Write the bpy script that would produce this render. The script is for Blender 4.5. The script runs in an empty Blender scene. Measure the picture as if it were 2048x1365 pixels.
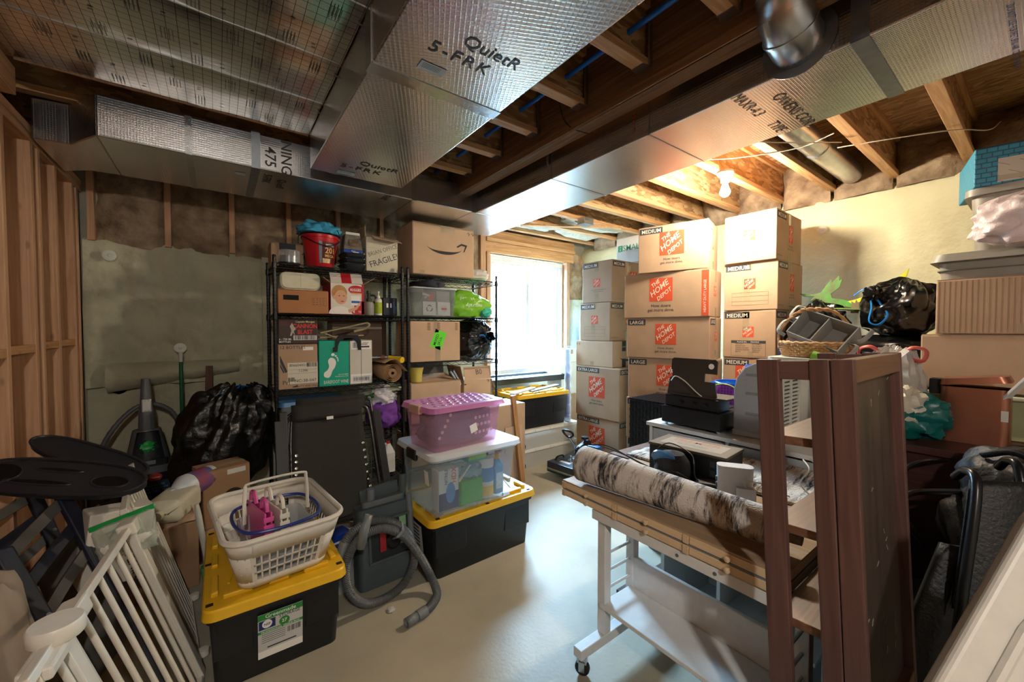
import bpy, bmesh, math, random
from math import sin, cos, pi, radians as R, sqrt, atan2
from mathutils import Vector as V, Matrix, Euler, noise as N
random.seed(7)
S = bpy.context.scene
COL = S.collection
# ---------------------------------------------------------------- camera, world, light, exposure
CAMH, YAW, PITCH, FPX = 1.40, R(36.5), R(1.6), 796.0
cd = bpy.data.cameras.new('camera'); cam = bpy.data.objects.new('camera', cd); COL.objects.link(cam)
cd.sensor_width = 36.0; cd.lens = FPX/2048*36; cd.clip_start = 0.02
cam.location = (0, 0, CAMH); cam.rotation_euler = (pi/2-PITCH, 0, -YAW); S.camera = cam
S.view_settings.view_transform = 'Standard'; S.view_settings.look = 'None'
S.view_settings.gamma = 1.0; S.view_settings.use_curve_mapping = False
S.view_settings.exposure = 1.22
wd = bpy.data.worlds.new('daylight'); S.world = wd; wd.use_nodes = True
bg = wd.node_tree.nodes['Background']; bg.inputs[0].default_value = (0.44, 0.72, 1.0, 1); bg.inputs[1].default_value = 130.0
S.cycles.max_bounces = 8; S.cycles.diffuse_bounces = 4; S.cycles.glossy_bounces = 4
S.cycles.transparent_max_bounces = 14; S.cycles.transmission_bounces = 8
S.cycles.caustics_reflective = False; S.cycles.caustics_refractive = False
S.cycles.sample_clamp_indirect = 6.0
def lamp(name, kind, loc, energy, color, **kw):
    l = bpy.data.lights.new(name, kind); l.energy = energy; l.color = color
    for k, v in kw.items(): setattr(l, k, v)
    o = bpy.data.objects.new(name, l); COL.objects.link(o); o.location = loc
    return o
pl = lamp('window_portal', 'AREA', (3.25, 4.16, 1.55), 1, (1, 1, 1), shape='RECTANGLE', size=1.15, size_y=1.46)
pl.rotation_euler = (-pi/2, 0, 0); pl.data.cycles.is_portal = True
BULB = (3.07, 1.47, 2.45)
BULB_W, FILL_BULB_W = 120, 112
# ---------------------------------------------------------------- helpers: pixel of the photo -> point in the room
def ray(u, v):
    t = (u-1024)/FPX; s = (v-682.5)/FPX
    f = cos(PITCH)-s*sin(PITCH); dz = -sin(PITCH)-s*cos(PITCH)
    return V((sin(YAW)*f+cos(YAW)*t, cos(YAW)*f-sin(YAW)*t, dz))
O = V((0, 0, CAMH))
def aZ(u, v, z): d = ray(u, v); return O+d*((z-CAMH)/d.z)
def aY(u, v, y): d = ray(u, v); return O+d*(y/d.y)
def aX(u, v, x): d = ray(u, v); return O+d*(x/d.x)
def aD(u, v, k): return O+ray(u, v)*k
# ---------------------------------------------------------------- materials
MT = {}
def hexc(h):
    h = h.lstrip('#'); c = [int(h[i:i+2], 16)/255 for i in (0, 2, 4)]
    return tuple((x/12.92 if x <= .04045 else ((x+.055)/1.055)**2.4) for x in c)
def mat(name, col, rough=.6, metal=0, var=0, scale=8, bump=0, bscale=40, trans=0, alpha=1, stretch=None, col2=None,
        emit=0, coat=0, detail=4, bdist=.01, spec=.5, sss=0, ior=1.45):
    if name in MT: return MT[name]
    m = bpy.data.materials.new(name); m.use_nodes = True; nt = m.node_tree; b = nt.nodes['Principled BSDF']
    if isinstance(col, str): col = hexc(col)
    if isinstance(col2, str): col2 = hexc(col2)
    b.inputs['Base Color'].default_value = (*col, 1); b.inputs['Roughness'].default_value = rough
    b.inputs['Metallic'].default_value = metal; b.inputs['Specular IOR Level'].default_value = spec
    b.inputs['Transmission Weight'].default_value = trans; b.inputs['Alpha'].default_value = alpha
    b.inputs['IOR'].default_value = ior
    b.inputs['Coat Weight'].default_value = coat
    if emit: b.inputs['Emission Color'].default_value = (*col, 1); b.inputs['Emission Strength'].default_value = emit
    vec = None
    if var or bump or col2:
        tc = nt.nodes.new('ShaderNodeTexCoord'); mp = nt.nodes.new('ShaderNodeMapping')
        nt.links.new(tc.outputs['Object'], mp.inputs[0]); vec = mp.outputs[0]
        if stretch: mp.inputs['Scale'].default_value = stretch
    if var or col2:
        n = nt.nodes.new('ShaderNodeTexNoise'); n.inputs['Scale'].default_value = scale; n.inputs['Detail'].default_value = detail
        nt.links.new(vec, n.inputs[0])
        cr = nt.nodes.new('ShaderNodeValToRGB'); nt.links.new(n.outputs[0], cr.inputs[0])
        a = col2 if col2 else tuple(max(0, c*(1-var)) for c in col)
        bb = col if col2 else tuple(min(1, c*(1+var)) for c in col)
        cr.color_ramp.elements[0].position = .3; cr.color_ramp.elements[1].position = .7
        cr.color_ramp.elements[0].color = (*a, 1); cr.color_ramp.elements[1].color = (*bb, 1)
        nt.links.new(cr.outputs[0], b.inputs['Base Color'])
    if bump:
        n2 = nt.nodes.new('ShaderNodeTexNoise'); n2.inputs['Scale'].default_value = bscale; n2.inputs['Detail'].default_value = 5
        nt.links.new(vec, n2.inputs[0])
        bp = nt.nodes.new('ShaderNodeBump'); bp.inputs['Strength'].default_value = bump; bp.inputs['Distance'].default_value = bdist
        nt.links.new(n2.outputs[0], bp.inputs['Height']); nt.links.new(bp.outputs[0], b.inputs['Normal'])
    MT[name] = m; return m
def nodes_of(m): return m.node_tree, m.node_tree.nodes['Principled BSDF']
def wood(name, c1, c2, rough=.65, axis='Z', scale=3.0, dirt=0):
    if name in MT: return MT[name]
    m = mat(name, c1, rough); nt, b = nodes_of(m)
    tc = nt.nodes.new('ShaderNodeTexCoord'); mp = nt.nodes.new('ShaderNodeMapping'); nt.links.new(tc.outputs['Object'], mp.inputs[0])
    st = {'X': (.6, 14, 14), 'Y': (14, .6, 14), 'Z': (14, 14, .6)}[axis]; mp.inputs['Scale'].default_value = st
    n = nt.nodes.new('ShaderNodeTexNoise'); n.inputs['Scale'].default_value = scale; n.inputs['Detail'].default_value = 6; n.inputs['Distortion'].default_value = 1.2
    nt.links.new(mp.outputs[0], n.inputs[0])
    cr = nt.nodes.new('ShaderNodeValToRGB'); nt.links.new(n.outputs[0], cr.inputs[0])
    cr.color_ramp.elements[0].position = .3; cr.color_ramp.elements[1].position = .72
    cr.color_ramp.elements[0].color = (*hexc(c2), 1); cr.color_ramp.elements[1].color = (*hexc(c1), 1)
    out = cr.outputs[0]
    if dirt:
        mp2 = nt.nodes.new('ShaderNodeMapping'); nt.links.new(tc.outputs['Object'], mp2.inputs[0])
        mp2.inputs['Scale'].default_value = {'X': (.35, 1, 1), 'Y': (1, .35, 1), 'Z': (1, 1, .35)}[axis]
        v = nt.nodes.new('ShaderNodeTexVoronoi'); v.inputs['Scale'].default_value = 14; nt.links.new(mp2.outputs[0], v.inputs['Vector'])
        c2r = nt.nodes.new('ShaderNodeValToRGB'); nt.links.new(v.outputs['Distance'], c2r.inputs[0])
        c2r.color_ramp.elements[0].position = .06; c2r.color_ramp.elements[1].position = .14
        c2r.color_ramp.elements[0].color = (.28, .28, .28, 1); c2r.color_ramp.elements[1].color = (1, 1, 1, 1)
        mx = nt.nodes.new('ShaderNodeMix'); mx.data_type = 'RGBA'; mx.blend_type = 'MULTIPLY'; mx.inputs[0].default_value = dirt
        nt.links.new(out, mx.inputs[6]); nt.links.new(c2r.outputs[0], mx.inputs[7]); out = mx.outputs[2]
    nt.links.new(out, b.inputs['Base Color'])
    bp = nt.nodes.new('ShaderNodeBump'); bp.inputs['Strength'].default_value = .15; bp.inputs['Distance'].default_value = .004
    nt.links.new(n.outputs[0], bp.inputs['Height']); nt.links.new(bp.outputs[0], b.inputs['Normal'])
    return m
def osb(name, c1, c2, c3, axis='X'):
    m = mat(name, c1, .75); nt, b = nodes_of(m)
    tc = nt.nodes.new('ShaderNodeTexCoord'); mp = nt.nodes.new('ShaderNodeMapping'); nt.links.new(tc.outputs['Object'], mp.inputs[0])
    mp.inputs['Scale'].default_value = {'X': (9, 30, 30), 'Y': (30, 9, 30)}[axis]
    n0 = nt.nodes.new('ShaderNodeTexNoise'); n0.inputs['Scale'].default_value = .5; nt.links.new(mp.outputs[0], n0.inputs[0])
    ad = nt.nodes.new('ShaderNodeVectorMath'); ad.operation = 'MULTIPLY_ADD'; nt.links.new(n0.outputs['Color'], ad.inputs[0])
    ad.inputs[1].default_value = (3, 3, 3); nt.links.new(mp.outputs[0], ad.inputs[2])
    v = nt.nodes.new('ShaderNodeTexVoronoi'); v.inputs['Scale'].default_value = 1.3; nt.links.new(ad.outputs[0], v.inputs['Vector'])
    cr = nt.nodes.new('ShaderNodeValToRGB'); sp = nt.nodes.new('ShaderNodeSeparateColor')
    nt.links.new(v.outputs['Color'], sp.inputs[0]); nt.links.new(sp.outputs[0], cr.inputs[0])
    cr.color_ramp.elements[0].color = (*hexc(c2), 1); cr.color_ramp.elements[1].color = (*hexc(c1), 1)
    e = cr.color_ramp.elements.new(.5); e.color = (*hexc(c3), 1)
    nt.links.new(cr.outputs[0], b.inputs['Base Color'])
    bp = nt.nodes.new('ShaderNodeBump'); bp.inputs['Strength'].default_value = .25; bp.inputs['Distance'].default_value = .003
    nt.links.new(sp.outputs[1], bp.inputs['Height']); nt.links.new(bp.outputs[0], b.inputs['Normal'])
    return m
def foil(name, col, rough, grid=90, diag=False, lines=0, warp=.25, metal=1.0, bstr=.35):
    """foil facing with a woven scrim pressed into it"""
    m = mat(name, col, rough, metal); nt, b = nodes_of(m)
    tc = nt.nodes.new('ShaderNodeTexCoord')
    hs = []
    for k in range(3):
        mp = nt.nodes.new('ShaderNodeMapping'); nt.links.new(tc.outputs['Object'], mp.inputs[0])
        w = nt.nodes.new('ShaderNodeTexWave'); w.inputs['Scale'].default_value = 2*pi/20/grid; w.wave_profile = 'SIN'
        w.bands_direction = 'XYZ'[k]; w.inputs['Distortion'].default_value = .4; w.inputs['Detail'].default_value = 0
        nt.links.new(mp.outputs[0], w.inputs[0])
        if diag: mp.inputs['Rotation'].default_value = (0, 0, R(25))
        p = nt.nodes.new('ShaderNodeMath'); p.operation = 'POWER'; p.inputs[1].default_value = 5; nt.links.new(w.outputs['Fac'], p.inputs[0]); hs.append(p.outputs[0])
    a = nt.nodes.new('ShaderNodeMath'); a.operation = 'MAXIMUM'; nt.links.new(hs[0], a.inputs[0]); nt.links.new(hs[1], a.inputs[1])
    a2 = nt.nodes.new('ShaderNodeMath'); a2.operation = 'MAXIMUM'; nt.links.new(a.outputs[0], a2.inputs[0]); nt.links.new(hs[2], a2.inputs[1])
    n = nt.nodes.new('ShaderNodeTexNoise'); n.inputs['Scale'].default_value = 6; n.inputs['Detail'].default_value = 3
    nt.links.new(tc.outputs['Object'], n.inputs[0])
    bp = nt.nodes.new('ShaderNodeBump'); bp.inputs['Strength'].default_value = bstr; bp.inputs['Distance'].default_value = .0012
    nt.links.new(a2.outputs[0], bp.inputs['Height'])
    b2 = nt.nodes.new('ShaderNodeBump'); b2.inputs['Strength'].default_value = warp; b2.inputs['Distance'].default_value = .02
    nt.links.new(n.outputs[0], b2.inputs['Height']); nt.links.new(b2.outputs[0], bp.inputs['Normal'])
    nt.links.new(bp.outputs[0], b.inputs['Normal'])
    n3 = nt.nodes.new('ShaderNodeTexNoise'); n3.inputs['Scale'].default_value = 2.5; nt.links.new(tc.outputs['Object'], n3.inputs[0])
    mr = nt.nodes.new('ShaderNodeMapRange'); mr.inputs['To Min'].default_value = rough*.75; mr.inputs['To Max'].default_value = rough*1.3
    nt.links.new(n3.outputs[0], mr.inputs[0]); nt.links.new(mr.outputs[0], b.inputs['Roughness'])
    if lines:
        br = nt.nodes.new('ShaderNodeTexBrick'); br.inputs['Scale'].default_value = 1; br.offset = 0
        br.inputs['Brick Width'].default_value = lines; br.inputs['Row Height'].default_value = lines; br.inputs['Mortar Size'].default_value = .0011
        br.inputs['Color1'].default_value = (*col, 1); br.inputs['Color2'].default_value = (*col, 1); br.inputs['Mortar'].default_value = (.12, .11, .1, 1)
        nt.links.new(tc.outputs['Object'], br.inputs[0]); nt.links.new(br.outputs[0], b.inputs['Base Color'])
    return m
def card(name, c, v=.08):
    m = mat(name, c, .82, var=v, scale=5); nt, b = nodes_of(m)
    tc = nt.nodes.new('ShaderNodeTexCoord'); w = nt.nodes.new('ShaderNodeTexWave'); w.inputs['Scale'].default_value = 55
    w.bands_direction = 'X'; nt.links.new(tc.outputs['Object'], w.inputs[0])
    bp = nt.nodes.new('ShaderNodeBump'); bp.inputs['Strength'].default_value = .06; bp.inputs['Distance'].default_value = .002
    nt.links.new(w.outputs['Fac'], bp.inputs['Height']); nt.links.new(bp.outputs[0], b.inputs['Normal'])
    return m
def plastic(name, c, rough=.38, alpha=1, bump=0): return mat(name, c, rough, var=.04, scale=30, bump=bump, bscale=120, alpha=alpha)
def clearp(name, c, keep=.25, rough=.12):
    """thin clear plastic: light passes straight through, part of it is tinted and scattered by the sheet"""
    m = bpy.data.materials.new(name); m.use_nodes = True; nt = m.node_tree; nt.nodes.clear()
    o = nt.nodes.new('ShaderNodeOutputMaterial'); t = nt.nodes.new('ShaderNodeBsdfTransparent'); p = nt.nodes.new('ShaderNodeBsdfPrincipled')
    if isinstance(c, str): c = hexc(c)
    p.inputs['Base Color'].default_value = (*c, 1); p.inputs['Roughness'].default_value = rough
    t.inputs[0].default_value = tuple(.55+.45*x for x in c)+(1,)
    fr = nt.nodes.new('ShaderNodeLayerWeight'); fr.inputs[0].default_value = .25
    mr = nt.nodes.new('ShaderNodeMapRange'); mr.inputs['To Min'].default_value = keep; mr.inputs['To Max'].default_value = min(1, keep+.35)
    nt.links.new(fr.outputs['Facing'], mr.inputs[0])
    mx = nt.nodes.new('ShaderNodeMixShader'); nt.links.new(mr.outputs[0], mx.inputs[0]); nt.links.new(t.outputs[0], mx.inputs[1]); nt.links.new(p.outputs[0], mx.inputs[2])
    nt.links.new(mx.outputs[0], o.inputs[0]); MT[name] = m; return m
# ---------------------------------------------------------------- mesh builder
class MB:
    def __init__(s): s.v = []; s.f = []
    def add(s, vs, fs):
        n = len(s.v); s.v += [tuple(x) for x in vs]; s.f += [tuple(i+n for i in f) for f in fs]; return s
    def box(s, x0, x1, y0, y1, z0, z1, M=None):
        vs = [V((x, y, z)) for z in (z0, z1) for y in (y0, y1) for x in (x0, x1)]
        if M: vs = [M@q for q in vs]
        return s.add(vs, [(0, 2, 3, 1), (4, 5, 7, 6), (0, 1, 5, 4), (1, 3, 7, 5), (3, 2, 6, 7), (2, 0, 4, 6)])
    def taper(s, b0, b1, z0, z1, y0=None, y1=None, ybot=None, ytop=None):
        """frustum: b=(hx,hy) half sizes"""
        vs = [V((sx*b[0], sy*b[1], z)) for b, z in ((b0, z0), (b1, z1)) for sy in (-1, 1) for sx in (-1, 1)]
        return s.add(vs, [(0, 2, 3, 1), (4, 5, 7, 6), (0, 1, 5, 4), (1, 3, 7, 5), (3, 2, 6, 7), (2, 0, 4, 6)])
    def bar(s, p, q, w, h, up=(0, 0, 1)):
        """bar of section w (sideways) x h (along up) from p to q"""
        p = V(p); q = V(q); d = (q-p).normalized(); up = V(up)
        sd = d.cross(up)
        if sd.length < 1e-4: sd = d.cross(V((1, 0, 0)))
        sd.normalize(); uu = sd.cross(d)
        vs = [c+sd*(a*w/2)+uu*(b*h/2) for c in (p, q) for b in (-1, 1) for a in (-1, 1)]
        return s.add(vs, [(0, 2, 3, 1), (4, 5, 7, 6), (0, 1, 5, 4), (1, 3, 7, 5), (3, 2, 6, 7), (2, 0, 4, 6)])
    def tube(s, pts, r, n=8, closed=False, cap=True, ell=1.0):
        pts = [V(p) for p in pts]; k = len(pts); rs = r if isinstance(r, (list, tuple)) else [r]*k
        nrm = None; rings = []
        for i, p in enumerate(pts):
            a = pts[(i-1) % k] if (closed or i > 0) else p; b = pts[(i+1) % k] if (closed or i < k-1) else p
            d = (b-a).normalized()
            if nrm is None: nrm = d.orthogonal().normalized()
            nrm = (nrm-d*nrm.dot(d))
            if nrm.length < 1e-5: nrm = d.orthogonal()
            nrm.normalize(); bi = d.cross(nrm)
            rings.append([p+nrm*(cos(2*pi*j/n)*rs[i])+bi*(sin(2*pi*j/n)*rs[i]*ell) for j in range(n)])
        vs = [q for rg in rings for q in rg]; fs = []
        for i in range(k if closed else k-1):
            i2 = (i+1) % k
            for j in range(n):
                fs.append((i*n+j, i*n+(j+1) % n, i2*n+(j+1) % n, i2*n+j))
        if cap and not closed: fs += [tuple(range(n-1, -1, -1)), tuple((k-1)*n+j for j in range(n))]
        return s.add(vs, fs)
    def lathe(s, prof, n=20, M=None, sx=1, sy=1):
        vs = []; fs = []; k = len(prof)
        for r, z in prof:
            for j in range(n):
                q = V((r*cos(2*pi*j/n)*sx, r*sin(2*pi*j/n)*sy, z)); vs.append(M@q if M else q)
        for i in range(k-1):
            for j in range(n): fs.append((i*n+j, i*n+(j+1) % n, (i+1)*n+(j+1) % n, (i+1)*n+j))
        if prof[0][0] > 1e-5: fs.append(tuple(range(n-1, -1, -1)))
        if prof[-1][0] > 1e-5: fs.append(tuple((k-1)*n+j for j in range(n)))
        return s.add(vs, fs)
    def cyl(s, p, q, r, n=14, r2=None): return s.tube([p, q], [r, r if r2 is None else r2], n)
    def prism(s, pts, z0, z1, M=None):
        """outline in xy pushed from z0 to z1"""
        k = len(pts); vs = [V((x, y, z)) for z in (z0, z1) for x, y in pts]
        if M: vs = [M@q for q in vs]
        return s.add(vs, [tuple(range(k-1, -1, -1)), tuple(range(k, 2*k))]+[(i, (i+1) % k, k+(i+1) % k, k+i) for i in range(k)])
    def rbox(s, hx, hy, z0, z1, r=.03, n=5, top=1.0, M=None, open_top=False, wall=0):
        """box with rounded vertical corners; half size at top scaled by top"""
        def ring(k, z, ins=0):
            out = []
            rr = max(r-ins, .004)
            for cx, cy, a0 in ((1, 1, 0), (-1, 1, pi/2), (-1, -1, pi), (1, -1, 3*pi/2)):
                for i in range(n+1):
                    a = a0+i/n*pi/2
                    out.append(V(((hx*k-ins-rr)*cx+rr*cos(a), (hy*k-ins-rr)*cy+rr*sin(a), z)))
            return out
        if not open_top: rings = [ring(1, z0), ring(top, z1)]
        else: rings = [ring(1, z0), ring(top, z1), ring(top, z1, wall), ring(1, z0+wall, wall)]
        vs = [q for g in rings for q in g]; m = len(rings[0]); fs = []
        for i in range(len(rings)-1):
            for j in range(m): fs.append((i*m+j, i*m+(j+1) % m, (i+1)*m+(j+1) % m, (i+1)*m+j))
        fs.append(tuple(range(m-1, -1, -1))); fs.append(tuple((len(rings)-1)*m+j for j in range(m)))
        if M: vs = [M@q for q in vs]
        return s.add(vs, fs)
    def grid(s, nx, ny, fn, flip=False):
        vs = [fn(i/nx, j/ny) for j in range(ny+1) for i in range(nx+1)]; w = nx+1
        fs = [(j*w+i, j*w+i+1, (j+1)*w+i+1, (j+1)*w+i) for j in range(ny) for i in range(nx)]
        if flip: fs = [f[::-1] for f in fs]
        return s.add(vs, fs)
    def mesh(s, name='mesh', smooth=False):
        me = bpy.data.meshes.new(name); me.from_pydata(s.v, [], s.f); me.update()
        bm = bmesh.new(); bm.from_mesh(me); bmesh.ops.recalc_face_normals(bm, faces=bm.faces); bm.to_mesh(me); bm.free()
        if smooth: me.polygons.foreach_set('use_smooth', [True]*len(me.polygons)); me.set_sharp_from_angle(angle=R(40))
        return me
    def obj(s, name, m, parent=None, smooth=False, bevel=0, seg=2, kind=None, solid=0):
        me = s.mesh(name, smooth); return mkobj(name, me, m, parent, bevel, seg, kind, solid)
def mkobj(name, me, m, parent=None, bevel=0, seg=2, kind=None, solid=0):
    o = bpy.data.objects.new(name, me); COL.objects.link(o)
    if m is not None and not me.materials: me.materials.append(m if not isinstance(m, str) else MT[m])
    if parent is not None: o.parent = parent
    if solid: b = o.modifiers.new('thickness', 'SOLIDIFY'); b.thickness = solid; b.offset = 0
    if bevel:
        b = o.modifiers.new('bevel', 'BEVEL'); b.width = bevel; b.segments = seg; b.limit_method = 'ANGLE'; b.angle_limit = R(40)
    if kind: o['kind'] = kind
    return o
def tag(o, label, cat, group=None):
    o['label'] = label; o['category'] = cat
    if group: o['group'] = group
    return o
def thing(name, label, cat, loc=(0, 0, 0), rz=0, group=None, rx=0, ry=0):
    o = bpy.data.objects.new(name, None); COL.objects.link(o); o.empty_display_size = .05
    o.location = loc; o.rotation_euler = (rx, ry, rz); return tag(o, label, cat, group)
def struct(o): o['kind'] = 'structure'; return o
def frame(o, origin, right, up):
    r = V(right).normalized(); u = V(up); u = (u-r*u.dot(r)).normalized(); n = r.cross(u)
    o.matrix_local = Matrix.Translation(V(origin))@Matrix((r, u, n)).transposed().to_4x4(); return o
def basis(origin, right, up):
    r = V(right).normalized(); u = V(up); u = (u-r*u.dot(r)).normalized(); n = r.cross(u)
    return Matrix.Translation(V(origin))@Matrix((r, u, n)).transposed().to_4x4()
# lettering -> flat mesh
def glyphs(s, size=1.0, bold=0, align='CENTER', squeeze=1.0, spacing=1.0):
    c = bpy.data.curves.new('lettering', 'FONT'); c.body = s; c.size = 1.0; c.resolution_u = 2; c.offset = bold; c.align_x = 'LEFT'; c.space_character = spacing
    o = bpy.data.objects.new('lettering', c); COL.objects.link(o)
    me = o.to_mesh(); vs = [V(v.co) for v in me.vertices]; fs = [tuple(p.vertices) for p in me.polygons]
    o.to_mesh_clear(); bpy.data.objects.remove(o); bpy.data.curves.remove(c)
    k = size/.7; vs = [V((v.x*k*squeeze, v.y*k, 0)) for v in vs]
    w = max([v.x for v in vs] or [0])
    if align == 'CENTER': vs = [V((v.x-w/2, v.y, 0)) for v in vs]
    if align == 'RIGHT': vs = [V((v.x-w, v.y, 0)) for v in vs]
    return vs, fs, w
def text(parent, name, s, size, m, origin, right, up=(0, 0, 1), rot=0, bold=.0, align='CENTER', fit=None, squeeze=1.0, lift=.0006, spacing=1.0):
    b = MB()
    for i, ln in enumerate(s.split('\n')):
        vs, fs, w = glyphs(ln, size, bold, align, squeeze, spacing)
        if fit and w > fit: vs = [V((v.x*fit/w, v.y, 0)) for v in vs]
        b.add([V((v.x, v.y-i*size*1.45, lift)) for v in vs], fs)
    o = mkobj(name, b.mesh(name), m, parent); o.matrix_local = basis(origin, right, up)@Matrix.Rotation(rot, 4, 'Z'); return o
def patch(parent, name, w, h, m, origin, right, up=(0, 0, 1), lift=.0003, thick=.0003, rot=0):
    b = MB().box(-w/2, w/2, -h/2, h/2, lift, lift+thick)
    o = b.obj(name, m, parent); o.matrix_local = basis(origin, right, up)@Matrix.Rotation(rot, 4, 'Z')
    return o
def shape(parent, name, pts, m, origin, right, up=(0, 0, 1), lift=.0006, thick=.0002):
    o = MB().prism(pts, lift, lift+thick).obj(name, m, parent); frame(o, origin, right, up); return o
def multi(parent, name, rects, m, origin, right, up=(0, 0, 1), lift=.0007, thick=.0002):
    """flat print made of many small rectangles (bar codes, rules)"""
    b = MB()
    for x0, x1, y0, y1 in rects: b.box(x0, x1, y0, y1, lift, lift+thick)
    o = b.obj(name, m, parent); frame(o, origin, right, up); return o
def barcode(w, h, n=26, x=0, y=0, seed=1):
    rr = random.Random(seed); out = []; c = x-w/2
    while c < x+w/2:
        a = rr.choice((.4, .7, 1.1))*w/n; out.append((c, min(c+a, x+w/2), y-h/2, y+h/2)); c += a+rr.choice((.4, .6, .9))*w/n
    return out
def curve(pts, n=6, closed=False):
    """smooth polyline through pts"""
    P = [V(p) for p in pts]; k = len(P); out = []
    for i in range(k if closed else k-1):
        p1, p2 = P[i], P[(i+1) % k]
        p0 = P[i-1] if (i > 0 or closed) else p1*2-p2; p3 = P[(i+2) % k] if (i < k-2 or closed) else p2*2-p1
        for j in range(n):
            t = j/n; out.append(.5*((2*p1)+(p2-p0)*t+(2*p0-5*p1+4*p2-p3)*t*t+(3*p1-p0-3*p2+p3)*t**3))
    if not closed: out.append(P[-1])
    return out
def blob(size, e=2.6, amp=.06, freq=3.0, seed=0, nu=40, nv=26, pleat=0, pn=22, flat=None, squash=None):
    """soft lump: superellipsoid with folds; pleat gathers the skin towards +z"""
    b = MB(); vs = []; fs = []; off = V((seed*7.3, seed*3.1, seed*1.7))
    for j in range(nv+1):
        ph = -pi/2+pi*j/nv
        for i in range(nu):
            th = 2*pi*i/nu
            d = V((cos(ph)*cos(th), cos(ph)*sin(th), sin(ph)))
            k = (abs(d.x)**e+abs(d.y)**e+abs(d.z)**e)**(-1/e); p = d*k
            q = 1+amp*(N.fractal(p*freq*.8+off, 1.2, 2.0, 2)*1.5+.18*N.noise(p*freq*3+off))
            if pleat:
                g = max(0, (d.z+.6)/1.6); q += pleat*g*g*sin(pn*th+3*N.noise(p*2+off))*max(0.0, 1-max(0, d.z-.9)*6)
            p = p*q
            p = V((p.x*size[0], p.y*size[1], p.z*size[2]))
            if squash: p = squash(p)
            if flat is not None and p.z < flat: p.z = flat+(p.z-flat)*.06
            vs.append(p)
    for j in range(nv):
        for i in range(nu): fs.append((j*nu+i, j*nu+(i+1) % nu, (j+1)*nu+(i+1) % nu, (j+1)*nu+i))
    return b.add(vs, fs)
def clone(root, loc=None, rz=None, label=None, group=None):
    def cp(o, par):
        c = o.copy(); COL.objects.link(c); c.parent = par
        for ch in [x for x in bpy.data.objects if x.parent == o and x is not c]: cp(ch, c)
        return c
    r = cp(root, None)
    if loc is not None: r.location = loc
    if rz is not None: r.rotation_euler[2] = rz
    if label: r['label'] = label
    if group: r['group'] = group
    return r
# ================================================================ materials of the shell
M_conc = mat('concrete', '#a29c8a', .52, var=.16, scale=2.2, bump=.12, bscale=60, detail=7, spec=.4)
M_fiber = mat('fiberglass', '#b5b096', .95, var=.24, scale=2.6, bump=.55, bscale=28, bdist=.012, detail=7)
M_fiberR = mat('fiberglass_yellow', '#dad2ac', .95, var=.10, scale=2.4, bump=.5, bscale=26, bdist=.012, detail=7)
M_batt = mat('brown_batt', '#ad967a', .97, col2='#6f5a48', scale=9, bump=.9, bscale=22, bdist=.02, detail=8)
M_stud = wood('fir_stud', '#d3a884', '#b48560', dirt=.55)
M_studY = wood('fir_plate', '#cf9d70', '#a87348', axis='Y', dirt=.4)
M_studX = wood('fir_flange', '#d6a878', '#a9784b', axis='X', dirt=.3)
M_beam = wood('laminated_beam', '#96704e', '#6a4a33', axis='Y')
M_osbX = osb('osb_web', '#c9a47a', '#8a6442', '#ab8459', 'X')
M_osb = osb('osb_deck', '#c29c72', '#846040', '#a57d55', 'Y')
M_galv = mat('galvanized', '#b9bcc0', .28, 1.0, var=.1, scale=14, bump=.1, bscale=9)
M_steel = mat('grey_strap', '#8f959c', .4, .9, var=.12, scale=20)
M_dry = mat('drywall', '#c9c4b8', .9, var=.05, scale=3)
M_vinyl = plastic('white_vinyl', '#e6e9ea', .35)
M_black_ink = mat('black_ink', '#1d1b1a', .7)
M_white_ink = mat('white_ink', '#f1eee8', .7)
M_red_ink = mat('red_ink', '#b3322c', .6)
M_blue_ink = mat('blue_ink', '#2d5fa8', .6)
# ================================================================ floor and walls
XL, XR, YB, YF = -.75, 4.25, 4.06, -2.6
struct(MB().box(XL-.35, XR+.25, YF-.2, YB+.25, -.12, 0).obj('floor', M_conc))
# back wall of poured concrete with the window opening
wb = MB()
wb.box(XL-.3, 2.62, YB, YB+.2, 0, 2.9); wb.box(3.88, XR+.2, YB, YB+.2, 0, 2.9); wb.box(2.62, 3.88, YB, YB+.2, 0, .80); wb.box(2.62, 3.88, YB, YB+.2, 2.32, 2.9)
wall_back = struct(wb.obj('wall_back', M_conc))
def lumpy(u, v, amp, f, seed): return amp*N.fractal(V((u*f, v*f, seed)), 1.0, 2.0, 5)
def blanket(name, m, x0, x1, y, z0, z1, parent, nx, nz, seed, amp=.028, topwave=.02, tuck=()):
    def fn(a, b):
        x = x0+(x1-x0)*a; z = z0+(z1-z0)*b
        e = 0
        if b > .93: e = (b-.93)/.07*.03
        t = sum(-.030*math.exp(-((x-tx)**2+(z-tz)**2)/.012) for tx, tz in tuck)
        if b > .98: z += topwave*N.noise(V((x*5, seed, 2)))
        return V((x, y-.045-lumpy(x, z, amp, 1.7, seed)-lumpy(x, z, amp*.35, 7, seed+3)+e-t, z))
    b = MB().grid(nx, nz, fn)
    b.box(x0, x1, y-.012, y, z0, z1)
    return b.obj(name, m, parent, smooth=True)
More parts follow.
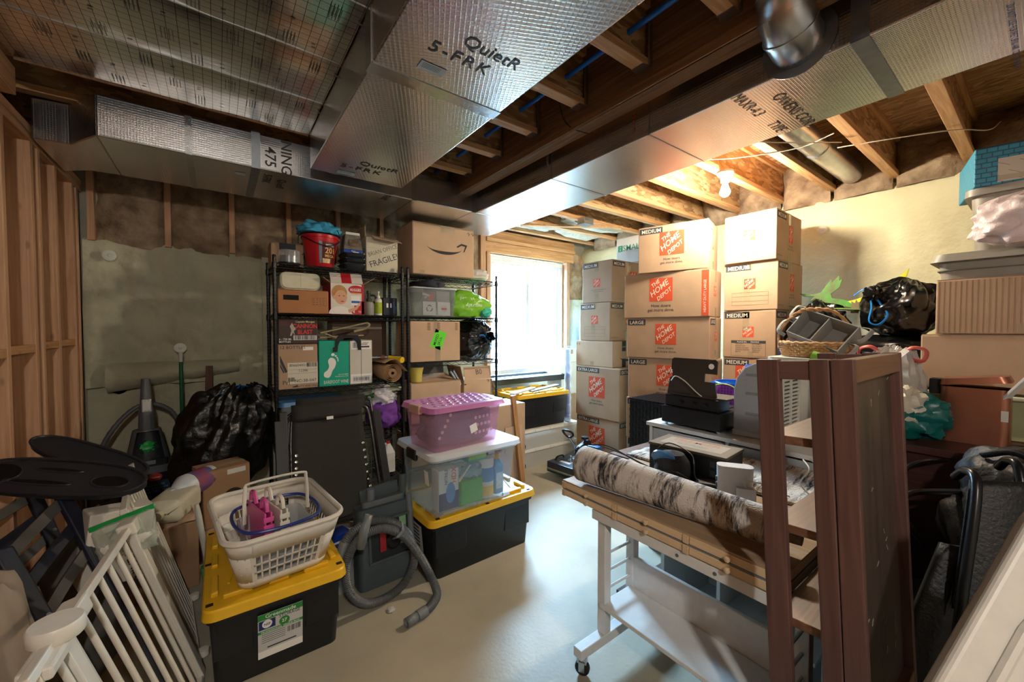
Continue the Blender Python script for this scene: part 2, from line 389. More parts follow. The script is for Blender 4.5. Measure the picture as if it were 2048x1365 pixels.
# blanket insulation in two lifts on the back wall: a lower strip and the drooping upper sheet
wash = [(-.607, 1.928), (-.232, 1.26), (-.592, 1.01)]
bl = blanket('insulation_blanket', M_fiber, XL+.005, .31, YB, .99, 2.05, wall_back, 70, 70, 1, .055, .05, wash)
blanket('insulation_blanket', M_fiber, XL+.005, 2.60, YB+.012, 0, 1.06, wall_back, 110, 44, 4, .034, .01, wash)
blanket('insulation_blanket', M_fiber, .315, 1.5, YB+.006, .99, 2.07, wall_back, 60, 60, 6, .03, .05)
blanket('insulation_blanket', M_fiber, 1.505, 2.60, YB+.01, .99, 2.06, wall_back, 60, 50, 8, .03, .05)
def droop(a, b):
    x = -.64+.78*a; hang = .10*sin(pi*min(1, a*1.08))**.8+.05*(1-a)
    z = 1.16-.15*b*(1.0)+(.05*a-.06*(1-a))*b
    return V((x, YB-.062-.055*sin(pi*b)**.7-hang*.25*sin(pi*b)-lumpy(x, z, .02, 5, 9), z))
MB().grid(40, 14, droop).obj('insulation_fold', M_fiber, wall_back, smooth=True)
for i, (x, z) in enumerate(wash):
    o = MB().lathe([(.036, 0), (.038, .002), (.03, .005), (.012, .003), (.008, .006), (0, .007)], 18).obj('washer', plastic('washer_white', '#dcdccf', .5), wall_back, smooth=True)
    frame(o, (x, YB-.085, z), (1, 0, 0), (0, 0, 1))
# pony wall above: 2x4 studs and brown batts
for x in (-.70, -.29, .11, .52, .93, 1.34, 1.75, 2.16, 2.54):
    MB().box(x-.019, x+.019, YB-.06, YB+.0, 2.03, 2.88).obj('stud', M_stud, wall_back, bevel=.002)
xs = (-.70, -.29, .11, .52, .93, 1.34, 1.75, 2.16, 2.54)
for i in range(len(xs)-1):
    x0, x1 = xs[i]+.02, xs[i+1]-.02
    def fn(a, b, x0=x0, x1=x1, i=i):
        x = x0+(x1-x0)*a; z = 2.0+.86*b
        bul = .05*(sin(pi*a)**.5)*(min(1, b*7)**.6)
        return V((x, YB-.01-bul-lumpy(x, z, .03, 4, i*5+2), z))
    MB().grid(18, 34, fn).obj('batt', M_batt, wall_back, smooth=True)
# the wooden window buck: header boards, trimmers, sill
for z0, z1, y0 in ((2.50, 2.60, YB-.085), (2.455, 2.495, YB-.11), (2.33, 2.452, YB-.075)):
    MB().box(2.56, 4.02, y0, YB, z0, z1).obj('header_board', M_studX, wall_back, bevel=.003)
MB().box(2.49, 2.56, YB-.085, YB, 1.75, 2.60).obj('trimmer', M_stud, wall_back, bevel=.003)
MB().box(2.565, 2.615, YB-.10, YB, .78, 2.325).obj('trimmer', M_stud, wall_back, bevel=.003)
MB().box(3.885, 3.945, YB-.08, YB, .78, 2.325).obj('trimmer', M_stud, wall_back, bevel=.003)
MB().box(2.56, 3.95, YB-.06, YB, .74, .79).obj('sill_board', M_studX, wall_back, bevel=.003)
# corner insulation right of the window: batt plus pillowy blanket
def corner(a, b): 
    x = 3.955+.29*a; z = 1.78+.68*b
    return V((x, YB-.02-.05*sin(pi*a)-lumpy(x, z, .05, 5, 31), z))
MB().grid(16, 30, corner).obj('batt', mat('pink_batt', '#c3ab8c', .97, col2='#8e7660', scale=8, bump=.9, bscale=22, bdist=.02, detail=8), wall_back, smooth=True)
def corner2(a, b):
    x = 3.955+.29*a; z = .3+1.52*b
    return V((x, YB-.03-.09*sin(pi*a)**.6-lumpy(x, z, .03, 4, 33)-(.03 if b < .95 else 0), z))
MB().grid(16, 40, corner2).obj('insulation_blanket', mat('fiberglass_cool', '#d4d8c4', .95, var=.08, scale=3, bump=.5, bscale=26, bdist=.012), wall_back, smooth=True)
# right wall: concrete under a tall yellow blanket, brown rim batts above
wall_right = struct(MB().box(XR+.06, XR+.25, YF-.2, YB+.2, 0, 2.9).obj('wall_right', M_conc))
def rblank(y0, y1, seed):
    def fn(a, b):
        y = y0+(y1-y0)*a; z = 2.56*b
        e = .05*max(0, (b-.96)/.04)**2
        edge = .004*(math.exp(-(a/.02)**2)+math.exp(-((1-a)/.02)**2))
        t = -.03*math.exp(-((y-1.195)**2+(z-2.268)**2)/.012)
        if b == 1: z += .02*N.noise(V((y*4, 1, 1)))
        return V((XR-lumpy(y, z, .02, 1.5, seed)-lumpy(y, z, .008, 8, seed+2)+e+edge-t, y, z))
    return MB().grid(220, 60, fn).obj('insulation_blanket', M_fiberR, wall_right, smooth=True)
rblank(-2.6, YB, 12)
o = MB().lathe([(.036, 0), (.038, .002), (.03, .005), (.012, .003), (.008, .006), (0, .007)], 18).obj('washer', MT['washer_white'], wall_right, smooth=True)
frame(o, (XR-.015, 1.195, 2.268), (0, -1, 0), (0, 0, 1))
# left wall: open fir studs with blocking
wall_left = struct(MB().box(XL-.32, XL-.15, YF-.2, YB+.2, 0, 2.9).obj('wall_left', wood('left_sheathing', '#a87850', '#7d5434')))
YS = [YF+.3+.4*i for i in range(13)]
for y in [q for q in YS if q < 2.5]+[2.77, 3.12, 3.225, 3.50, 3.84, 3.94]:
    MB().box(XL-.14, XL, y-.019, y+.019, .04, 2.36).obj('stud', M_stud, wall_left, bevel=.002)
MB().box(XL-.14, XL+.001, YF, YB, 0, .038).obj('bottom_plate', M_studY, wall_left)
MB().box(XL-.14, XL+.002, YF, YB-.02, 2.36, 2.40).obj('top_plate', M_studY, wall_left, bevel=.002)
MB().box(XL-.14, XL+.004, YF, YB-.02, 2.402, 2.44).obj('top_plate', M_studY, wall_left, bevel=.002)
MB().box(XL-.14, XL+.05, YF, 2.75, 2.44, 2.56).obj('edge_strip', M_studY, wall_left, bevel=.002)
for y0, y1, z in ((2.40, 2.75, 1.315), (2.79, 3.10, 1.325), (3.245, 3.48, 1.335), (3.52, 3.82, 1.34)):
    MB().box(XL-.125, XL-.002, y0, y1, z-.04, z).obj('blocking', M_studY, wall_left, bevel=.002)
struct(MB().box(XL-.35, XR+.25, YF-.25, YF, 0, 2.9).obj('wall_front', M_dry))
# ================================================================ window with two sliding sashes
WX0, WX1, WZ0, WZ1, WY = 2.63, 3.87, .80, 2.31, YB+.02
win = bpy.data.objects.new('window_1', None); COL.objects.link(win); struct(win); win.location = ((WX0+WX1)/2, WY, WZ0)
def wbar(name, x0, x1, z0, z1, y0=-.03, y1=.06, m=M_vinyl):
    cx = (WX0+WX1)/2
    return MB().box(x0-cx, x1-cx, y0, y1, z0-WZ0, z1-WZ0).obj(name, m, win, bevel=.004)
wbar('frame_rail', WX0, WX1, WZ1-.05, WZ1); wbar('frame_rail', WX0, WX1, WZ0, WZ0+.05)
wbar('frame_stile', WX0, WX0+.045, WZ0+.05, WZ1-.05); wbar('frame_stile', WX1-.045, WX1, WZ0+.05, WZ1-.05)
M_pane = clearp('window_glass', (1, 1, 1), .04, .02)
for x0, x1, yo in ((2.675, 3.285, .0), (3.225, 3.825, .03)):
    a = wbar('sash_stile', x0, x0+.045, .85, 2.26, yo-.012, yo+.014); wbar('sash_stile', x1-.045, x1, .85, 2.26, yo-.012, yo+.014)
    wbar('sash_rail', x0+.045, x1-.045, .85, .90, yo-.012, yo+.014); wbar('sash_rail', x0+.045, x1-.045, 2.215, 2.26, yo-.012, yo+.014)
    wbar('pane', x0+.045, x1-.045, .90, 2.215, yo-.002, yo+.002, M_pane)
MB().box(-.012, .012, -.03, -.012, .55, .66).obj('latch', M_vinyl, win, bevel=.003)
# ribbed steel window well outside, with gravel at its foot
def well(a, b):
    th = pi*a; r = 1.0; z = .37+1.75*b
    k = .022*sin(z*2*pi/.155)
    return V((3.25+(r*1.15+k)*cos(th), YB+.2+(r+k)*sin(th), z))
well_z = 0
ww = MB().grid(40, 120, well).obj('window_well', mat('white_steel_liner', '#e8ecee', .45, .1), None, smooth=True, solid=.004)
tag(ww, 'ribbed white steel window well outside the sliding window', 'window well')
gv = MB().prism([(3.25+1.11*cos(pi*i/24), YB+.205+.96*sin(pi*i/24)) for i in range(25)], .30, .40).obj('gravel', mat('gravel', '#b5b1a8', .9, var=.4, scale=60, bump=1, bscale=50, bdist=.03), ww, kind='stuff')
# ================================================================ ceiling: deck, I-joists, beam
ceiling = struct(MB().box(XL-.35, XR+.25, YF-.2, YB+.25, 2.885, 2.92).obj('ceiling', M_osb))
JZ = 2.585; JY = [1.13+.385*k for k in range(-9, 8)]
def joist(x0, x1, y):
    w = MB().box(x0, x1, y-.005, y+.005, JZ+.035, 2.85).obj('joist', M_osbX, ceiling)
    MB().box(x0, x1, y-.03, y+.03, JZ, JZ+.036).obj('flange', M_studX, w, bevel=.002)
    MB().box(x0, x1, y-.03, y+.03, 2.849, 2.885).obj('flange', M_studX, w)
    return w
for y in JY:
    joist(XL-.1, 1.588, y); w = joist(1.69, XR+.05, y)
    if .3 < y < 3.2:   # steel hanger on the beam
        h = MB(); h.box(1.535, 1.588, y-.033, y+.033, JZ-.003, JZ); h.box(1.57, 1.588, y-.040, y-.032, JZ, 2.80); h.box(1.57, 1.588, y+.032, y+.040, JZ, 2.80)
        h.obj('hanger', M_galv, ceiling)
bm_ = struct(MB().box(1.59, 1.688, YF, YB-.08, 2.50, 2.884).obj('trim_1', M_beam, None, bevel=.003))
MB().box(1.585, 1.60, YF, YB-.1, 2.50, 2.54).obj('lower_lamina', wood('beam_lamina', '#a97f58', '#7b5739', axis='Y'), bm_)
# rim batts above the right wall between joists
for i in range(len(JY)-1):
    y0, y1 = JY[i]+.01, JY[i+1]-.01
    if y1 < -.6: continue
    def fn(a, b, y0=y0, y1=y1, i=i):
        y = y0+(y1-y0)*a; z = 2.5+.38*b
        return V((XR-.0-.07*sin(pi*a)**.6*sin(pi*min(1, b*.9+.1))-lumpy(y, z, .05, 6, i+60), y, z))
    MB().grid(14, 14, fn).obj('rim_batt', M_batt, wall_right, smooth=True)
# white batts stuffed in the ceiling by the window
for i, (x0, x1, k) in enumerate(((2.5, 3.2, 6), (3.3, 4.1, 5), (2.6, 3.5, 5))):
    y0 = JY[-(8-k)-0]+.05 if False else 1.13+.385*k-9*0
for i, (x0, x1, y0, y1) in enumerate(((2.45, 3.35, 3.48, 3.76), (3.35, 4.15, 3.48, 3.78), (3.1, 4.1, 3.10, 3.38))):
    b = blob(((x1-x0)/2, (y1-y0)/2, .10), 3, .14, 3, 40+i, 30, 16)
    o = b.obj('ceiling_batt', mat('white_batt', '#c9c3b4', .97, var=.2, scale=8, bump=.8, bscale=24, bdist=.02), ceiling, smooth=True); o.location = ((x0+x1)/2, (y0+y1)/2, 2.69)
# stretcher boards and small metal box under the far joists
MB().bar((2.75, 3.55, 2.575), (3.75, 2.95, 2.575), .06, .02).obj('brace', M_studX, ceiling)
# ================================================================ ducts
M_foil = foil('foil_facing', (.66, .68, .71), .24, .012, bstr=.18, warp=.07)
M_foilC = foil('foil_diamond_scrim', (.70, .72, .76), .22, .016, diag=True, bstr=.3, warp=.05)
M_foilD = foil('foil_square_scrim', (.68, .69, .71), .24, .011, bstr=.3, warp=.06)
M_pan = foil('printed_pan_foil', (.72, .71, .69), .2, .035, lines=.035, bstr=.06, warp=.10)
M_tape = foil('foil_tape', (.55, .58, .62), .22, .05, bstr=.0, warp=.2)
M_print = mat('duct_print', '#3a3532', .6)
DZ0, DZ1 = 2.37, 2.578
# trunk along the back wall (with mitred elbow at its left end)
dA = thing('rectangular_duct', 'foil faced rectangular trunk duct along the insulated back wall with mitred elbow', 'duct', (0, 2.85, DZ0))
def secX(x0, x1, m=M_foil): return MB().box(x0, x1, 0, .645, 0, DZ1-DZ0).obj('duct_section', m, dA, bevel=.006)
secX(-.47, -.11); secX(-.108, .20); secX(.202, 1.20); secX(1.202, 1.72); secX(1.722, 2.27)
el = [(-.47, 0), (-.47, .645), (-.60, .645), (-.74, .76), (-.74, .24), (-.60, .22)]
MB().prism(el, 0, DZ1-DZ0).obj('elbow', M_foilD, dA, bevel=.006)
for x0, x1, m in ((-.125, -.095, M_tape), (.18, .225, M_steel), (1.185, 1.22, M_tape), (1.70, 1.735, M_tape)):
    b = MB(); b.box(x0, x1, -.0025, .648, -.0025, -.0005); b.box(x0, x1, -.0025, -.0005, -.002, DZ1-DZ0+(.01 if m is M_steel else 0))
    b.obj('strap' if m is M_steel else 'tape_band', m, dA)
text(dA, 'print', 'NING', .058, M_print, (.335, 0, .10), (0, 0, -1), (1, 0, 0), bold=.004, lift=.002)
text(dA, 'print', '475', .058, M_print, (.25, 0, .085), (0, 0, -1), (1, 0, 0), bold=.004, lift=.002)
text(dA, 'print', 'QuietR', .045, M_print, (.335, .22, 0), (0, 1, 0), (1, 0, 0), bold=.004, lift=.002)
text(dA, 'print', '5-FRK', .045, M_print, (.25, .16, 0), (0, 1, 0), (1, 0, 0), bold=.004, lift=.002)
text(dA, 'print', '(9) FRK', .05, M_print, (.98, .02, 0), (0, 1, 0), (1, 0, 0), bold=.004, lift=.002)
patch(dA, 'sticker', .055, .05, mat('pale_sticker', '#b9c6cc', .5), (.13, .16, 0), (1, 0, 0), (0, -1, 0), lift=.002)
# branch running towards the camera on the right
dB = thing('rectangular_duct', 'long foil duct running towards the viewer beside the wooden beam', 'duct', (1.74, 0, DZ0))
def secY(y0, y1, m=M_foilD): return MB().box(0, .53, y0, y1, 0, DZ1-DZ0-.002).obj('duct_section', m, dB, bevel=.006)
secY(1.94, 2.848, M_foil); secY(1.21, 1.938, M_foil); secY(.40, 1.208); secY(-1.9, .398)
for y0, y1, m in ((1.925, 1.95, M_tape), (1.205, 1.212, M_tape), (.375, .425, M_steel)):
    b = MB(); b.box(-.0025, .533, y0, y1, -.0025, -.0005); b.box(-.0025, -.0005, y0, y1, -.002, DZ1-DZ0+.02)
    b.obj('strap' if m is M_steel else 'tape_band', m, dB)
text(dB, 'print', 'OWENS COR', .05, M_print, (.13, .715, 0), (1, 0, 0), (0, -1, 0), bold=.0, align='LEFT', lift=.002, squeeze=.9)
text(dB, 'print', 'TYPE', .05, M_print, (.36, .82, 0), (1, 0, 0), (0, -1, 0), bold=.0, align='LEFT', lift=.002, squeeze=.8)
text(dB, 'print', 'MAXR-4.3', .05, M_print, (-.0, .82, 0), (1, 0, 0), (0, -1, 0), bold=.0, align='LEFT', lift=.002, squeeze=.8)
text(dB, 'print', 'CAUTION: SEAL BUTT EDGE    UL CLASSIFIED    UL CLASSIFIED', .014, M_blue_ink, (0, 1.9, .178), (0, -1, 0), (0, 0, 1), align='LEFT', lift=.002)
text(dB, 'print', 'DO NOT USE FOR RETURN AIR  CUT THIS SIDE', .016, M_blue_ink, (.17, .10, 0), (1, 0, 0), (0, -1, 0), align='LEFT', lift=.002)
text(dB, 'print', 'QuietR 2x4', .014, M_red_ink, (0, 1.29, .05), (0, 0, 1), (0, 1, 0), align='LEFT', lift=.002)
# the wide branch in the middle
dC = thing('rectangular_duct', 'wide foil duct branch with diamond scrim ending before the back trunk', 'duct', (.465, 0, DZ0))
MB().box(0, .565, 1.52, 2.67, 0, DZ1-DZ0-.002).obj('duct_section', M_foilC, dC, bevel=.006)
MB().box(0, .565, -1.9, 1.518, 0, DZ1-DZ0-.002).obj('duct_section', M_foilC, dC, bevel=.006)
b = MB(); b.box(-.003, .568, 1.48, 1.545, -.0025, -.0005); b.box(-.003, -.0005, 1.48, 1.545, -.002, DZ1-DZ0); b.obj('tape_band', M_tape, dC)
for y in (1.30, 2.52):
    text(dC, 'print', 'QuietR', .055, M_print, (.33, y-.09, 0), (1, 0, 0), (0, -1, 0), bold=.004, lift=.002)
    text(dC, 'print', '5-FRK', .055, M_print, (.25, y, 0), (1, 0, 0), (0, -1, 0), bold=.004, lift=.002, spacing=1.25)
    p = patch(dC, 'sticker', .10, .05, MT['pale_sticker'], (.19, y+.085, 0), (1, 0, 0), (0, -1, 0), lift=.002)
    multi(dC, 'sticker_print', [(-.04, .03, .015-.008*i, .018-.008*i) for i in range(4)], mat('grey_ink', '#6d7e8a', .6), (.19, y+.085, 0), (1, 0, 0), (0, -1, 0), lift=.0025)
# foil panning nailed under the left joists: each strip between two joists is a sheet
pan = thing('joist_pan', 'printed foil return air panning stapled under the joists upper left', 'panning', (0, 0, JZ))
ys = [1.13+.385*k for k in range(-6, 5)]
for i in range(len(ys)-1):
    y0, y1 = ys[i]+.002, ys[i+1]-.002
    if i == len(ys)-2: y1 = 2.70
    def fn(a, b, y0=y0, y1=y1, i=i):
        x = XL+.06+(.465-XL-.065)*a; y = y0+(y1-y0)*b
        return V((x, y, -.006-.006*sin(pi*b)-lumpy(x, y, .006, 3, i)))
    s_ = MB().grid(24, 12, fn).obj('foil_sheet', M_pan, pan, smooth=True)
    bd = MB().box(XL+.06, .46, y1-.002, y1+.002, -.010, -.003).obj('seam', M_tape, pan)
    b = MB()
    for k in range(12):
        px, py = XL+.2+.30*(k % 4)+.09*(k//4), y0+.08+.12*(k//4)
        if px > .40: continue
        for q in range(4): b.box(px+.012*q, px+.012*q+.003, py-.03, py+.035, -.0165, -.016)
        b.box(px+.10, px+.115, py-.004, py+.004, -.0165, -.016)
    b.obj('printed_marks', mat('pan_print', '#77746f', .4, .6), s_, kind='stuff')
sheet_edge = MB().box(XL+.06, .46, 2.694, 2.702, -.012, .0).obj('board_edge', M_beam, pan)
# galvanized round pipe with adjustable elbow entering the right duct
rp = thing('round_duct', 'shiny galvanized round pipe with elbow entering the right foil duct', 'duct', (1.60, .575, 2.405))
MB().tube([(0, 0, .475), (0, 0, .165)], .083, 28).obj('pipe', M_galv, rp, smooth=True)
ap = lambda a, e=0: V((.11-.11*cos(R(a)), 0, .16-.11*sin(R(a)))) 
ep = [V((0, 0, .17))]+[ap(a) for a in (0, 30, 60, 90)]+[ap(90)+V((.03, 0, 0))]
MB().tube(ep, .084, 28).obj('elbow', M_galv, rp, smooth=True)
for a in (0, 30, 60):
    d_ = V((sin(R(a)), 0, -cos(R(a)))); MB().tube([ap(a)-d_*.004, ap(a)+d_*.004], .0875, 28).obj('bead', M_galv, rp, smooth=True)
o = MB().lathe([(.083, .03), (.085, .004), (.118, .003), (.118, 0), (.08, 0)], 28).obj('collar', M_steel, rp, smooth=True); frame(o, (.137, 0, .05), (0, 1, 0), (0, 0, 1)); o.rotation_euler = (0, -pi/2, 0)
b = MB().tube([(0, 0, .205), (0, 0, .29)], .0845, 28, cap=False); b.obj('tape', mat('crinkled_tape', '#c4c8cf', .2, 1, bump=.9, bscale=24), rp, smooth=True)
o = text(rp, 'print', 'UL 181A-P', .022, M_red_ink, (-.0845*cos(R(50)), -.0845*sin(R(50)), .235), (sin(R(50)), -cos(R(50)), 0), lift=.004)
patch(rp, 'sticker', .05, .028, M_white_ink, (-.084*cos(R(45)), -.084*sin(R(45)), .175), (sin(R(45)), -cos(R(45)), 0), lift=.002)
# galvanized pipe lying between two joists on the right
fp = thing('round_duct', 'dull galvanized pipe lying between two joists above the right wall', 'duct', (2.6, .985, 2.665))
MB().tube([(0, 0, 0), (.75, 0, 0)], .075, 22).obj('pipe', M_galv, fp, smooth=True)
MB().tube([(.74, 0, 0), (1.55, 0, 0)], .078, 22).obj('pipe', M_galv, fp, smooth=True)
MB().tube([(.73, 0, 0), (.76, 0, 0)], .0815, 22).obj('bead', M_galv, fp, smooth=True)
# blue water pipe through the joist webs
bp_ = MB().tube([(1.465, YF+.1, 2.70), (1.465, 3.3, 2.70)], .0125, 10).obj('water_pipe', plastic('blue_pex', '#1f6fd0', .35), smooth=True); tag(bp_, 'bright blue plastic water pipe running through the joists', 'pipe')
# wires
M_wire = plastic('white_cable', '#d8d2c2', .5)
def wire(label, pts, r=.0035, m=M_wire, cat='cable', name='cable', n=6):
    return tag(MB().tube(curve(pts, 8), r, n).obj(name, m, None, smooth=True), label, cat)
wire('white cable strung from the bulb to the next joist', [(2.75, 1.5, 2.60), (2.9, 1.3, 2.585), (3.05, 1.0, 2.582), (3.0, .80, 2.583)])
wire('white cable passing below the galvanized pipe', [(2.35, 1.35, 2.61), (2.75, 1.1, 2.575), (3.15, .80, 2.57)])
wire('white cable crossing the last two joists by the right wall', [(3.3, .86, 2.60), (3.35, .6, 2.575), (3.5, .36, 2.575), (3.8, .25, 2.62), (4.1, .22, 2.75)])
wire('white cable looping down beside the galvanized pipe', [(2.3, 1.0, 2.62), (2.5, .95, 2.55), (2.75, .85, 2.57)])
wire('thin black wire hanging beside the beam', [(1.50, 1.62, 2.84), (1.55, 1.64, 2.62), (1.585, 1.60, 2.52), (1.66, 1.52, 2.47)], .003, plastic('black_wire', '#15161a', .5))
mb = thing('junction_box', 'small galvanized electrical box under the joists near the window', 'electrical box', (3.15, 2.95, 2.515))
MB().box(-.07, .07, -.05, .05, 0, .066).obj('body', M_galv, mb, bevel=.004); MB().box(-.076, .076, -.056, .056, -.004, 0).obj('cover', M_steel, mb)
MB().cyl((-.04, -.05, .03), (-.04, -.07, .03), .012).obj('connector', M_galv, mb)
# ---- bulbs: porcelain holder on a joist and the lit globe
def bulb(loc, watts, col, label, glow):
    t = thing('ceiling_bulb', label, 'light bulb', loc)
    MB().lathe([(.055, .135), (.057, .12), (.05, .105), (.033, .095), (.031, .055), (.0, .055)], 24).obj('lamp_holder', plastic('porcelain', '#dcd6c8', .3), t, smooth=True)
    g = mat(label[:12]+'glow', col, .3, emit=glow)
    pr = [(.0, -.055)]+[(.036*sin(R(a)), -.019-.036*cos(R(a))) for a in range(15, 125, 12)]+[(.018, .04), (.014, .055)]
    MB().lathe(pr, 24).obj('globe', g, t, smooth=True)
    l = lamp('bulb_light', 'POINT', (0, 0, -.02), watts, col, shadow_soft_size=.05); l.parent = t
    return t
bulb((BULB[0], BULB[1], BULB[2]), BULB_W, (1.0, .88, .68), 'lit bare bulb in a white porcelain holder under the right joists', 90)
bulb((-.2, -1.2, 2.40), FILL_BULB_W, (1.0, .94, .86), 'second lit bare bulb under the joists behind the viewpoint', 60)  # unseen bulb added for fill light, standing in for the rest of the basement
# ================================================================ cardboard boxes
M_card = card('cardboard', '#b3967a'); M_cardL = card('light_cardboard', '#bfa184'); M_cardD = card('dark_cardboard', '#977658')
M_orange = mat('orange_print', '#d4522e', .75); M_slate = mat('slate_print', '#3c4046', .75); M_cream = mat('cream_print', '#ead9c4', .8)
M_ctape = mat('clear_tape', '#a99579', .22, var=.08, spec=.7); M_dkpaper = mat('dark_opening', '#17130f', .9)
def fr(W, D, H, f, x=0, z=None):
    z = H/2 if z is None else z
    return {'F': ((x, -D/2, z), (1, 0, 0)), 'R': ((W/2, x, z), (0, 1, 0)), 'L': ((-W/2, -x, z), (0, -1, 0)), 'B': ((-x, D/2, z), (-1, 0, 0))}[f]
def carton(name, label, W, D, H, loc, rz=0, m=None, group=None, cat='box', tape='FRT', flaps=True, bev=.006, tapew=.05):
    m = m or M_card
    t = thing(name, label, cat, loc, rz, group); t['dims'] = (W, D, H)
    MB().box(-W/2, W/2, -D/2, D/2, 0, H-.004 if flaps else H).obj('body', m, t, bevel=bev)
    if flaps:
        for s in (-1, 1): MB().box(-W/2+.002, W/2-.002, min(s*.0015, s*D/2-s*.002), max(s*.0015, s*D/2-s*.002), H-.0035, H).obj('flap', m, t)
        if 'T' in tape: MB().box(-W/2, W/2, -tapew/2, tapew/2, H, H+.0006).obj('tape', M_ctape, t)
    for s in 'LR':
        if s in tape: patch(t, 'tape', tapew, .10, M_ctape, *fr(W, D, H, s, 0, H-.05)); patch(t, 'tape', tapew, .08, M_ctape, *fr(W, D, H, s, 0, .04))
    return t
def two(pl, pr, depth):
    """front-left and front-right corner on the floor plan -> width, turn, centre"""
    a, b = V(pl), V(pr); d = b-a; W = d.length; rz = atan2(d.y, d.x); n = V((-sin(rz), cos(rz))); c = (a+b)/2+n*depth/2
    return W, rz, c
# store logo: orange square with slanted white stencil lettering, built once
_lg = MB()
for s_, sz, cx, cy in (('THE', .16, -.21, .20), ('HOME', .235, -.03, -.05), ('DEPOT', .165, .17, -.27)):
    vs, fs, w = glyphs(s_, sz, .012); Mx = Matrix.Rotation(R(38), 2)@Matrix(((1, .35), (0, 1)))
    out = []
    for q in vs:
        p2 = Mx@V((q.x*1.0, q.y)); out.append(V((max(-.49, min(.49, p2.x+cx)), max(-.49, min(.49, p2.y+cy)), 0)))
    _lg.add(out, fs)
ME_logo = _lg.mesh('logo_lettering'); ME_logo.materials.append(M_cream)
ME_sq = MB().box(-.5, .5, -.5, .5, 0, .002).mesh('logo_square'); ME_sq.materials.append(M_orange)
def logo(t, size, fc, sx=1.0):
    a = mkobj('logo', ME_sq, None, t); a.matrix_local = basis(*fc, (0, 0, 1))@Matrix.Translation((0, 0, .0003))@Matrix.Diagonal((size*sx, size, .15, 1))
    b = mkobj('logo_lettering', ME_logo, None, a); b.location = (0, 0, .006)
def sizetag(t, s, h, fc, right=False):
    vs, fs, w = glyphs(s, h*.62, .01); w += h*.5
    o, r = fc; o = V(o)+V(r)*(w/2+.012)*(-1 if right else 1)-V((0, 0, h/2+.012))
    patch(t, 'size_tag', w, h, M_slate, o, r); text(t, 'size_lettering', s, h*.6, M_cream, o-V((0, 0, h*.3)), r, bold=.01, lift=.0012)
def hd(name, label, W, D, H, loc, rz, size, style, side=True, tapes=True):
    t = carton(name, label, W, D, H, loc, rz, group='moving boxes stacked by the right wall', tape='RT' if tapes else '')
    th = .052 if size != 'EXTRA LARGE' else .05
    F = lambda x, z: fr(W, D, H, 'F', x, z); Q = lambda x, z: fr(W, D, H, 'R', x, z)
    if size: sizetag(t, size, th, F(-W/2, H))
    if size and side: sizetag(t, size if size != 'EXTRA LARGE' else 'EXTRA', th, Q(-D/2, H))
    if style == 'big':
        g = min(.21, H*.5); logo(t, g, F(W*.0, H*.60)); text(t, 'slogan', 'How doers\nget more done.', .021, M_slate, *F(0, H*.60-g/2-.042), bold=.006)
        logo(t, .075, Q(.0, H*.55), .8)
    elif style == 'heavy':
        g = .20; logo(t, g, F(-.03, H*.62)); text(t, 'slogan', 'How doers\nget more done.', .026, M_slate, *F(-.03, H*.62-g/2-.05), bold=.006)
        patch(t, 'side_band', .055, H-.02, M_orange, *F(W/2-.035, H/2)); o, r = F(W/2-.035, .035)
        text(t, 'band_lettering', 'HEAVY DUTY LARGE', .020, M_cream, V(o)+V((0, 0, 0))+V(r)*.008, (0, 0, 1), (-1, 0, 0), bold=.008, align='LEFT', lift=.0012)
        logo(t, .085, Q(-.02, H*.55), .8)
    elif style == 'lines':
        logo(t, .085, F(0, H*.55)); logo(t, .14, Q(.03, H*.58), .62); text(t, 'slogan', 'How doers\nget more done.', .015, M_slate, *Q(.03, H*.58-.105), bold=.004)
        a, b2 = W*.34, H*.13
        multi(t, 'address_lines', [(-a, a, b2, b2+.0012), (-a, a, -b2, -b2+.0012), (-a, -a+.0012, -b2, b2), (a-.0012, a, -b2, b2), (-a, a, .02, .0212), (-a, a, -.02, -.0188)], M_slate, *F(0, H*.24))
        patch(t, 'tape', .045, .13, M_ctape, *F(-.02, H*.36)); patch(t, 'tape', .05, .05, M_ctape, *F(.0, H-.03))
        text(t, 'recycling_print', 'PLEASE RECYCLE', .010, M_slate, *Q(-D/2+.07, .03))
    elif style == 'place':
        logo(t, .085, F(.0, H*.55)); logo(t, .15, Q(.03, H*.56), .58); text(t, 'slogan', 'How doers\nget more done.', .015, M_slate, *Q(.03, H*.56-.11), bold=.004)
        patch(t, 'list_header', W*.66, .022, M_slate, *F(0, H*.34)); text(t, 'list_header_lettering', 'PLACE IN:      FRAGILE', .012, M_cream, *F(0, H*.34-.006), bold=.006, lift=.0012)
        a, b2 = W*.33, H*.14
        multi(t, 'list_frame', [(-a, a, -b2, -b2+.0014), (-a, -a+.0014, -b2, b2), (a-.0014, a, -b2, b2)], M_slate, *F(0, H*.18))
        text(t, 'room_list', 'PRIMARY\nBEDROOM\nLIVING ROOM\nDINING ROOM\nBATH', .011, M_slate, *F(-a+.035, H*.28), align='LEFT'); text(t, 'room_list', 'KITCHEN\nLAUNDRY\nBASEMENT\nGARAGE\nOFFICE', .011, M_slate, *F(.03, H*.28), align='LEFT')
        patch(t, 'tape', .05, .16, M_ctape, *F(-.02, H*.78)); patch(t, 'tape', .04, .05, M_ctape, *F(.02, .03))
    elif style == 'small':
        logo(t, .085, F(.0, H*.48)); text(t, 'contact_print', 'homedepot.com/howdoers\nmoving made easy', .012, M_slate, *F(.02, H*.30)); logo(t, .12, Q(.08, H*.62), 1)
        patch(t, 'tape', .05, .10, M_ctape, *F(0, H-.05)); patch(t, 'tape', .05, .09, M_ctape, *F(0, .05))
    return t
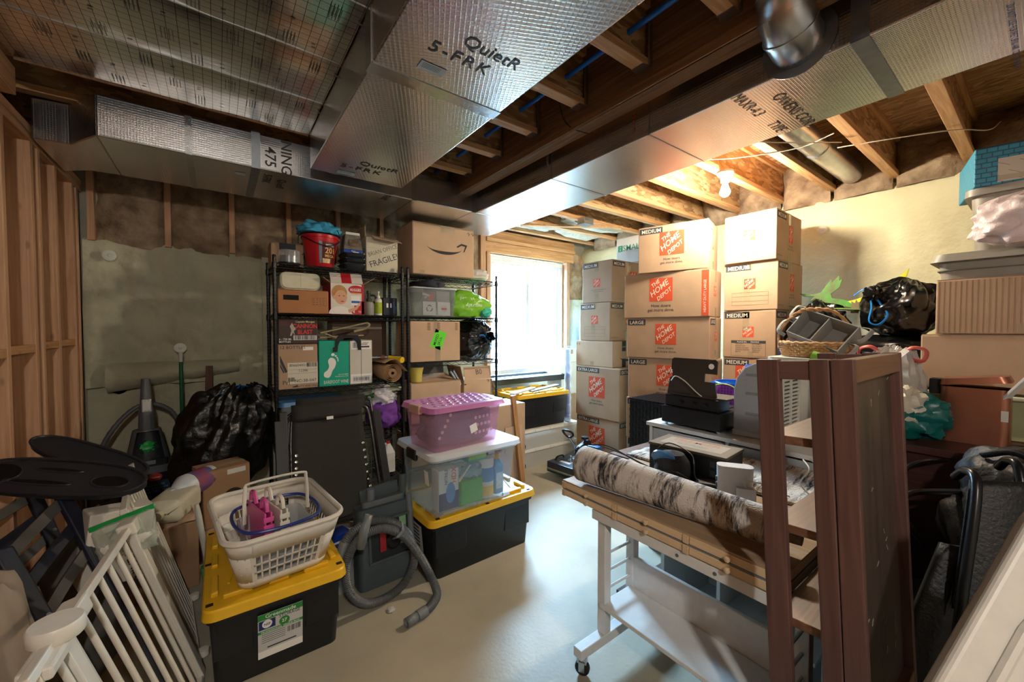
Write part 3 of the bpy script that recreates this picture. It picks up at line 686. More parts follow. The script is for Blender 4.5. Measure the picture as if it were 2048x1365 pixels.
# --- middle stack (turned a little towards the window)
W, rz, c = two((3.04, 2.325), (3.198, 1.635), .36)
H0 = .36
tops = [0, H0, 2*H0, 3*H0, 4*H0+.03]
tops = [.03, .41, .785, 1.15, 1.508, 1.90]
hd('moving_box', 'large moving box at the bottom of the stack behind the black woven chest', W, .36, .378, (c.x+.01, c.y, 0.03), rz, 'LARGE', 'big')
hd('moving_box', 'large moving box second from the floor, behind the black woven chest', W, .36, .373, (c.x, c.y, .41), rz, 'LARGE', 'big')
hd('moving_box', 'large moving box just behind the open die cutting machine', W, .36, .363, (c.x+.01, c.y-.01, .785), rz, 'LARGE', 'big')
hd('moving_box', 'large moving box with orange square under the heavy duty box', W, .36, .356, (c.x, c.y, 1.15), rz, 'LARGE', 'big')
hd('moving_box', 'heavy duty large moving box with a red band on its right edge', W+.02, .36, .39, (c.x-.01, c.y+.01, 1.508), rz, '', 'heavy')
W2, rz2, c2 = two((3.03, 2.20), (3.195, 1.655), .40)
hd('moving_box', 'medium moving box topping the middle stack, beside the bulb', W2, .40, .40, (c2.x, c2.y, 1.90), rz2, 'MEDIUM', 'big')
MB().box(-.3, .3, -.15, .15, 0, .03)
# --- right column of medium boxes
xs_ = [(3.50, 0), (3.49, .39), (3.485, .78), (3.48, 1.17), (3.475, 1.56), (3.455, 1.95)]
lab = ['medium moving box on the floor at the foot of the right column', 'medium moving box second from the floor in the right column', 'medium moving box in the right column hidden behind the grey heater',
       'medium moving box printed with a room checklist', 'medium moving box under the topmost box of the right column', 'bright medium moving box topping the right column beneath the bulb']
for (x, z), lb, st in zip(xs_, lab, ('lines', 'lines', 'big', 'place', 'lines', 'lines')):
    w_ = .40 if z < 1.9 else .385
    hd('moving_box', lb, w_, .56, .388, (x+.28, 1.465, z), -pi/2+(.03 if z > 1.5 else 0), 'MEDIUM', st)
# --- left column
hd('moving_box', 'extra large moving box on the floor behind the heat press', .565, .55, .50, (3.385, 2.745, 0), -pi/2, 'EXTRA LARGE', 'big')
hd('moving_box', 'extra large moving box with recycling mark, second in the left column', .57, .55, .52, (3.375, 2.745, .502), -pi/2+.02, 'EXTRA LARGE', 'big')
t = carton('shipping_box', 'brown shipping box with dark smile arrow and black tape in the left column', .50, .34, .262, (3.29, 2.80, 1.024), -pi/2, M_cardL, tape='')
def smile(t, W, D, H, f, size, x=0, z=None, m=M_black_ink):
    pts = []
    for i in range(17):
        a = R(215+110*i/16); pts.append((cos(a)*.9, sin(a)*.55+.55))
    up = [(cos(R(325-110*i/16))*.88, sin(R(325-110*i/16))*.55*(1-.22*sin(pi*i/16))+.55) for i in range(17)]
    pts = [(p[0]*size, p[1]*size) for p in pts+up]
    shape(t, 'smile_print', pts, m, *fr(W, D, H, f, x, z)[:1], fr(W, D, H, f)[1])
    a = [(.50, .36), (.72, .50), (.98, .46), (.86, .20), (.80, .16), (.88, .40), (.72, .42), (.54, .32)]
    shape(t, 'arrow_print', [(p[0]*size, p[1]*size) for p in a], m, *fr(W, D, H, f, x, z)[:1], fr(W, D, H, f)[1])
smile(t, .50, .34, .262, 'R', .16, .05, .06)
patch(t, 'black_tape', .06, .10, M_black_ink, *fr(.50, .34, .262, 'R', .0, .212)); patch(t, 'black_tape', .06, .085, M_black_ink, *fr(.50, .34, .262, 'R', .0, .043))
text(t, 'tape_lettering', 'prime', .016, mat('pale_blue_ink', '#9fc4dd', .6), *fr(.5, .34, .262, 'R', 0, .20), lift=.0012)
text(t, 'arrow_marks', '↑↑', .03, M_slate, *fr(.5, .34, .262, 'F', -.22, .21)); patch(t, 'tape', .045, .04, M_ctape, *fr(.5, .34, .262, 'F', -.02, .03))
hd('moving_box', 'medium moving box with address lines above the smile arrow box', .40, .54, .39, (3.395, 2.80, 1.288), -pi/2+.02, 'MEDIUM', 'lines')
hd('moving_box', 'medium moving box topping the left column below the white box', .385, .54, .42, (3.40, 2.78, 1.68), -pi/2+.03, 'MEDIUM', 'small')
t = carton('packing_box', 'white box printed SMALL in green atop the left column', .36, .30, .27, (3.62, 2.62, 2.102), -pi/2, card('white_cardboard', '#dcdcd4'), tape='')
M_green = mat('green_ink', '#2f8f6a', .7)
text(t, 'size_lettering', 'SMALL', .06, M_green, *fr(.36, .3, .27, 'F', .03, .13), bold=.004); patch(t, 'emblem', .06, .065, M_green, *fr(.36, .3, .27, 'F', -.125, .16))
text(t, 'emblem_lettering', 'H\nB', .018, M_white_ink, *fr(.36, .3, .27, 'F', -.125, .165), lift=.0014)
# white cartons on the window ledge side, with a dark portfolio leaning on them
t = carton('white_carton', 'pale carton standing below the window beside the smile arrow box', .30, .26, .40, (3.53, 3.68, .60), 0, MT['white_cardboard'], tape='T')
patch(t, 'tape', .06, .10, M_ctape, *fr(.3, .26, .40, 'F', -.02, .35))
t = carton('white_carton', 'small pale carton stacked on the carton below the window', .24, .22, .16, (3.55, 3.66, 1.00), 0, MT['white_cardboard'], tape='T'); patch(t, 'tape', .05, .06, M_ctape, *fr(.24, .22, .16, 'F', 0, .13))
t = carton('plain_carton', 'plain carton on the floor supporting the pale cartons by the window', .5, .42, .60, (3.52, 3.72, 0), 0, M_card)
# small grey cubby behind the left column with toys, and a lidded tub on it
cb = thing('cubby_shelf', 'small grey blue cubby shelf in the corner behind the box column', 'shelf', (4.02, 3.50, .0))
M_grey = plastic('slate_plastic', '#5f7280', .5)
for nm, b4 in (('side', (-.2, -.18, -.18, .18, 0, 1.50)), ('side', (.18, .2, -.18, .18, 0, 1.50)), ('top', (-.2, .2, -.18, .18, 1.50, 1.525)), ('shelf_board', (-.18, .18, -.18, .18, 1.25, 1.27)), ('shelf_board', (-.18, .18, -.18, .18, .7, .72)), ('back', (-.18, .18, .165, .18, 0, 1.5))):
    MB().box(*b4).obj(nm, M_grey, cb)
tk = thing('tulle_skirt', 'pink and teal tulle costume skirt stuffed in the corner cubby', 'costume', (4.02, 3.45, 1.27))
blob((.15, .12, .10), 2.2, .25, 6, 3, 34, 18, flat=-.05).obj('pink_layer', mat('pink_tulle', '#c968b8', .9, var=.4, scale=30), tk, smooth=True).location = (0, 0, .11)
blob((.16, .13, .035), 2.2, .3, 7, 4, 34, 12).obj('teal_layer', mat('teal_tulle', '#3fb8b0', .9, var=.3, scale=30), tk, smooth=True).location = (0, 0, .04)
tb = thing('tub', 'small blue and white tub with red lid on the corner cubby', 'tub', (4.0, 3.42, 1.526))
MB().lathe([(.06, 0), (.075, .03), (.085, .16), (.0, .16)], 22).obj('body', plastic('tub_blue', '#6a9ec9', .35), tb, smooth=True); MB().lathe([(.0862, .085), (.0872, .15)], 22).obj('label_band', plastic('tub_white', '#e6edf2', .4), tb, smooth=True)
MB().lathe([(.09, .16), (.09, .185), (.0, .188)], 22).obj('lid', plastic('tub_red', '#c33a46', .35), tb, smooth=True)
# black woven storage chest
wk = thing('woven_chest', 'black woven plastic storage chest in front of the moving boxes', 'chest', (2.80, 1.76, 0), -pi/2)
M_wov = plastic('black_weave', '#191c22', .35)
MB().box(-.20, .20, -.19, .19, 0, .85).obj('body', M_wov, wk)
b = MB(); bb = MB()
for face in range(2):
    for i in range(13):
        for j in range(28):
            o_ = .004 if (i+j) % 2 else .0015
            x0 = -.2+i*.4/13; z0 = .01+j*.84/28
            if face == 0: b.box(x0+.002, x0+.0288, -.19-.002-o_, -.19, z0+.002, z0+.028)
            else: b.box(-.2-.002-o_, -.2, x0*.95+.002, x0*.95+.0275, z0+.002, z0+.028)
b.obj('weave', M_wov, wk, kind='stuff')
for i in range(11):
    MB().box(-.205+.0375*i, -.205+.0375*i+.033, -.195, .195, .85, .862).obj('lid_band', M_wov, wk, bevel=.003)
b = MB()
for i in range(11): b.box(-.205, .205, -.195+.0355*i, -.195+.0355*i+.012, .862, .868)
b.obj('lid_weave', M_wov, wk, kind='stuff')
# ================================================================ black wire shelving units
M_blk = mat('black_epoxy', '#14161a', .32, .2)
def wire_unit(label, x0, x1, levels, y0=3.27, y1=3.71, top=1.915):
    t = thing('wire_shelving', label, 'shelving', (x0, y0, 0)); w = x1-x0; d = y1-y0
    zs = [0.01+i*.0254 for i in range(int((top-.02)/.0254)+1)]
    pts = []; rr = []
    for z in zs: pts += [(0, 0, z), (0, 0, z+.021), (0, 0, z+.0215), (0, 0, z+.0249)]; rr += [.0128, .0128, .0108, .0108]
    pp = MB().tube(pts, rr, 10).mesh('post', True)
    for x, y in ((0, 0), (w, 0), (0, d), (w, d)):
        o = mkobj('post', pp, M_blk, t); o.location = (x, y, 0)
        c = MB().lathe([(0, top), (.0135, top), (.0135, top+.012), (.009, top+.018), (0, top+.018)], 12).obj('post_cap', plastic('cap_black', '#101114', .5), o, smooth=True)
    sh = MB()
    for y in (0, d):
        for dz, r_ in ((0, .0032), (-.032, .0032)): sh.tube([(.012, y, dz), (w-.012, y, dz)], r_, 6)
        n = 22; z = [(.015+(w-.03)*i/n, y, -.003 if i % 2 else -.029) for i in range(n+1)]; sh.tube(z, .0022, 5)
    for x in (0, w):
        for dz in (0, -.032): sh.tube([(x, .012, dz), (x, d-.012, dz)], .0032, 6)
        n = 10; z = [(x, .015+(d-.03)*i/n, -.003 if i % 2 else -.029) for i in range(n+1)]; sh.tube(z, .0022, 5)
    n = 34
    for i in range(1, n): x = w*i/n; sh.tube([(x, 0, .0045), (x, d, .0045)], .0018, 5)
    for y in (d*.33, d*.67): sh.tube([(0, y, -.001), (w, y, -.001)], .003, 5)
    for x in (0, w):
        for y in (0, d): sh.lathe([(.0135, -.04), (.017, -.036), (.0165, .004), (.0135, .006)], 10, Matrix.Translation((x, y, 0)))
    me = sh.mesh('wire_shelf', True)
    for z in levels: o = mkobj('wire_shelf', me, M_blk, t); o.location = (0, 0, z-.006)
    return t
LV1 = (1.88, 1.518, .962, .565, .19); LV2 = (1.878, 1.518, 1.113, .57, .19)
wire_unit('black wire shelving unit against the insulation, holding the wine cartons', .33, 1.263, LV1)
wire_unit('black wire shelving unit beside the window, holding the big smile box', 1.312, 2.225, LV2)
def bx(name, label, x0, x1, y0, y1, z0, z1, m, **k):
    return carton(name, label, x1-x0, y1-y0, z1-z0, ((x0+x1)/2, (y0+y1)/2, z0), 0, m, **k)
def F(t, x=0, z=None):
    W, D, H = t['dims']; return fr(W, D, H, 'F', x, z)
def Fs(t, s, x=0, z=None):
    W, D, H = t['dims']; return fr(W, D, H, s, x, z)
# ---- unit 1, top shelf
t = bx('carton', 'small brown carton behind the disc spindle on the top shelf', .33, .55, 3.47, 3.68, 1.884, 2.06, M_card, tape='T')
text(t, 'arrow_marks', '↑↑', .05, M_slate, *F(t, .085, .07)); patch(t, 'torn_tape', .11, .05, M_slate, *F(t, .0, .15))
sp = thing('disc_spindle', 'clear disc spindle tub on the left end of the top shelf', 'spindle', (.437, 3.37, 1.884))
MB().lathe([(.07, .0), (.075, .004), (.075, .012), (0, .012)], 28).obj('base', plastic('spindle_base', '#1b1c1e', .4), sp, smooth=True)
MB().lathe([(.061, .013), (.061, .062), (.0, .062)], 28).obj('discs', mat('disc_stack', '#70757a', .3, .6, var=.3, scale=200, stretch=(.02, .02, 1)), sp, smooth=True)
MB().lathe([(.071, .013), (.071, .098), (.066, .103), (0, .103)], 28).obj('cover', clearp('spindle_clear', '#e8eaea', .22, .1), sp, smooth=True)
bk = thing('popcorn_bucket', 'red plastic popcorn bucket with gold lettering on the top shelf', 'bucket', (.655, 3.40, 1.885), rz=.12)
M_redp = plastic('bucket_red', '#c2202a', .3)
MB().lathe([(.0, .004), (.088, 0), (.092, .004), (.128, .215), (.134, .217), (.134, .238), (.126, .238), (.09, .012), (0, .012)], 36).obj('shell', M_redp, bk, smooth=True)
def conic(r0, r1, z0, z1, a0, a1, m, nm, off=.0012, n=14):
    def fn(a, b): th = R(a0+(a1-a0)*a); r_ = r0+(r1-r0)*b+off; return V((r_*cos(th), r_*sin(th), z0+(z1-z0)*b))
    return MB().grid(n, 2, fn).obj(nm, m, bk, smooth=True)
conic(.0955, .1225, .025, .185, -100, -40, mat('bucket_label', '#5a1512', .5, var=.3, scale=20), 'label'); conic(.0955, .1225, .025, .185, -112, -101, mat('silver_print', '#5d6b74', .3, .5), 'label_strip')
conic(.0958, .1012, .027, .06, -99, -66, mat('popcorn_print', '#d9b98a', .7, var=.35, scale=60), 'popcorn_print', .002)
def arc_text(par, s, size, m, r_, z, a_mid, name, tilt=.0, bold=.02):
    vs, fs, w = glyphs(s, size, bold); o = MB().add([V((r_*cos(R(a_mid)+v.x/r_), r_*sin(R(a_mid)+v.x/r_), z+v.y)) for v in vs], fs).obj(name, m, par); return o
M_gold = mat('gold_print', '#dca65a', .5)
arc_text(bk, '201', .042, M_gold, .1165, .10, -72, 'lettering'); arc_text(bk, 'MEGA', .02, M_gold, .1115, .070, -72, 'lettering'); arc_text(bk, 'MOVIE', .016, M_white_ink, .1225, .152, -74, 'lettering')
b = MB().tube([(.134*cos(R(a)), .134*sin(R(a)), .225-.0*a) for a in range(0, 1)]+[(.139*cos(R(a)), .139*sin(R(a)), .22-.07*sin(R(a+0))**2) for a in range(-175, 0, 12)], .004, 6); b.obj('handle', plastic('bucket_black', '#16161a', .5), bk, smooth=True)
cl = thing('blue_drawstring_bag', 'light blue drawstring cloth bag heaped on the red bucket', 'bag', (.655, 3.42, 2.126))
blob((.155, .13, .085), 2.4, .15, 3, 5, 64, 40, flat=-.01).obj('cloth', mat('blue_cloth', '#3f9fc4', .8, var=.12, scale=8, bump=.4, bscale=18), cl, smooth=True).location = (0, 0, .025)
MB().tube(curve([(.08, -.10, .09), (.11, -.135, .02), (.12, -.15, -.06), (.10, -.15, -.16)], 6), .003, 6).obj('cord', plastic('black_cord', '#141416', .6), cl, smooth=True)
MB().tube(curve([(-.13, -.06, .05), (-.155, -.06, -.02), (-.16, -.07, -.08)], 6), .003, 6).obj('cord', MT['black_cord'], cl, smooth=True)
M_tray = plastic('tray_black', '#1d1f22', .3)
for i in range(3):
    tr = thing('food_tray', ['lowest black plastic food tray in the stack on the top shelf', 'middle black plastic food tray in the stack on the top shelf', 'upper black plastic food tray in the stack on the top shelf'][i], 'tray', (.885, 3.39, 1.884+.042*i), group='black food trays')
    MB().rbox(.066, .09, 0, .037, .02, 4, 1.2).obj('tray_body', M_tray, tr, smooth=True); MB().rbox(.088, .116, .036, .041, .025, 4).obj('rim', M_tray, tr, smooth=True)
pk = thing('boxed_kit', 'white and blue retail package on the black food trays', 'package', (.885, 3.39, 2.0105))
MB().taper((.075, .06), (.073, .058), .0, .03).obj('blue_base', plastic('kit_blue', '#1f4fb0', .4), pk, bevel=.004); MB().taper((.073, .058), (.058, .05), .0302, .155).obj('carton_body', mat('kit_grey', '#6c655c', .6, var=.4, scale=18), pk, bevel=.006)
MB().taper((.060, .052), (.055, .048), .12, .172).obj('white_top', plastic('kit_white', '#dddcd6', .5), pk, bevel=.006); patch(pk, 'photo_print', .07, .05, mat('kit_photo', '#8c6a4a', .6, col2='#2d2a28', scale=22), (.005, -.0585, .085), (1, 0, 0), (0, .1, 1), lift=.004)
patch(pk, 'price_sticker', .045, .02, M_white_ink, (.02, -.061, -.0+.005), (1, 0, 0), lift=.001); text(pk, 'lettering', 'PRO', .012, M_white_ink, (0, -.0605, .012), (1, 0, 0), lift=.002)
t = bx('storage_carton', 'white carton marked FRAGILE in black marker on the top shelf', .985, 1.25, 3.33, 3.68, 1.884, 2.165, card('white_file_board', '#cfc9b2'), tape='', flaps=False)
text(t, 'marker_lettering', 'FRAGILE!', .05, M_slate, *F(t, .02, .075), rot=R(22), bold=.0, squeeze=.9); text(t, 'marker_lettering', 'BRIAN OFFICE', .034, mat('faint_marker', '#6d6a66', .8), *F(t, .01, .165), rot=R(22), squeeze=.85)
multi(t, 'form_lines', [(-.12, -.02, .0, .0012), (-.12, -.02, .05, .0512), (-.12, -.02, .10, .1012), (-.12, -.1188, -.09, .1), (-.021, -.02, -.09, .1), (-.12, -.02, -.09, -.0888)], mat('mauve_ink', '#9a7f8d', .7), *F(t, 0, .14))
text(t, 'marker_lettering', 'E!', .05, M_slate, *Fs(t, 'L', .12, .14))
o = MB().box(-.1, .13, -.10, .0, 0, .004).obj('open_flap', M_card, t); o.matrix_local = basis((.005, -.175, .282), (1, .0, -.08), (0, .93, .36))
o = MB().box(-.003, .0, -.15, .17, 0, .09).obj('open_flap', M_card, t); o.location = (-.13, 0, .279)
# ---- unit 1, second shelf
t = bx('produce_carton', 'brown carton with hand hole under the cream container', .352, .69, 3.30, 3.66, 1.522, 1.696, card('red_cardboard', '#b07a50'), tape='')
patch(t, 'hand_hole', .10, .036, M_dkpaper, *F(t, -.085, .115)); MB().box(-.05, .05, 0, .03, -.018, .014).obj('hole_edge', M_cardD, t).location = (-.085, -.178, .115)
multi(t, 'table_print', [(-.05, .05, .03, .0312), (-.05, .05, -.03, -.0288), (-.05, -.0488, -.03, .03), (.0488, .05, -.03, .03)]+[(-.045+.022*i, -.032+.022*i, .02-.014*j, .023-.014*j) for i in range(4) for j in range(4)], M_slate, *F(t, .105, .09))
ct = thing('food_container', 'cream plastic container lying on its side on the brown carton', 'container', (.512, 3.37, 1.767), rx=pi/2-.12)
M_creamp = plastic('cream_plastic', '#d8d5bb', .35)
MB().rbox(.125, .058, .0, .015, .035, 5).obj('lid', M_creamp, ct, smooth=True); MB().rbox(.138, .068, -.012, .0, .04, 5, .96).obj('rim', M_creamp, ct, smooth=True); MB().rbox(.115, .05, -.16, -.012, .035, 5, 1.15).obj('tub', M_creamp, ct, smooth=True)
multi(ct, 'lid_groove', [(-.004, -.002, -.05, .05), (.03, .1, -.035, -.034)], mat('cream_shade', '#a9a68c', .5), (0, 0, .015), (1, 0, 0), (0, 1, 0))
t = bx('diaper_carton', 'red and white diaper carton with a baby picture on the second shelf', .705, .955, 3.30, 3.60, 1.522, 1.765, mat('diaper_red', '#b81f2a', .5), tape='', flaps=False)
patch(t, 'front_print', .248, .24, mat('diaper_white', '#e0d8cc', .55), *F(t)); patch(t, 'red_band', .075, .105, MT['diaper_red'], *F(t, .087, .055), lift=.0008); patch(t, 'red_band', .018, .24, MT['diaper_red'], *F(t, .116), lift=.0008)
M_skin = mat('baby_skin_print', '#d9a482', .6); M_hair = mat('baby_hair_print', '#b98a52', .6, var=.2, scale=40)
def ell(rx, ry, cx=0, cy=0, n=22, a0=0, a1=360): return [(cx+rx*cos(R(a0+(a1-a0)*i/n)), cy+ry*sin(R(a0+(a1-a0)*i/n))) for i in range(n if a1-a0 == 360 else n+1)]
shape(t, 'hair_print', ell(.058, .062, -.062, .045), M_hair, *F(t), lift=.001); shape(t, 'face_print', ell(.046, .056, -.05, .012), M_skin, *F(t), lift=.0013); shape(t, 'ear_print', ell(.010, .016, -.098, .01), M_skin, *F(t), lift=.0016)
shape(t, 'shirt_print', ell(.085, .06, -.055, -.118, 20, 0, 180), mat('shirt_print', '#efe9df', .6), *F(t), lift=.0016); shape(t, 'arm_print', [(.0, -.085), (.06, -.06), (.085, -.03), (.095, -.04), (.07, -.08), (.01, -.11)], M_skin, *F(t), lift=.0018)
for ex in (-.062, -.03): shape(t, 'eye_print', ell(.006, .0035, ex, .022), M_slate, *F(t), lift=.002)
shape(t, 'mouth_print', ell(.012, .004, -.04, -.02), M_red_ink, *F(t), lift=.002)
shape(t, 'brand_shape', ell(.06, .035, .065, .075), MT['diaper_red'], *F(t), lift=.001); text(t, 'brand_lettering', 'HUGGIES', .022, M_white_ink, *F(t, .06, .185), bold=.02, lift=.0016, fit=.085); patch(t, 'gold_strip', .075, .01, M_gold, *F(t, .065, .168), lift=.0018)
patch(t, 'claim_print', .07, .075, M_white_ink, *F(t, .06, .11), lift=.0012); patch(t, 'blue_strip', .065, .018, M_blue_ink, *F(t, .06, .10), lift=.0018)
shape(t, 'size_disc', ell(.018, .018, .045, -.1), M_red_ink, *F(t), lift=.0012); text(t, 'size_number', '4', .02, M_white_ink, *F(t, .045, .012), bold=.02, lift=.0022); text(t, 'count_lettering', '70', .016, M_white_ink, *F(t, .09, .014), lift=.0022)
o = MB().box(-.12, .12, 0, .10, 0, .003).obj('open_flap', mat('flap_white', '#d5cfc6', .6), t); o.matrix_local = basis((.0, -.14, .243), (1, 0, .02), (0, .45, .9)); MB().box(-.04, .035, .002, .098, .003, .0036).obj('flap_stripe', MT['diaper_red'], o)
o = MB().box(-.003, .0, -.14, .15, 0, .07).obj('open_flap', M_cardD, t); o.location = (-.12, 0, .243); o.rotation_euler = (0, -.9, 0)
o = MB().box(0, .003, -.14, .15, 0, .11).obj('open_flap', M_cardL, t); o.location = (.122, 0, .243); o.rotation_euler = (0, 1.0, 0)
sr = thing('pump_sprayer', 'small grey garden pump sprayer on the second shelf', 'sprayer', (1.012, 3.36, 1.522))
MB().lathe([(.036, 0), (.04, .005), (.04, .085), (.034, .105), (.02, .112), (0, .112)], 22).obj('tank', plastic('sprayer_grey', '#8f9087', .4), sr, smooth=True); M_dgreen = plastic('sprayer_green', '#16291f', .4)
MB().lathe([(.022, .11), (.022, .135), (.012, .14), (.012, .175), (.018, .178), (.018, .20), (0, .202)], 18).obj('pump', M_dgreen, sr, smooth=True); MB().tube(curve([(.012, -.0, .165), (.05, 0, .16), (.055, 0, .12), (.034, 0, .10)], 6), .008, 8).obj('handle', M_dgreen, sr, smooth=True)
lo = thing('lotion_bottle', 'white and lime pump bottle on the second shelf', 'bottle', (1.088, 3.35, 1.522))
MB().lathe([(.026, 0), (.029, .004), (.029, .125), (.022, .138), (.012, .142), (0, .142)], 20).obj('bottle_body', plastic('bottle_white', '#dfe0d8', .35), lo, smooth=True); MB().lathe([(.0298, .015), (.0298, .108)], 20).obj('label', mat('lime_label', '#a5b626', .5, var=.15, scale=60), lo, smooth=True)
MB().lathe([(.013, .142), (.013, .162), (.005, .165), (.005, .185), (.009, .187), (.007, .20), (0, .2)], 14).obj('pump', MT['bottle_white'], lo, smooth=True)
t = bx('dark_carton', 'dark navy product box at the right end of the second shelf', 1.125, 1.245, 3.34, 3.52, 1.522, 1.672, mat('navy_box', '#1b2130', .5), tape='', flaps=False)
patch(t, 'white_label', .016, .036, M_white_ink, *F(t, -.025, .085)); patch(t, 'white_label', .012, .036, M_white_ink, *F(t, .005, .085)); text(t, 'lettering', 'CONTAINER\nOF THE', .012, M_blue_ink, *F(t, .035, .02), rot=pi/2, align='LEFT')
# ---- unit 1, third shelf
t = bx('spirits_carton', 'dark brown spirits carton with red lettering and bar code', .350, .608, 3.29, 3.62, 1.296, 1.482, mat('spirits_brown', '#3a2622', .5, var=.2, scale=14), tape='', flaps=False)
text(t, 'lettering', 'CANNON\nBLAST', .03, mat('spirits_red', '#d23a33', .6), *F(t, .045, .118), bold=.03, squeeze=.85); text(t, 'lettering', 'Captain Morgan', .014, mat('spirits_cream', '#e4d7a4', .6), *F(t, .045, .158), bold=.01)
patch(t, 'bar_code_field', .155, .034, M_white_ink, *F(t, .045, .046)); multi(t, 'bar_code', barcode(.145, .030, 40, seed=3), M_black_ink, *F(t, .045, .047), lift=.0009); text(t, 'lettering', '6 - 750 ML\nBOTTLES', .013, M_white_ink, *F(t, -.125, .03), align='LEFT', bold=.01)
text(t, 'lettering', 'CAPTAIN MORGAN\nORIGINAL RUM\nSPICED SPIRIT', .009, mat('dark_red_ink', '#7d2420', .6), *F(t, -.123, .165), align='LEFT'); shape(t, 'figure_print', [(-.055, .06), (-.045, .1), (-.055, .13), (-.04, .155), (-.03, .13), (-.015, .11), (-.03, .095), (-.022, .06), (-.035, .085), (-.045, .06)], mat('grey_figure', '#b5a9a0', .6), *F(t, 0, 0))
t = bx('bottle_carton', 'brown wine carton with white shipping label NC-38-047', .347, .606, 3.29, 3.62, .966, 1.294, M_card, tape='')
text(t, 'lettering', '12 BOTTLES', .022, M_slate, *F(t, -.12, .295), align='LEFT', bold=.01); patch(t, 'shipping_label', .20, .155, mat('label_paper', '#d8d2c0', .6), *F(t, .029, .115))
text(t, 'label_lettering', '8066040215', .018, M_slate, *F(t, -.06, .165), align='LEFT', lift=.0014); text(t, 'label_lettering', '12286', .018, M_slate, *F(t, .03, .125), lift=.0014); text(t, 'label_lettering', 'NC-38-047', .022, M_slate, *F(t, .045, .048), lift=.0014)
multi(t, 'bar_code', barcode(.07, .032, 20, .09, .06, 5)+barcode(.045, .03, 12, -.045, -.045, 6)+[(-.07, .12, .025, .0262), (-.07, .12, -.002, -.0008)], M_black_ink, *F(t, 0, .115), lift=.0009)
text(t, 'lettering', 'QUALITY AND VALUE', .013, M_slate, *F(t, .05, .012), bold=.01); shape(t, 'stripe_print', [(-.118, .25), (-.118, .20), (-.085, .12), (-.072, .13)], M_slate, *F(t, 0, 0)); shape(t, 'stripe_print', [(-.118, .19), (-.118, .165), (-.098, .12), (-.09, .125)], M_slate, *F(t, 0, 0)); patch(t, 'small_label', .07, .025, M_white_ink, *F(t, .065, .295))
shape(t, 'stripe_print', [(-.045, .012), (-.01, .03), (-.005, .012)], M_slate, *F(t, 0, 0)); text(t, 'lettering', 'Pri', .03, M_slate, *F(t, -.105, .035), align='LEFT')
t = bx('wine_carton', 'teal wine carton with a white bare footprint', .613, .833, 3.285, 3.60, .966, 1.318, mat('teal_print', '#0fa487', .55), tape='', flaps=False)
sole = curve([(-.06, -.115, 0), (-.03, -.125, 0), (-.012, -.105, 0), (.0, -.07, 0), (.02, -.04, 0), (.028, .0, 0), (.012, .03, 0), (-.015, .035, 0), (-.032, .01, 0), (-.025, -.03, 0), (-.035, -.06, 0), (-.062, -.085, 0)], 4, True)
shape(t, 'footprint', [(p.x*.95-.015, p.y*.95+.02) for p in sole], M_white_ink, *F(t, 0, .165))
for a in ((-.012, .066, .013), (.008, .055, .0075), (.018, .041, .0066), (.023, .029, .0055), (.024, .017, .0048)): shape(t, 'toe_print', ell(a[2], a[2]*.9, a[0]+.002, a[1]+.012, 16), M_white_ink, *F(t, 0, .165))
text(t, 'lettering', 'BAREFOOT WINE', .026, M_white_ink, *F(t, .012, .02), bold=.0, fit=.18); text(t, 'lettering', '800-750-8828\nbarefootwine.com', .009, M_white_ink, *F(t, .10, .082), align='RIGHT')
t = bx('white_wine_carton', 'white carton with bar codes standing beside the teal carton', .837, 1.012, 3.285, 3.60, .966, 1.318, card('white_box_board', '#d3cec2'), tape='', flaps=False)
patch(t, 'seam', .003, .35, M_slate, *F(t, 0)); patch(t, 'label_panel', .155, .065, M_white_ink, *F(t, 0, .312)); multi(t, 'bar_code', barcode(.05, .045, 14, -.04, .0, 9)+[(.0, .065, -.02, -.006), (.0, .05, .004, .010), (.01, .06, .016, .02)], mat('violet_ink', '#4b4a63', .6), *F(t, 0, .312), lift=.0009)
patch(t, 'label_panel', .16, .07, M_white_ink, *F(t, 0, .045)); multi(t, 'bar_code', barcode(.13, .03, 30, .0, .0, 11)+[(-.07, .07, .02, .022), (-.07, .07, -.022, -.02)], MT['violet_ink'], *F(t, 0, .042), lift=.0009)
sk = thing('plastic_rail', 'translucent straw coloured plastic rail lying on the wine cartons', 'rail', (.80, 3.40, 1.325))
M_straw = plastic('straw_plastic', '#a99a76', .3)
MB().bar((-.16, 0, .05), (.20, 0, .135), .07, .012).obj('upper_rail', M_straw, sk, bevel=.004); MB().bar((-.16, .02, .015), (.18, .03, .03), .06, .012).obj('lower_rail', M_straw, sk, bevel=.004)
MB().tube(curve([(.20, 0, .135), (.225, 0, .12), (.20, 0, .09), (.10, 0, .06)], 6), .010, 8).obj('hook', M_straw, sk, smooth=True); MB().bar((-.14, -.02, .055), (-.04, -.02, .012), .01, .008).obj('clip', M_straw, sk)
br = thing('plastic_bracket', 'black plastic bracket straddling the front of the teal carton', 'bracket', (.82, 3.275, 1.23))
MB().prism([(-.105, 0), (-.075, 0), (-.07, .05), (-.055, .085), (.05, .095), (.075, .06), (.08, .01), (.105, .01), (.10, .09), (.08, .13), (-.06, .125), (-.088, .085), (-.092, .035), (-.105, .035)], -.03, .0, Matrix.Rotation(pi/2, 4, 'X')@Matrix.Translation((0, 0, 0))).obj('arch', plastic('bracket_black', '#121316', .4), br, bevel=.003)
MB().box(-.03, .04, -.0, .03, .085, .105).obj('switch_plate', MT['bracket_black'], br)
cr = thing('paper_roll', 'roll of brown kraft paper poking out of the third shelf', 'paper roll', (1.15, 3.20, 1.045), rx=0)
M_kraft = mat('kraft_paper', '#a98a66', .85, var=.08, scale=10)
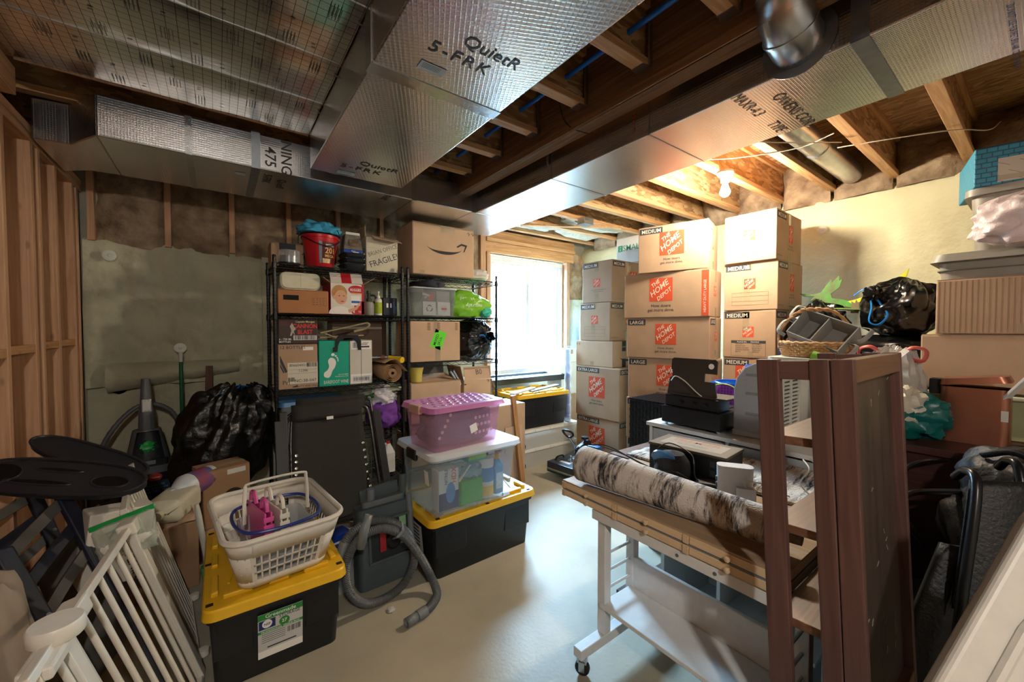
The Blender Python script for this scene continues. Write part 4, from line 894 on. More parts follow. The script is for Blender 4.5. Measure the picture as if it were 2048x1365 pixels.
sp_ = [((.034+.045*i/60)*cos(i*.33), (.034+.045*i/60)*sin(i*.33)) for i in range(61)]
b = MB()
b.grid(60, 1, lambda a, bb: V((sp_[min(60, int(a*60+.5))][0], .48*bb, sp_[min(60, int(a*60+.5))][1]))); b.obj('roll', M_kraft, cr, smooth=True, solid=.0015)
MB().lathe([(.012, 0), (.036, 0), (.036, .47), (.012, .47), (.012, 0)], 26, Matrix.Rotation(-pi/2, 4, 'X')).obj('core', mat('kraft_core', '#8d6e50', .85), cr, smooth=True)
b = MB().grid(20, 4, lambda a, bb: V((-.07+.19*a, -.02+.45*bb, .085+.02*sin(pi*a)-.075*max(0, a-.55)*2.0+.01*sin(5*a)))); b.obj('loose_sheet', M_kraft, cr, smooth=True, solid=.0012)
po = thing('metal_pole', 'grey metal pole with a yellow end cap lying on the third shelf', 'pole', (1.0, 3.38, 1.168))
MB().tube([(-.0, 0, 0), (.29, -.06, 0)], .014, 12).obj('tube', M_steel, po, smooth=True); MB().tube([(.16, -.05, -.0), (.235, -.10, -.02), (.25, -.135, -.022)], [.016, .026, .026], 14).obj('end_cap', plastic('yellow_cap', '#d8b623', .35), po, smooth=True); MB().tube([(.10, -.03, 0), (.135, -.035, 0)], .022, 10).obj('clamp', plastic('brown_clamp', '#6d4b38', .5), po, smooth=True)
fm = thing('picture_frame', 'brown framed board leaning behind the wine cartons', 'picture frame', (1.01, 3.66, .968), rx=-.06)
M_fr = wood('frame_brown', '#5b3f31', '#3c281f')
for x0, x1, z0, z1 in ((-.25, .25, .50, .535), (-.25, .25, 0, .035), (-.25, -.215, .035, .5), (.215, .25, .035, .5)): MB().box(x0, x1, -.01, .012, z0, z1).obj('frame_bar', M_fr, fm)
MB().box(-.215, .215, 0, .006, .035, .5).obj('panel', mat('frame_panel', '#7c6450', .6, var=.1, scale=6), fm); MB().box(-.215, .215, -.003, 0, .44, .46).obj('mat_strip', mat('frame_strip', '#b8b2a6', .6), fm)
# ---- unit 1, fourth shelf and below
tt = thing('blue_lid_tote', 'clear storage tote with a blue lid on the fourth shelf', 'tote', (.575, 3.47, .57))
MB().rbox(.20, .17, 0, .27, .03, 4, 1.06).obj('tub', clearp('tote_clear_dim', '#b8c0c4', .6, .3), tt, smooth=True); MB().rbox(.228, .20, .268, .30, .035, 4, .97).obj('lid', plastic('tote_blue', '#4f86bd', .4), tt, smooth=True)
pu = thing('purple_tote_bag', 'purple and white cloth bag on the fourth shelf', 'bag', (1.13, 3.38, .572))
blob((.135, .11, .135), 2.5, .14, 3, 8, 64, 40, flat=-.12).obj('purple_body', mat('purple_cloth', '#6d3a92', .8, var=.2, scale=6), pu, smooth=True).location = (0, 0, .118)
blob((.115, .10, .10), 2.3, .18, 3.5, 9, 64, 40).obj('white_top', mat('white_cloth', '#c9c5cc', .8, var=.12, scale=7), pu, smooth=True).location = (-.02, 0, .265)
gb = thing('produce_bag', 'pale clear plastic bag of packaging stuffed above the purple bag', 'bag', (1.12, 3.42, .88))
blob((.16, .12, .055), 2.2, .3, 5, 12, 40, 18).obj('film', clearp('pale_film', '#c4cbb4', .7, .25), gb, smooth=True); blob((.1, .08, .03), 2.2, .3, 5, 13, 26, 12).obj('green_print', mat('leaf_green', '#2d7a3a', .6), gb, smooth=True).location = (-.03, -.04, -.03)
wb_ = thing('waste_bin', 'small grey waste bin on the lower shelf beside the white jug', 'bin', (1.14, 3.45, .20))
MB().lathe([(.06, 0), (.062, .004), (.08, .25), (.086, .252), (.086, .262), (.078, .262), (.06, .01), (0, .01)], 24).obj('shell', plastic('bin_grey', '#4a4d52', .4), wb_, smooth=True); MB().bar((-.02, 0, .02), (-.03, .0, .32), .02, .012).obj('brush_handle', M_creamp, wb_)
jg = thing('detergent_jug', 'white plastic jug with red cap on the lowest shelf', 'jug', (1.155, 3.34, .196))
MB().rbox(.05, .045, 0, .16, .02, 4).rbox(.05, .045, .16, .235, .02, 4, .4).obj('jug_body', plastic('jug_white', '#c9c9c4', .4), jg, smooth=True); MB().lathe([(.016, .235), (.016, .255), (0, .256)], 14).obj('cap', plastic('cap_red', '#c02a2e', .4), jg, smooth=True); MB().tube(curve([(-.015, 0, .235), (-.05, 0, .225), (-.055, 0, .16), (-.045, 0, .13)], 5), .011, 8).obj('handle', MT['jug_white'], jg, smooth=True)
# ---- unit 2
t = bx('shipping_box', 'big brown box with a dark smile arrow on top of the shelving', 1.345, 1.953, 3.24, 3.62, 1.884, 2.33, M_cardL, tape='T', bev=.01)
smile(t, .608, .38, .446, 'F', .235, .0, .19); text(t, 'arrow_marks', '↑↑', .035, M_slate, *F(t, .262, .385)); patch(t, 'tape', .14, .055, M_ctape, *F(t, .03, .415)); patch(t, 'tape', .05, .03, M_ctape, *F(t, -.22, .02))
pl_ = thing('white_cushion', 'white stuffed bag on the shelf beside the big smile box', 'bag', (2.11, 3.48, 1.884)); blob((.12, .15, .07), 2.4, .12, 4, 15, 30, 16, flat=-.055).obj('cloth', mat('white_fabric', '#cfcdc6', .85, var=.08, scale=8), pl_, smooth=True).location = (0, 0, .055)
ct = thing('clear_tote', 'clear plastic tote of disc cases on the second shelf by the window', 'tote', (1.565, 3.45, 1.524))
MB().rbox(.20, .17, 0, .245, .03, 5, 1.08, open_top=True, wall=.003).obj('tub', clearp('tote_clear', '#d9dde0', .09, .15), ct, smooth=True)
b = MB(); b.rbox(.225, .195, .24, .25, .035, 5, 1.0, open_top=True, wall=.012); b.obj('rim', clearp('tote_rim', '#e3e6e8', .55, .2), ct, smooth=True)
def case(x, y, z, w, h, rot, pr, lbl):
    c = thing('disc_case', lbl, 'disc case', (1.565+x, 3.45+y, 1.53+z), rx=-.03, ry=rot); MB().box(-w/2, w/2, -.005, .005, 0, h).obj('case_body', plastic('case_white', '#d5d3cd', .3), c, bevel=.001); return c
c = case(-.045, -.158, 0, .125, .122, 0, 0, 'white disc case printed with three curved horns in the clear tote')
for k in range(3):
    a = R(90+120*k); pts = [(.032*cos(a+q*.16)*(1-.015*q*q*.3), .032*sin(a+q*.16)*(1-.015*q*q*.3)) for q in range(-6, 5)]+[(.022*cos(a+q*.16), .022*sin(a+q*.16)) for q in range(4, -7, -1)]
    shape(c, 'horn_print', pts, M_slate, (0, -.005, .062), (1, 0, 0))
c = case(.098, -.158, 0, .125, .122, 0, 0, 'white disc case printed with a red emblem in the clear tote'); shape(c, 'emblem_print', ell(.03, .012, 0, 0), M_red_ink, (0, -.005, .06), (1, 0, 0)); b = MB().tube([(.026*cos(R(i*20)), 0, .026*sin(R(i*20))) for i in range(18)], .0012, 4, closed=True); o = b.obj('ring_print', M_slate, c); o.location = (0, -.0055, .06)
c = case(-.06, -.14, .11, .12, .12, .25, 0, 'dark disc case with a red hand tilted in the clear tote'); MB().box(-.06, .06, -.0062, -.005, 0, .12).obj('sleeve', mat('dark_sleeve', '#6c5a58', .5), c); text(c, 'lettering', 'GREED\nIT', .018, M_white_ink, (-.025, -.0062, .06), (1, 0, 0), bold=.02); shape(c, 'hand_print', [(.01, .02), (.03, .03), (.04, .06), (.05, .1), (.03, .09), (.015, .10), (.012, .07), (.0, .05)], M_red_ink, (0, -.0062, 0), (1, 0, 0))
c = case(.095, -.145, .12, .125, .10, 0, 0, 'grey disc case at the back right of the clear tote'); MB().box(-.06, .06, -.0062, -.005, 0, .1).obj('sleeve', mat('grey_sleeve', '#8a8380', .4, var=.2, scale=14), c)
vr = thing('vinyl_roll', 'rolled grey vinyl sheet lying on the clear tote of discs', 'vinyl roll', (1.60, 3.27, 1.83), rz=.25)
sp_ = [((.010+.034*i/70)*cos(i*.36)*1.9, (.010+.034*i/70)*sin(i*.36)*.95) for i in range(71)]
MB().grid(70, 1, lambda a, bb: V((sp_[int(a*70+.5)][0], .36*bb, sp_[int(a*70+.5)][1]-.01))).obj('roll', plastic('vinyl_grey', '#4b4d57', .35), vr, smooth=True, solid=.0018)
gr = thing('cat_litter_bag', 'bright green plastic sack with pale lettering on the second shelf by the window', 'sack', (1.98, 3.42, 1.522), rz=-.1)
def gsq(p): p.x += .0; p.z *= (1.15-.55*max(-.2, p.x/.23)); return p
blob((.225, .14, .12), 3.0, .10, 4, 17, 46, 26, flat=-.108, squash=gsq).obj('sack_body', plastic('sack_green', '#78b82a', .25, bump=.2), gr, smooth=True).location = (0, 0, .112)
text(gr, 'lettering', 'naturally', .034, mat('sack_pale', '#dfeecb', .5), (.01, -.142, .125), (-1, 0, 0), (0, .2, -1), bold=.01, lift=.006); text(gr, 'lettering', 'Minded', .034, MT['sack_pale'], (-.06, -.135, .19), (-1, 0, 0), (0, .5, -1), bold=.01, lift=.008)
blob((.06, .05, .05), 2.3, .2, 5, 18, 24, 14).obj('teal_print', plastic('sack_teal', '#3cb59b', .3), gr, smooth=True).location = (.15, -.10, .05)
rb = tag(MB().bar((1.95, 3.30, 1.79), (2.15, 3.32, 1.84), .05, .006).obj('dark_strip', plastic('dark_strip', '#3a3d46', .5)), 'dark flat strip lying on the green sack under the wire shelf', 'strip')
t = bx('carton', 'brown carton with a neon green MIXED SKUs sticker', 1.332, 1.818, 3.27, 3.62, 1.118, 1.482, M_cardL, tape='T', bev=.008)
p = patch(t, 'neon_sticker', .115, .165, mat('neon_green', '#62e02a', .5), *F(t, .02, .195), rot=R(-22)); text(t, 'sticker_lettering', 'MIXED\nSKUs', .026, M_black_ink, *F(t, .01, .19), rot=R(68), bold=.004, lift=.0016, squeeze=.95)
patch(t, 'tape', .05, .10, M_ctape, *F(t, .0, .31)); patch(t, 'tape', .05, .13, M_ctape, *F(t, .015, .07))
for x in (-.085, .01, .19): multi(t, 'faded_print', [(x, x+.028, .28+.014*i, .288+.014*i) for i in range(5)], mat('faded_ink', '#7d6048', .8), *F(t, 0, .0))
M_bag = mat('black_bag_film', '#0b0c0e', .24, bump=.5, bscale=16, bdist=.008, spec=.6); M_ribbon = plastic('blue_ribbon', '#1c7ad0', .3)
def trash(name, label, loc, size, seed, tiltx=0, tiltz=0, pleat=.05, tie=True, flat=None, amp=.09, neck=.06, m=None, tiltY=0):
    t = thing(name, label, 'trash bag', loc, rz=tiltz, rx=tiltx, ry=tiltY)
    blob(size, 2.2, amp, 2.6, seed, 110, 64, pleat, 23, flat).obj('bag_body', m or M_bag, t, smooth=True)
    if tie:
        top = size[2]
        b = MB(); n = 26; prof = [(.05, top*.93), (.028, top+.01), (.022, top+.025), (.045, top+.04+neck*.5), (.05, top+neck)]
        vs = []; 
        for r_, z in prof:
            for i in range(n): q = r_*(1+.25*sin(i*5.3)+.15*sin(i*2.1)); vs.append(V((q*cos(2*pi*i/n), q*sin(2*pi*i/n), z)))
        b.add(vs, [(k*n+i, k*n+(i+1) % n, (k+1)*n+(i+1) % n, (k+1)*n+i) for k in range(len(prof)-1) for i in range(n)]); b.obj('gathered_neck', m or M_bag, t, smooth=True)
        MB().tube(curve([(.03, 0, top+.02), (.07, -.03, top+.03), (.12, -.03, top+.0), (.14, -.01, top-.03), (.10, .01, top-.0), (.05, .02, top+.02), (-.01, .03, top+.02), (-.03, 0, top+.02), (0, -.03, top+.02), (.03, 0, top+.02)], 6), .008, 8, ell=.4).obj('tie_ribbon', M_ribbon, t, smooth=True)
        MB().tube(curve([(-.03, 0, top+.02), (-.07, .02, top+.03), (-.10, .02, top+.01)], 6), .007, 8, ell=.4).obj('tie_ribbon', M_ribbon, t, smooth=True)
    return t
trash('trash_bag', 'black trash bag with blue ties resting on the shelf in front of the window', (2.07, 3.47, 1.30), (.215, .215, .19), 21, tiltx=R(82), tiltz=.25, pleat=.028)
M_greyc = card('grey_board', '#6f6b68')
t = bx('carton', 'brown carton under the yellow cup beside the window', 1.338, 1.83, 3.28, 3.64, .576, .93, M_cardL, tape='', bev=.008); 
o = MB().box(-.2, .16, 0, .2, 0, .004).obj('open_flap', M_cardL, t); o.matrix_local = basis((.06, -.1, .355), (1, 0, 0), (0, .97, .22))
o = MB().box(-.24, .24, 0, .2, 0, .004).obj('open_flap', M_greyc, t); o.matrix_local = basis((.0, .165, .352), (1, 0, 0), (0, .1, .99))
cu = thing('yellow_cup', 'pale yellow plastic cup standing on the brown carton', 'cup', (1.42, 3.36, .935))
MB().lathe([(.0, .003), (.048, 0), (.05, .004), (.056, .085), (.066, .128), (.063, .13), (.053, .085), (.046, .008), (0, .008)], 28).obj('cup_body', plastic('cup_yellow', '#cdbb5a', .4), cu, smooth=True)
t = bx('shipping_box', 'brown box with flaps open marked B0 by the window', 1.885, 2.205, 3.32, 3.62, .576, .915, M_cardL, tape='', flaps=False)
o = MB().box(-.15, .15, 0, .13, 0, .004).obj('open_flap', M_cardL, t); o.matrix_local = basis((.0, -.15, .339), (1, 0, 0), (0, .2, .98)); text(o, 'marker_lettering', 'B0', .05, M_slate, (.01, .05, .004), (1, 0, 0), (0, 1, 0))
o = MB().box(-.14, .14, 0, .14, 0, .004).obj('open_flap', M_cardD, t); o.matrix_local = basis((-.16, .0, .339), (0, 1, 0), (-.25, 0, 1)); o = MB().box(-.14, .14, 0, .12, 0, .004).obj('open_flap', M_card, t); o.matrix_local = basis((.16, .0, .339), (0, 1, 0), (.5, 0, -1))
text(t, 'arrow_marks', '↑↑', .035, M_slate, *F(t, .13, .30)); smile(t, .32, .30, .339, 'F', .12, .06, .08); patch(t, 'lettering_bar', .025, .010, M_black_ink, *F(t, -.145, .30))
for i, (x, ry) in enumerate(((1.79, -.55), (1.815, -.5))):
    h = thing('steel_rod', ['chrome handled rod leaning behind the yellow cup, left of two', 'chrome handled rod leaning behind the yellow cup, right of two'][i], 'rod', (x+.04, 3.33, .88), ry=ry, group='chrome rods'); MB().tube([(0, 0, 0), (0, 0, .17)], .012, 12).obj('rod_body', mat('chrome', '#c2c6cc', .15, 1), h, smooth=True); MB().lathe([(.0135, .16), (.0135, .175), (0, .177)], 12).obj('end_cap', plastic('rod_cap', '#1a1c20', .4), h, smooth=True)
t = bx('carton', 'brown carton on the bottom shelf behind the pink bin', 1.34, 1.80, 3.28, 3.64, .196, .535, M_card, tape='T')
# ================================================================ yellow lidded storage bins
M_bin = plastic('bin_black', '#17191c', .42, bump=.05); M_yel = plastic('lid_yellow', '#e0b020', .38)
M_lblpaper = mat('bin_label_paper', '#c9cac6', .45); M_grn = mat('label_green', '#2e8a3c', .5); M_navy = mat('label_navy', '#1f2f66', .5)
def storage_bin(label, loc, rz, W, D, H=.365, sheet='F', lblx=0.0):
    t = thing('storage_bin', label, 'storage bin', loc, rz, 'black storage bins with yellow lids')
    hx, hy = W/2, D/2
    MB().rbox(hx*.86, hy*.84, 0, H-.045, .03, 4, 1.07).obj('tub', M_bin, t, smooth=True)
    MB().rbox(hx*.95, hy*.945, H-.075, H-.045, .035, 4).obj('tub_rim', M_bin, t, smooth=True)
    for s in (-1, 1):
        for k in (-.5, .5):
            o = MB().box(-W*.13, W*.13, 0, .012, 0, .16).obj('side_panel', M_bin, t, bevel=.005); o.matrix_local = basis((k*W*.9 if s < 0 else -k*W*.9, s*hy*.885, .13), (-s, 0, 0), (0, -s*.06*-1, 1))@Matrix.Rotation(-pi/2, 4, 'X')@Matrix.Identity(4) if False else Matrix.Translation((k*W*.62, s*hy*.865-(.006 if s > 0 else .006), .13))
    MB().rbox(hx, hy, H-.05, H-.018, .045, 5, .985).obj('lid_skirt', M_yel, t, smooth=True)
    lid = MB().rbox(hx*.985, hy*.985, H-.018, H-.012, .042, 5, .985).obj('lid', M_yel, t, smooth=True)
    # raised border walls and chevron ribs moulded in the lid
    for s in (-1, 1):
        for a, b_ in ((-.74, -.36), (.36, .74), (-.14, .14)):
            MB().box(a*hx, b_*hx, s*hy*.80-.012, s*hy*.80+.012, H-.013, H+.006).obj('lid_ridge', M_yel, lid, bevel=.005)
            MB().box(s*hx*.84-.012, s*hx*.84+.012, a*hy, b_*hy, H-.013, H+.006).obj('lid_ridge', M_yel, lid, bevel=.005)
    for i in range(-3, 4):
        p = V((i*W*.11, -hy*.55*(1 if i % 2 else -.2), H-.012)); q = V((i*W*.11+W*.1, hy*.3, H-.012))
        MB().bar(p, q, .01, .008).obj('lid_rib', M_yel, lid, bevel=.002)
    for x, y in ((-.9, -.85), (-.93, 0), (-.9, .85), (.9, -.85), (.93, 0), (.9, .85)) if D > W else ((-.85, -.9), (0, -.93), (.85, -.9), (-.85, .9), (.85, .9)):
        MB().box(x*hx-.012, x*hx+.012, y*hy-.01, y*hy+.01, H-.0135, H-.0105).obj('latch_hole', M_dkpaper, lid, bevel=.002)
    return t
def bin_label(t, o, r, up, w=.16, h=.19):
    patch(t, 'label_sheet', w, h, M_lblpaper, o, r, up, lift=.002); O_ = V(o); r_ = V(r).normalized(); u_ = V(up).normalized()
    def P(x, y): return O_+r_*x*w+u_*y*h
    patch(t, 'label_band', w, h*.13, M_grn, P(0, .43), r, up, lift=.0026); text(t, 'label_lettering', 'Greenmade', h*.085, M_white_ink, P(0, .395), r, up, lift=.0034, bold=.01)
    patch(t, 'label_block', w*.36, h*.2, M_navy, P(-.3, .25), r, up, lift=.0026); shape(t, 'label_seal', ell(w*.11, w*.11), M_white_ink, P(-.3, .26), r, up, lift=.003); text(t, 'label_lettering', 'NSF', h*.05, M_navy, P(-.3, .235), r, up, lift=.004, bold=.02)
    text(t, 'label_lettering', 'STORAGE', h*.065, M_slate, P(.2, .30), r, up, lift=.003, bold=.01); shape(t, 'label_seal', ell(w*.12, w*.12), M_grn, P(.08, .2), r, up, lift=.003); text(t, 'label_lettering', '27', h*.07, M_white_ink, P(.08, .175), r, up, lift=.004, bold=.02)
    patch(t, 'label_band', w, h*.06, M_grn, P(0, .09), r, up, lift=.0026); text(t, 'label_lettering', 'PROFESSIONAL GRADE BOX', h*.04, M_white_ink, P(0, .07), r, up, lift=.0034, bold=.01)
    multi(t, 'label_rules', [(-w*.42, w*.1, h*(.02-.045*i), h*(.03-.045*i)) for i in range(5)]+barcode(w*.3, h*.13, 14, w*.3, -h*.04, 8)+[(-w*.3, w*.35, -h*.30, -h*.27)], M_slate, O_, r, up, lift=.0028)
    patch(t, 'label_blank', w, h*.16, M_white_ink, P(0, -.42), r, up, lift=.0026)
b1 = storage_bin('black bin with yellow lid under the white laundry basket', (.19, 2.205, 0), 0, .515, .775)
bin_label(b1, (.0, -.3455, .165), (1, 0, 0), (0, -.09, 1))
b2 = storage_bin('black bin with yellow lid under the clear and pink totes', (1.285, 2.235, 0), .03, .775, .515)
o_ = (-.352, -.02, .17); patch(b2, 'label_sheet', .15, .19, M_lblpaper, o_, (0, -1, 0), (-.09, 0, 1), lift=.003); multi(b2, 'label_rules', [(-.05, .04, .07-.022*i, .08-.022*i) for i in range(7)], M_slate, o_, (0, -1, 0), (-.09, 0, 1), lift=.0038)
storage_bin('black bin with yellow lid under the window on the flat totes', (2.73, 3.34, .392), .0, .735, .48)
# ================================================================ laundry basket
M_bas = plastic('basket_white', '#d9d4c8', .35)
bs = thing('laundry_basket', 'white plastic laundry basket with square openings on the front bin', 'laundry basket', (.195, 2.085, .372), rz=.10)
BH = .225
def bp(s, z, off=0):
    """point on the tapered wall; s in 0..4 goes round the four sides"""
    k = z/BH; hx = .160+.056*k-off; hy = .21+.085*k-off; r_ = .05+.03*k
    side = int(s) % 4; f = (s-int(s))
    C = [(1, -1), (1, 1), (-1, 1), (-1, -1)]
    # sides: 0 front(-y) left->right, 1 right, 2 back, 3 left
    ring = [V((-hx+r_, -hy, 0)), V((hx-r_, -hy, 0)), V((hx, -hy+r_, 0)), V((hx, hy-r_, 0)), V((hx-r_, hy, 0)), V((-hx+r_, hy, 0)), V((-hx, hy-r_, 0)), V((-hx, -hy+r_, 0))]
    if f < .82: p = ring[2*side].lerp(ring[2*side+1], f/.82)
    else:
        g = (f-.82)/.18; a = ring[2*side+1]; b_ = ring[(2*side+2) % 8]; cx = (a.x if side % 2 == 0 else b_.x, a.y if side % 2 else b_.y)
        cc = [(hx-r_, -hy+r_), (hx-r_, hy-r_), (-hx+r_, hy-r_), (-hx+r_, -hy+r_)][side]; a0 = [-90, 0, 90, 180][side]
        an = R(a0+90*g); p = V((cc[0]+r_*cos(an), cc[1]+r_*sin(an), 0))
    p.z = z; return p
def band(z0, z1, s0=0, s1=4, n=96, off=0): return MB().grid(n, 1, lambda a, b: bp(s0+(s1-s0)*a*.99999, z0+(z1-z0)*b, off))
band(.145, BH).obj('upper_band', M_bas, bs, smooth=True, solid=.003)
band(.0, .035).obj('lower_band', M_bas, bs, smooth=True, solid=.003)
MB().rbox(.156, .205, .001, .005, .05, 4).obj('bottom', M_bas, bs)
MB().tube([bp(4*i/120, BH) for i in range(120)], .011, 8, closed=True).obj('rim', M_bas, bs, smooth=True)
for k in (.07, .108): band(k-.004, k+.004).obj('lattice_hoop', M_bas, bs, smooth=True, solid=.003)
for side in range(4):
    n = 9 if side % 2 == 0 else 12
    for i in range(n+1):
        s0 = side+.82*i/n; wd_ = .010 if 0 < i < n else .03
        band(.03, .15, s0-wd_, s0+wd_, 2).obj('lattice_bar', M_bas, bs, solid=.003)
    band(.03, .15, side+.83, side+.99, 8).obj('corner_post', M_bas, bs, smooth=True, solid=.003)
cd_ = thing('wire_caddy', 'white handled caddy with blue rim inside the laundry basket', 'caddy', (.20, 2.06, .380), rz=.12)
MB().rbox(.115, .13, 0, .16, .03, 4, 1.12, open_top=True, wall=.003).obj('caddy_tub', clearp('frosted_tub', '#d5d8da', .35, .3), cd_, smooth=True)
MB().tube([p for p in curve([(-.13, -.145, .2), (.13, -.145, .2), (.13, .145, .2), (-.13, .145, .2)], 10, True)], .007, 8, closed=True).obj('blue_rim', plastic('blue_rim', '#25357f', .35), cd_, smooth=True)
MB().tube(curve([(-.125, -.02, .19), (-.12, -.02, .33), (-.095, -.02, .36), (.095, -.02, .36), (.12, -.02, .33), (.125, -.02, .19)], 5), .0095, 8, ell=.6).obj('handle', M_bas, cd_, smooth=True)
M_pink = plastic('basket_pink', '#d4549a', .4)
def perf(label, x, m, dots):
    t = thing('folded_crate', label, 'crate', (.195+x, 2.10, .38), rz=.2, rx=-.05)
    for i, dx in enumerate((-.012, .012)):
        w_ = MB().box(-.004, .004, -.13, .13, 0, .225).obj('panel', m, t, bevel=.003); w_.location = (dx, 0, 0)
    for s in (-.115, .115): MB().tube(curve([(0, s, .225), (0, s*.9, .265), (0, s*.5, .27), (0, s*.3, .225)], 4), .008, 6).obj('carry_loop', m, t, smooth=True)
    if dots:
        b = MB()
        for i in range(7):
            for j in range(6): b.lathe([(.0075, 0), (.0075, .0008)], 8, Matrix.Translation((.0165, -.11+.036*i, .03+.032*j))@Matrix.Rotation(pi/2, 4, 'Y'))
        b.obj('hole_pattern', M_dkpaper, t, kind='stuff')
    for j in range(6): MB().box(-.02, .02, -.134, -.128, .02+.033*j, .042+.033*j).obj('edge_rib', m, t, bevel=.002)
    return t
perf('pink folding crate with dark holes standing in the laundry basket', -.055, M_pink, True)
perf('white folding crate standing beside the pink one in the laundry basket', .005, plastic('crate_white', '#ddd8cb', .4), False)
# ================================================================ clear tote and its contents
ct = thing('clear_tote', 'clear latching tote full of cleaning supplies on the second bin', 'tote', (1.20, 2.18, .372), rz=.03)
MB().rbox(.265, .205, 0, .325, .04, 5, 1.07, open_top=True, wall=.003).obj('tub', clearp('tote_film', '#e2e8ec', .07, .10), ct, smooth=True)
MB().rbox(.315, .25, .325, .35, .045, 5, .98).obj('lid', clearp('tote_lid', '#dfe6ea', .72, .25), ct, smooth=True); MB().rbox(.30, .235, .31, .326, .045, 5).obj('tub_rim', clearp('tote_lip', '#e6ebee', .5, .2), ct, smooth=True)
MB().box(-.322, -.300, -.06, .06, .285, .345).obj('latch', plastic('latch_black', '#141518', .35), ct, bevel=.008); MB().box(.300, .322, -.06, .06, .285, .345).obj('latch', MT['latch_black'], ct, bevel=.008)
patch(ct, 'sticker', .05, .08, M_white_ink, (-.279, -.12, .20), (0, -1, 0), (-.07, 0, 1)); patch(ct, 'sticker_print', .04, .035, mat('sticker_brown', '#6d4a42', .6), (-.279, -.12, .215), (0, -1, 0), (-.07, 0, 1), lift=.001)
def inb(x, y, z=0): return (1.20+x, 2.18+y, .378+z)
t = carton('glove_carton', 'white and navy glove carton in the clear tote', .13, .09, .235, inb(-.165, -.135), .05, mat('glove_white', '#dadbd8', .5), tape='', flaps=False)
patch(t, 'navy_print', .128, .10, M_navy, *F(t, 0, .055)); shape(t, 'glove_print', ell(.03, .06, .01, 0), mat('glove_blue', '#3f86cf', .5), *F(t, 0, .10), lift=.001); text(t, 'lettering', 'HDX', .03, M_orange, *F(t, .045, .15), rot=pi/2, bold=.01, align='LEFT'); text(t, 'lettering', 'NITRILE', .018, M_navy, *F(t, -.01, .15), rot=pi/2, bold=.01, align='LEFT')
t = carton('green_carton', 'bright green carton in the clear tote', .15, .08, .14, inb(-.01, -.135), .0, mat('carton_green', '#3fae2f', .5), tape='', flaps=False)
t = carton('green_carton', 'teal and lime carton wedged high in the clear tote', .13, .10, .07, inb(.03, -.12, .24), .05, mat('carton_teal', '#2aa79a', .5), tape='', flaps=False); patch(t, 'lime_strip', .125, .03, mat('lime_strip', '#9fcf3a', .5), *F(t, 0, .03))
cn = thing('wipes_canister', 'white lidded canister of wipes in the clear tote', 'canister', inb(.115, -.13))
MB().lathe([(.046, 0), (.048, .004), (.048, .20), (0, .20)], 24).obj('can', plastic('can_white', '#e2e2dc', .4), cn, smooth=True); MB().lathe([(.0485, .015), (.0485, .075)], 24).obj('yellow_label', mat('can_yellow', '#e8c13a', .5), cn, smooth=True); MB().lathe([(.0486, .10), (.0486, .185)], 24).obj('blue_label', mat('can_blue', '#2f86c9', .5), cn, smooth=True); MB().lathe([(.05, .20), (.05, .235), (.046, .24), (0, .24)], 24).obj('lid', MT['can_white'], cn, smooth=True)
for i, (x, y, lb, c) in enumerate(((.205, -.12, 'blue labelled refill bottle at the right end of the clear tote', '#5f9fd0'), (.20, -.02, 'pale blue refill bottle behind the first in the clear tote', '#8fbcd8'))):
    bt = thing('refill_bottle', lb, 'bottle', inb(x, y), group='refill bottles'); MB().rbox(.035, .03, 0, .17, .015, 4).rbox(.035, .03, .17, .21, .015, 4, .4).obj('bottle_body', plastic('refill%d' % i, c, .3), bt, smooth=True); MB().lathe([(.014, .21), (.014, .24), (0, .24)], 12).obj('cap', plastic('refill_cap', '#e7a41f', .4), bt, smooth=True); patch(bt, 'label', .05, .10, mat('refill_label', '#c9dcea', .5, var=.2, scale=40), (0, -.03, .08), (1, 0, 0))
t = carton('red_carton', 'red and white carton at the top right of the clear tote', .12, .09, .075, inb(.185, -.08, .243), .1, mat('carton_red', '#a63a44', .5), tape='', flaps=False); patch(t, 'white_print', .05, .06, M_white_ink, *F(t, -.03))
sg = thing('snack_bag', 'folded clear pouch with white strap in the middle of the clear tote', 'pouch', inb(-.0, -.14, .142)); blob((.07, .03, .045), 2.2, .3, 6, 44, 26, 14, flat=-.038).obj('film', clearp('pouch_film', '#9fc3d4', .5, .15), sg, smooth=True).location = (.01, 0, .04); MB().bar((-.09, -.02, .0), (-.02, -.03, .09), .018, .01).obj('strap', M_bas, sg, bevel=.003)
# ================================================================ pink tote
pk = thing('pink_tote', 'translucent pink latching tote of dotted fabric on the clear tote', 'tote', (1.155, 2.155, .724), rz=.10)
M_pinkc = clearp('pink_film', '#eccade', .15, .15)
MB().rbox(.225, .15, 0, .225, .04, 5, 1.1, open_top=True, wall=.003).obj('tub', M_pinkc, pk, smooth=True); MB().rbox(.272, .19, .222, .25, .05, 5, .96).obj('lid', clearp('pink_lid', '#d98fc4', .6, .2), pk, smooth=True)
b = MB()
for i in range(9):
    for j in range(5): b.lathe([(.016, .25), (.012, .253), (0, .2535)], 10, Matrix.Translation((-.20+.05*i+(.025 if j % 2 else 0)*.9, -.12+.06*j, 0)))
b.obj('lid_bumps', MT['pink_lid'], pk, kind='stuff', smooth=True)
for s in (-1, 1): MB().box(s*.262-.014, s*.262+.014, -.06, .06, .205, .252).obj('latch', plastic('latch_tan', '#c9a08c', .4), pk, bevel=.006)
patch(pk, 'sticker', .05, .05, M_white_ink, (.03, -.158, .10), (1, 0, 0), (0, -.07, 1), rot=.3)
fb = thing('dotted_fabric', 'bundle of dark purple fabric with white dots inside the pink tote', 'fabric', (1.155, 2.155, .728), rz=.10)
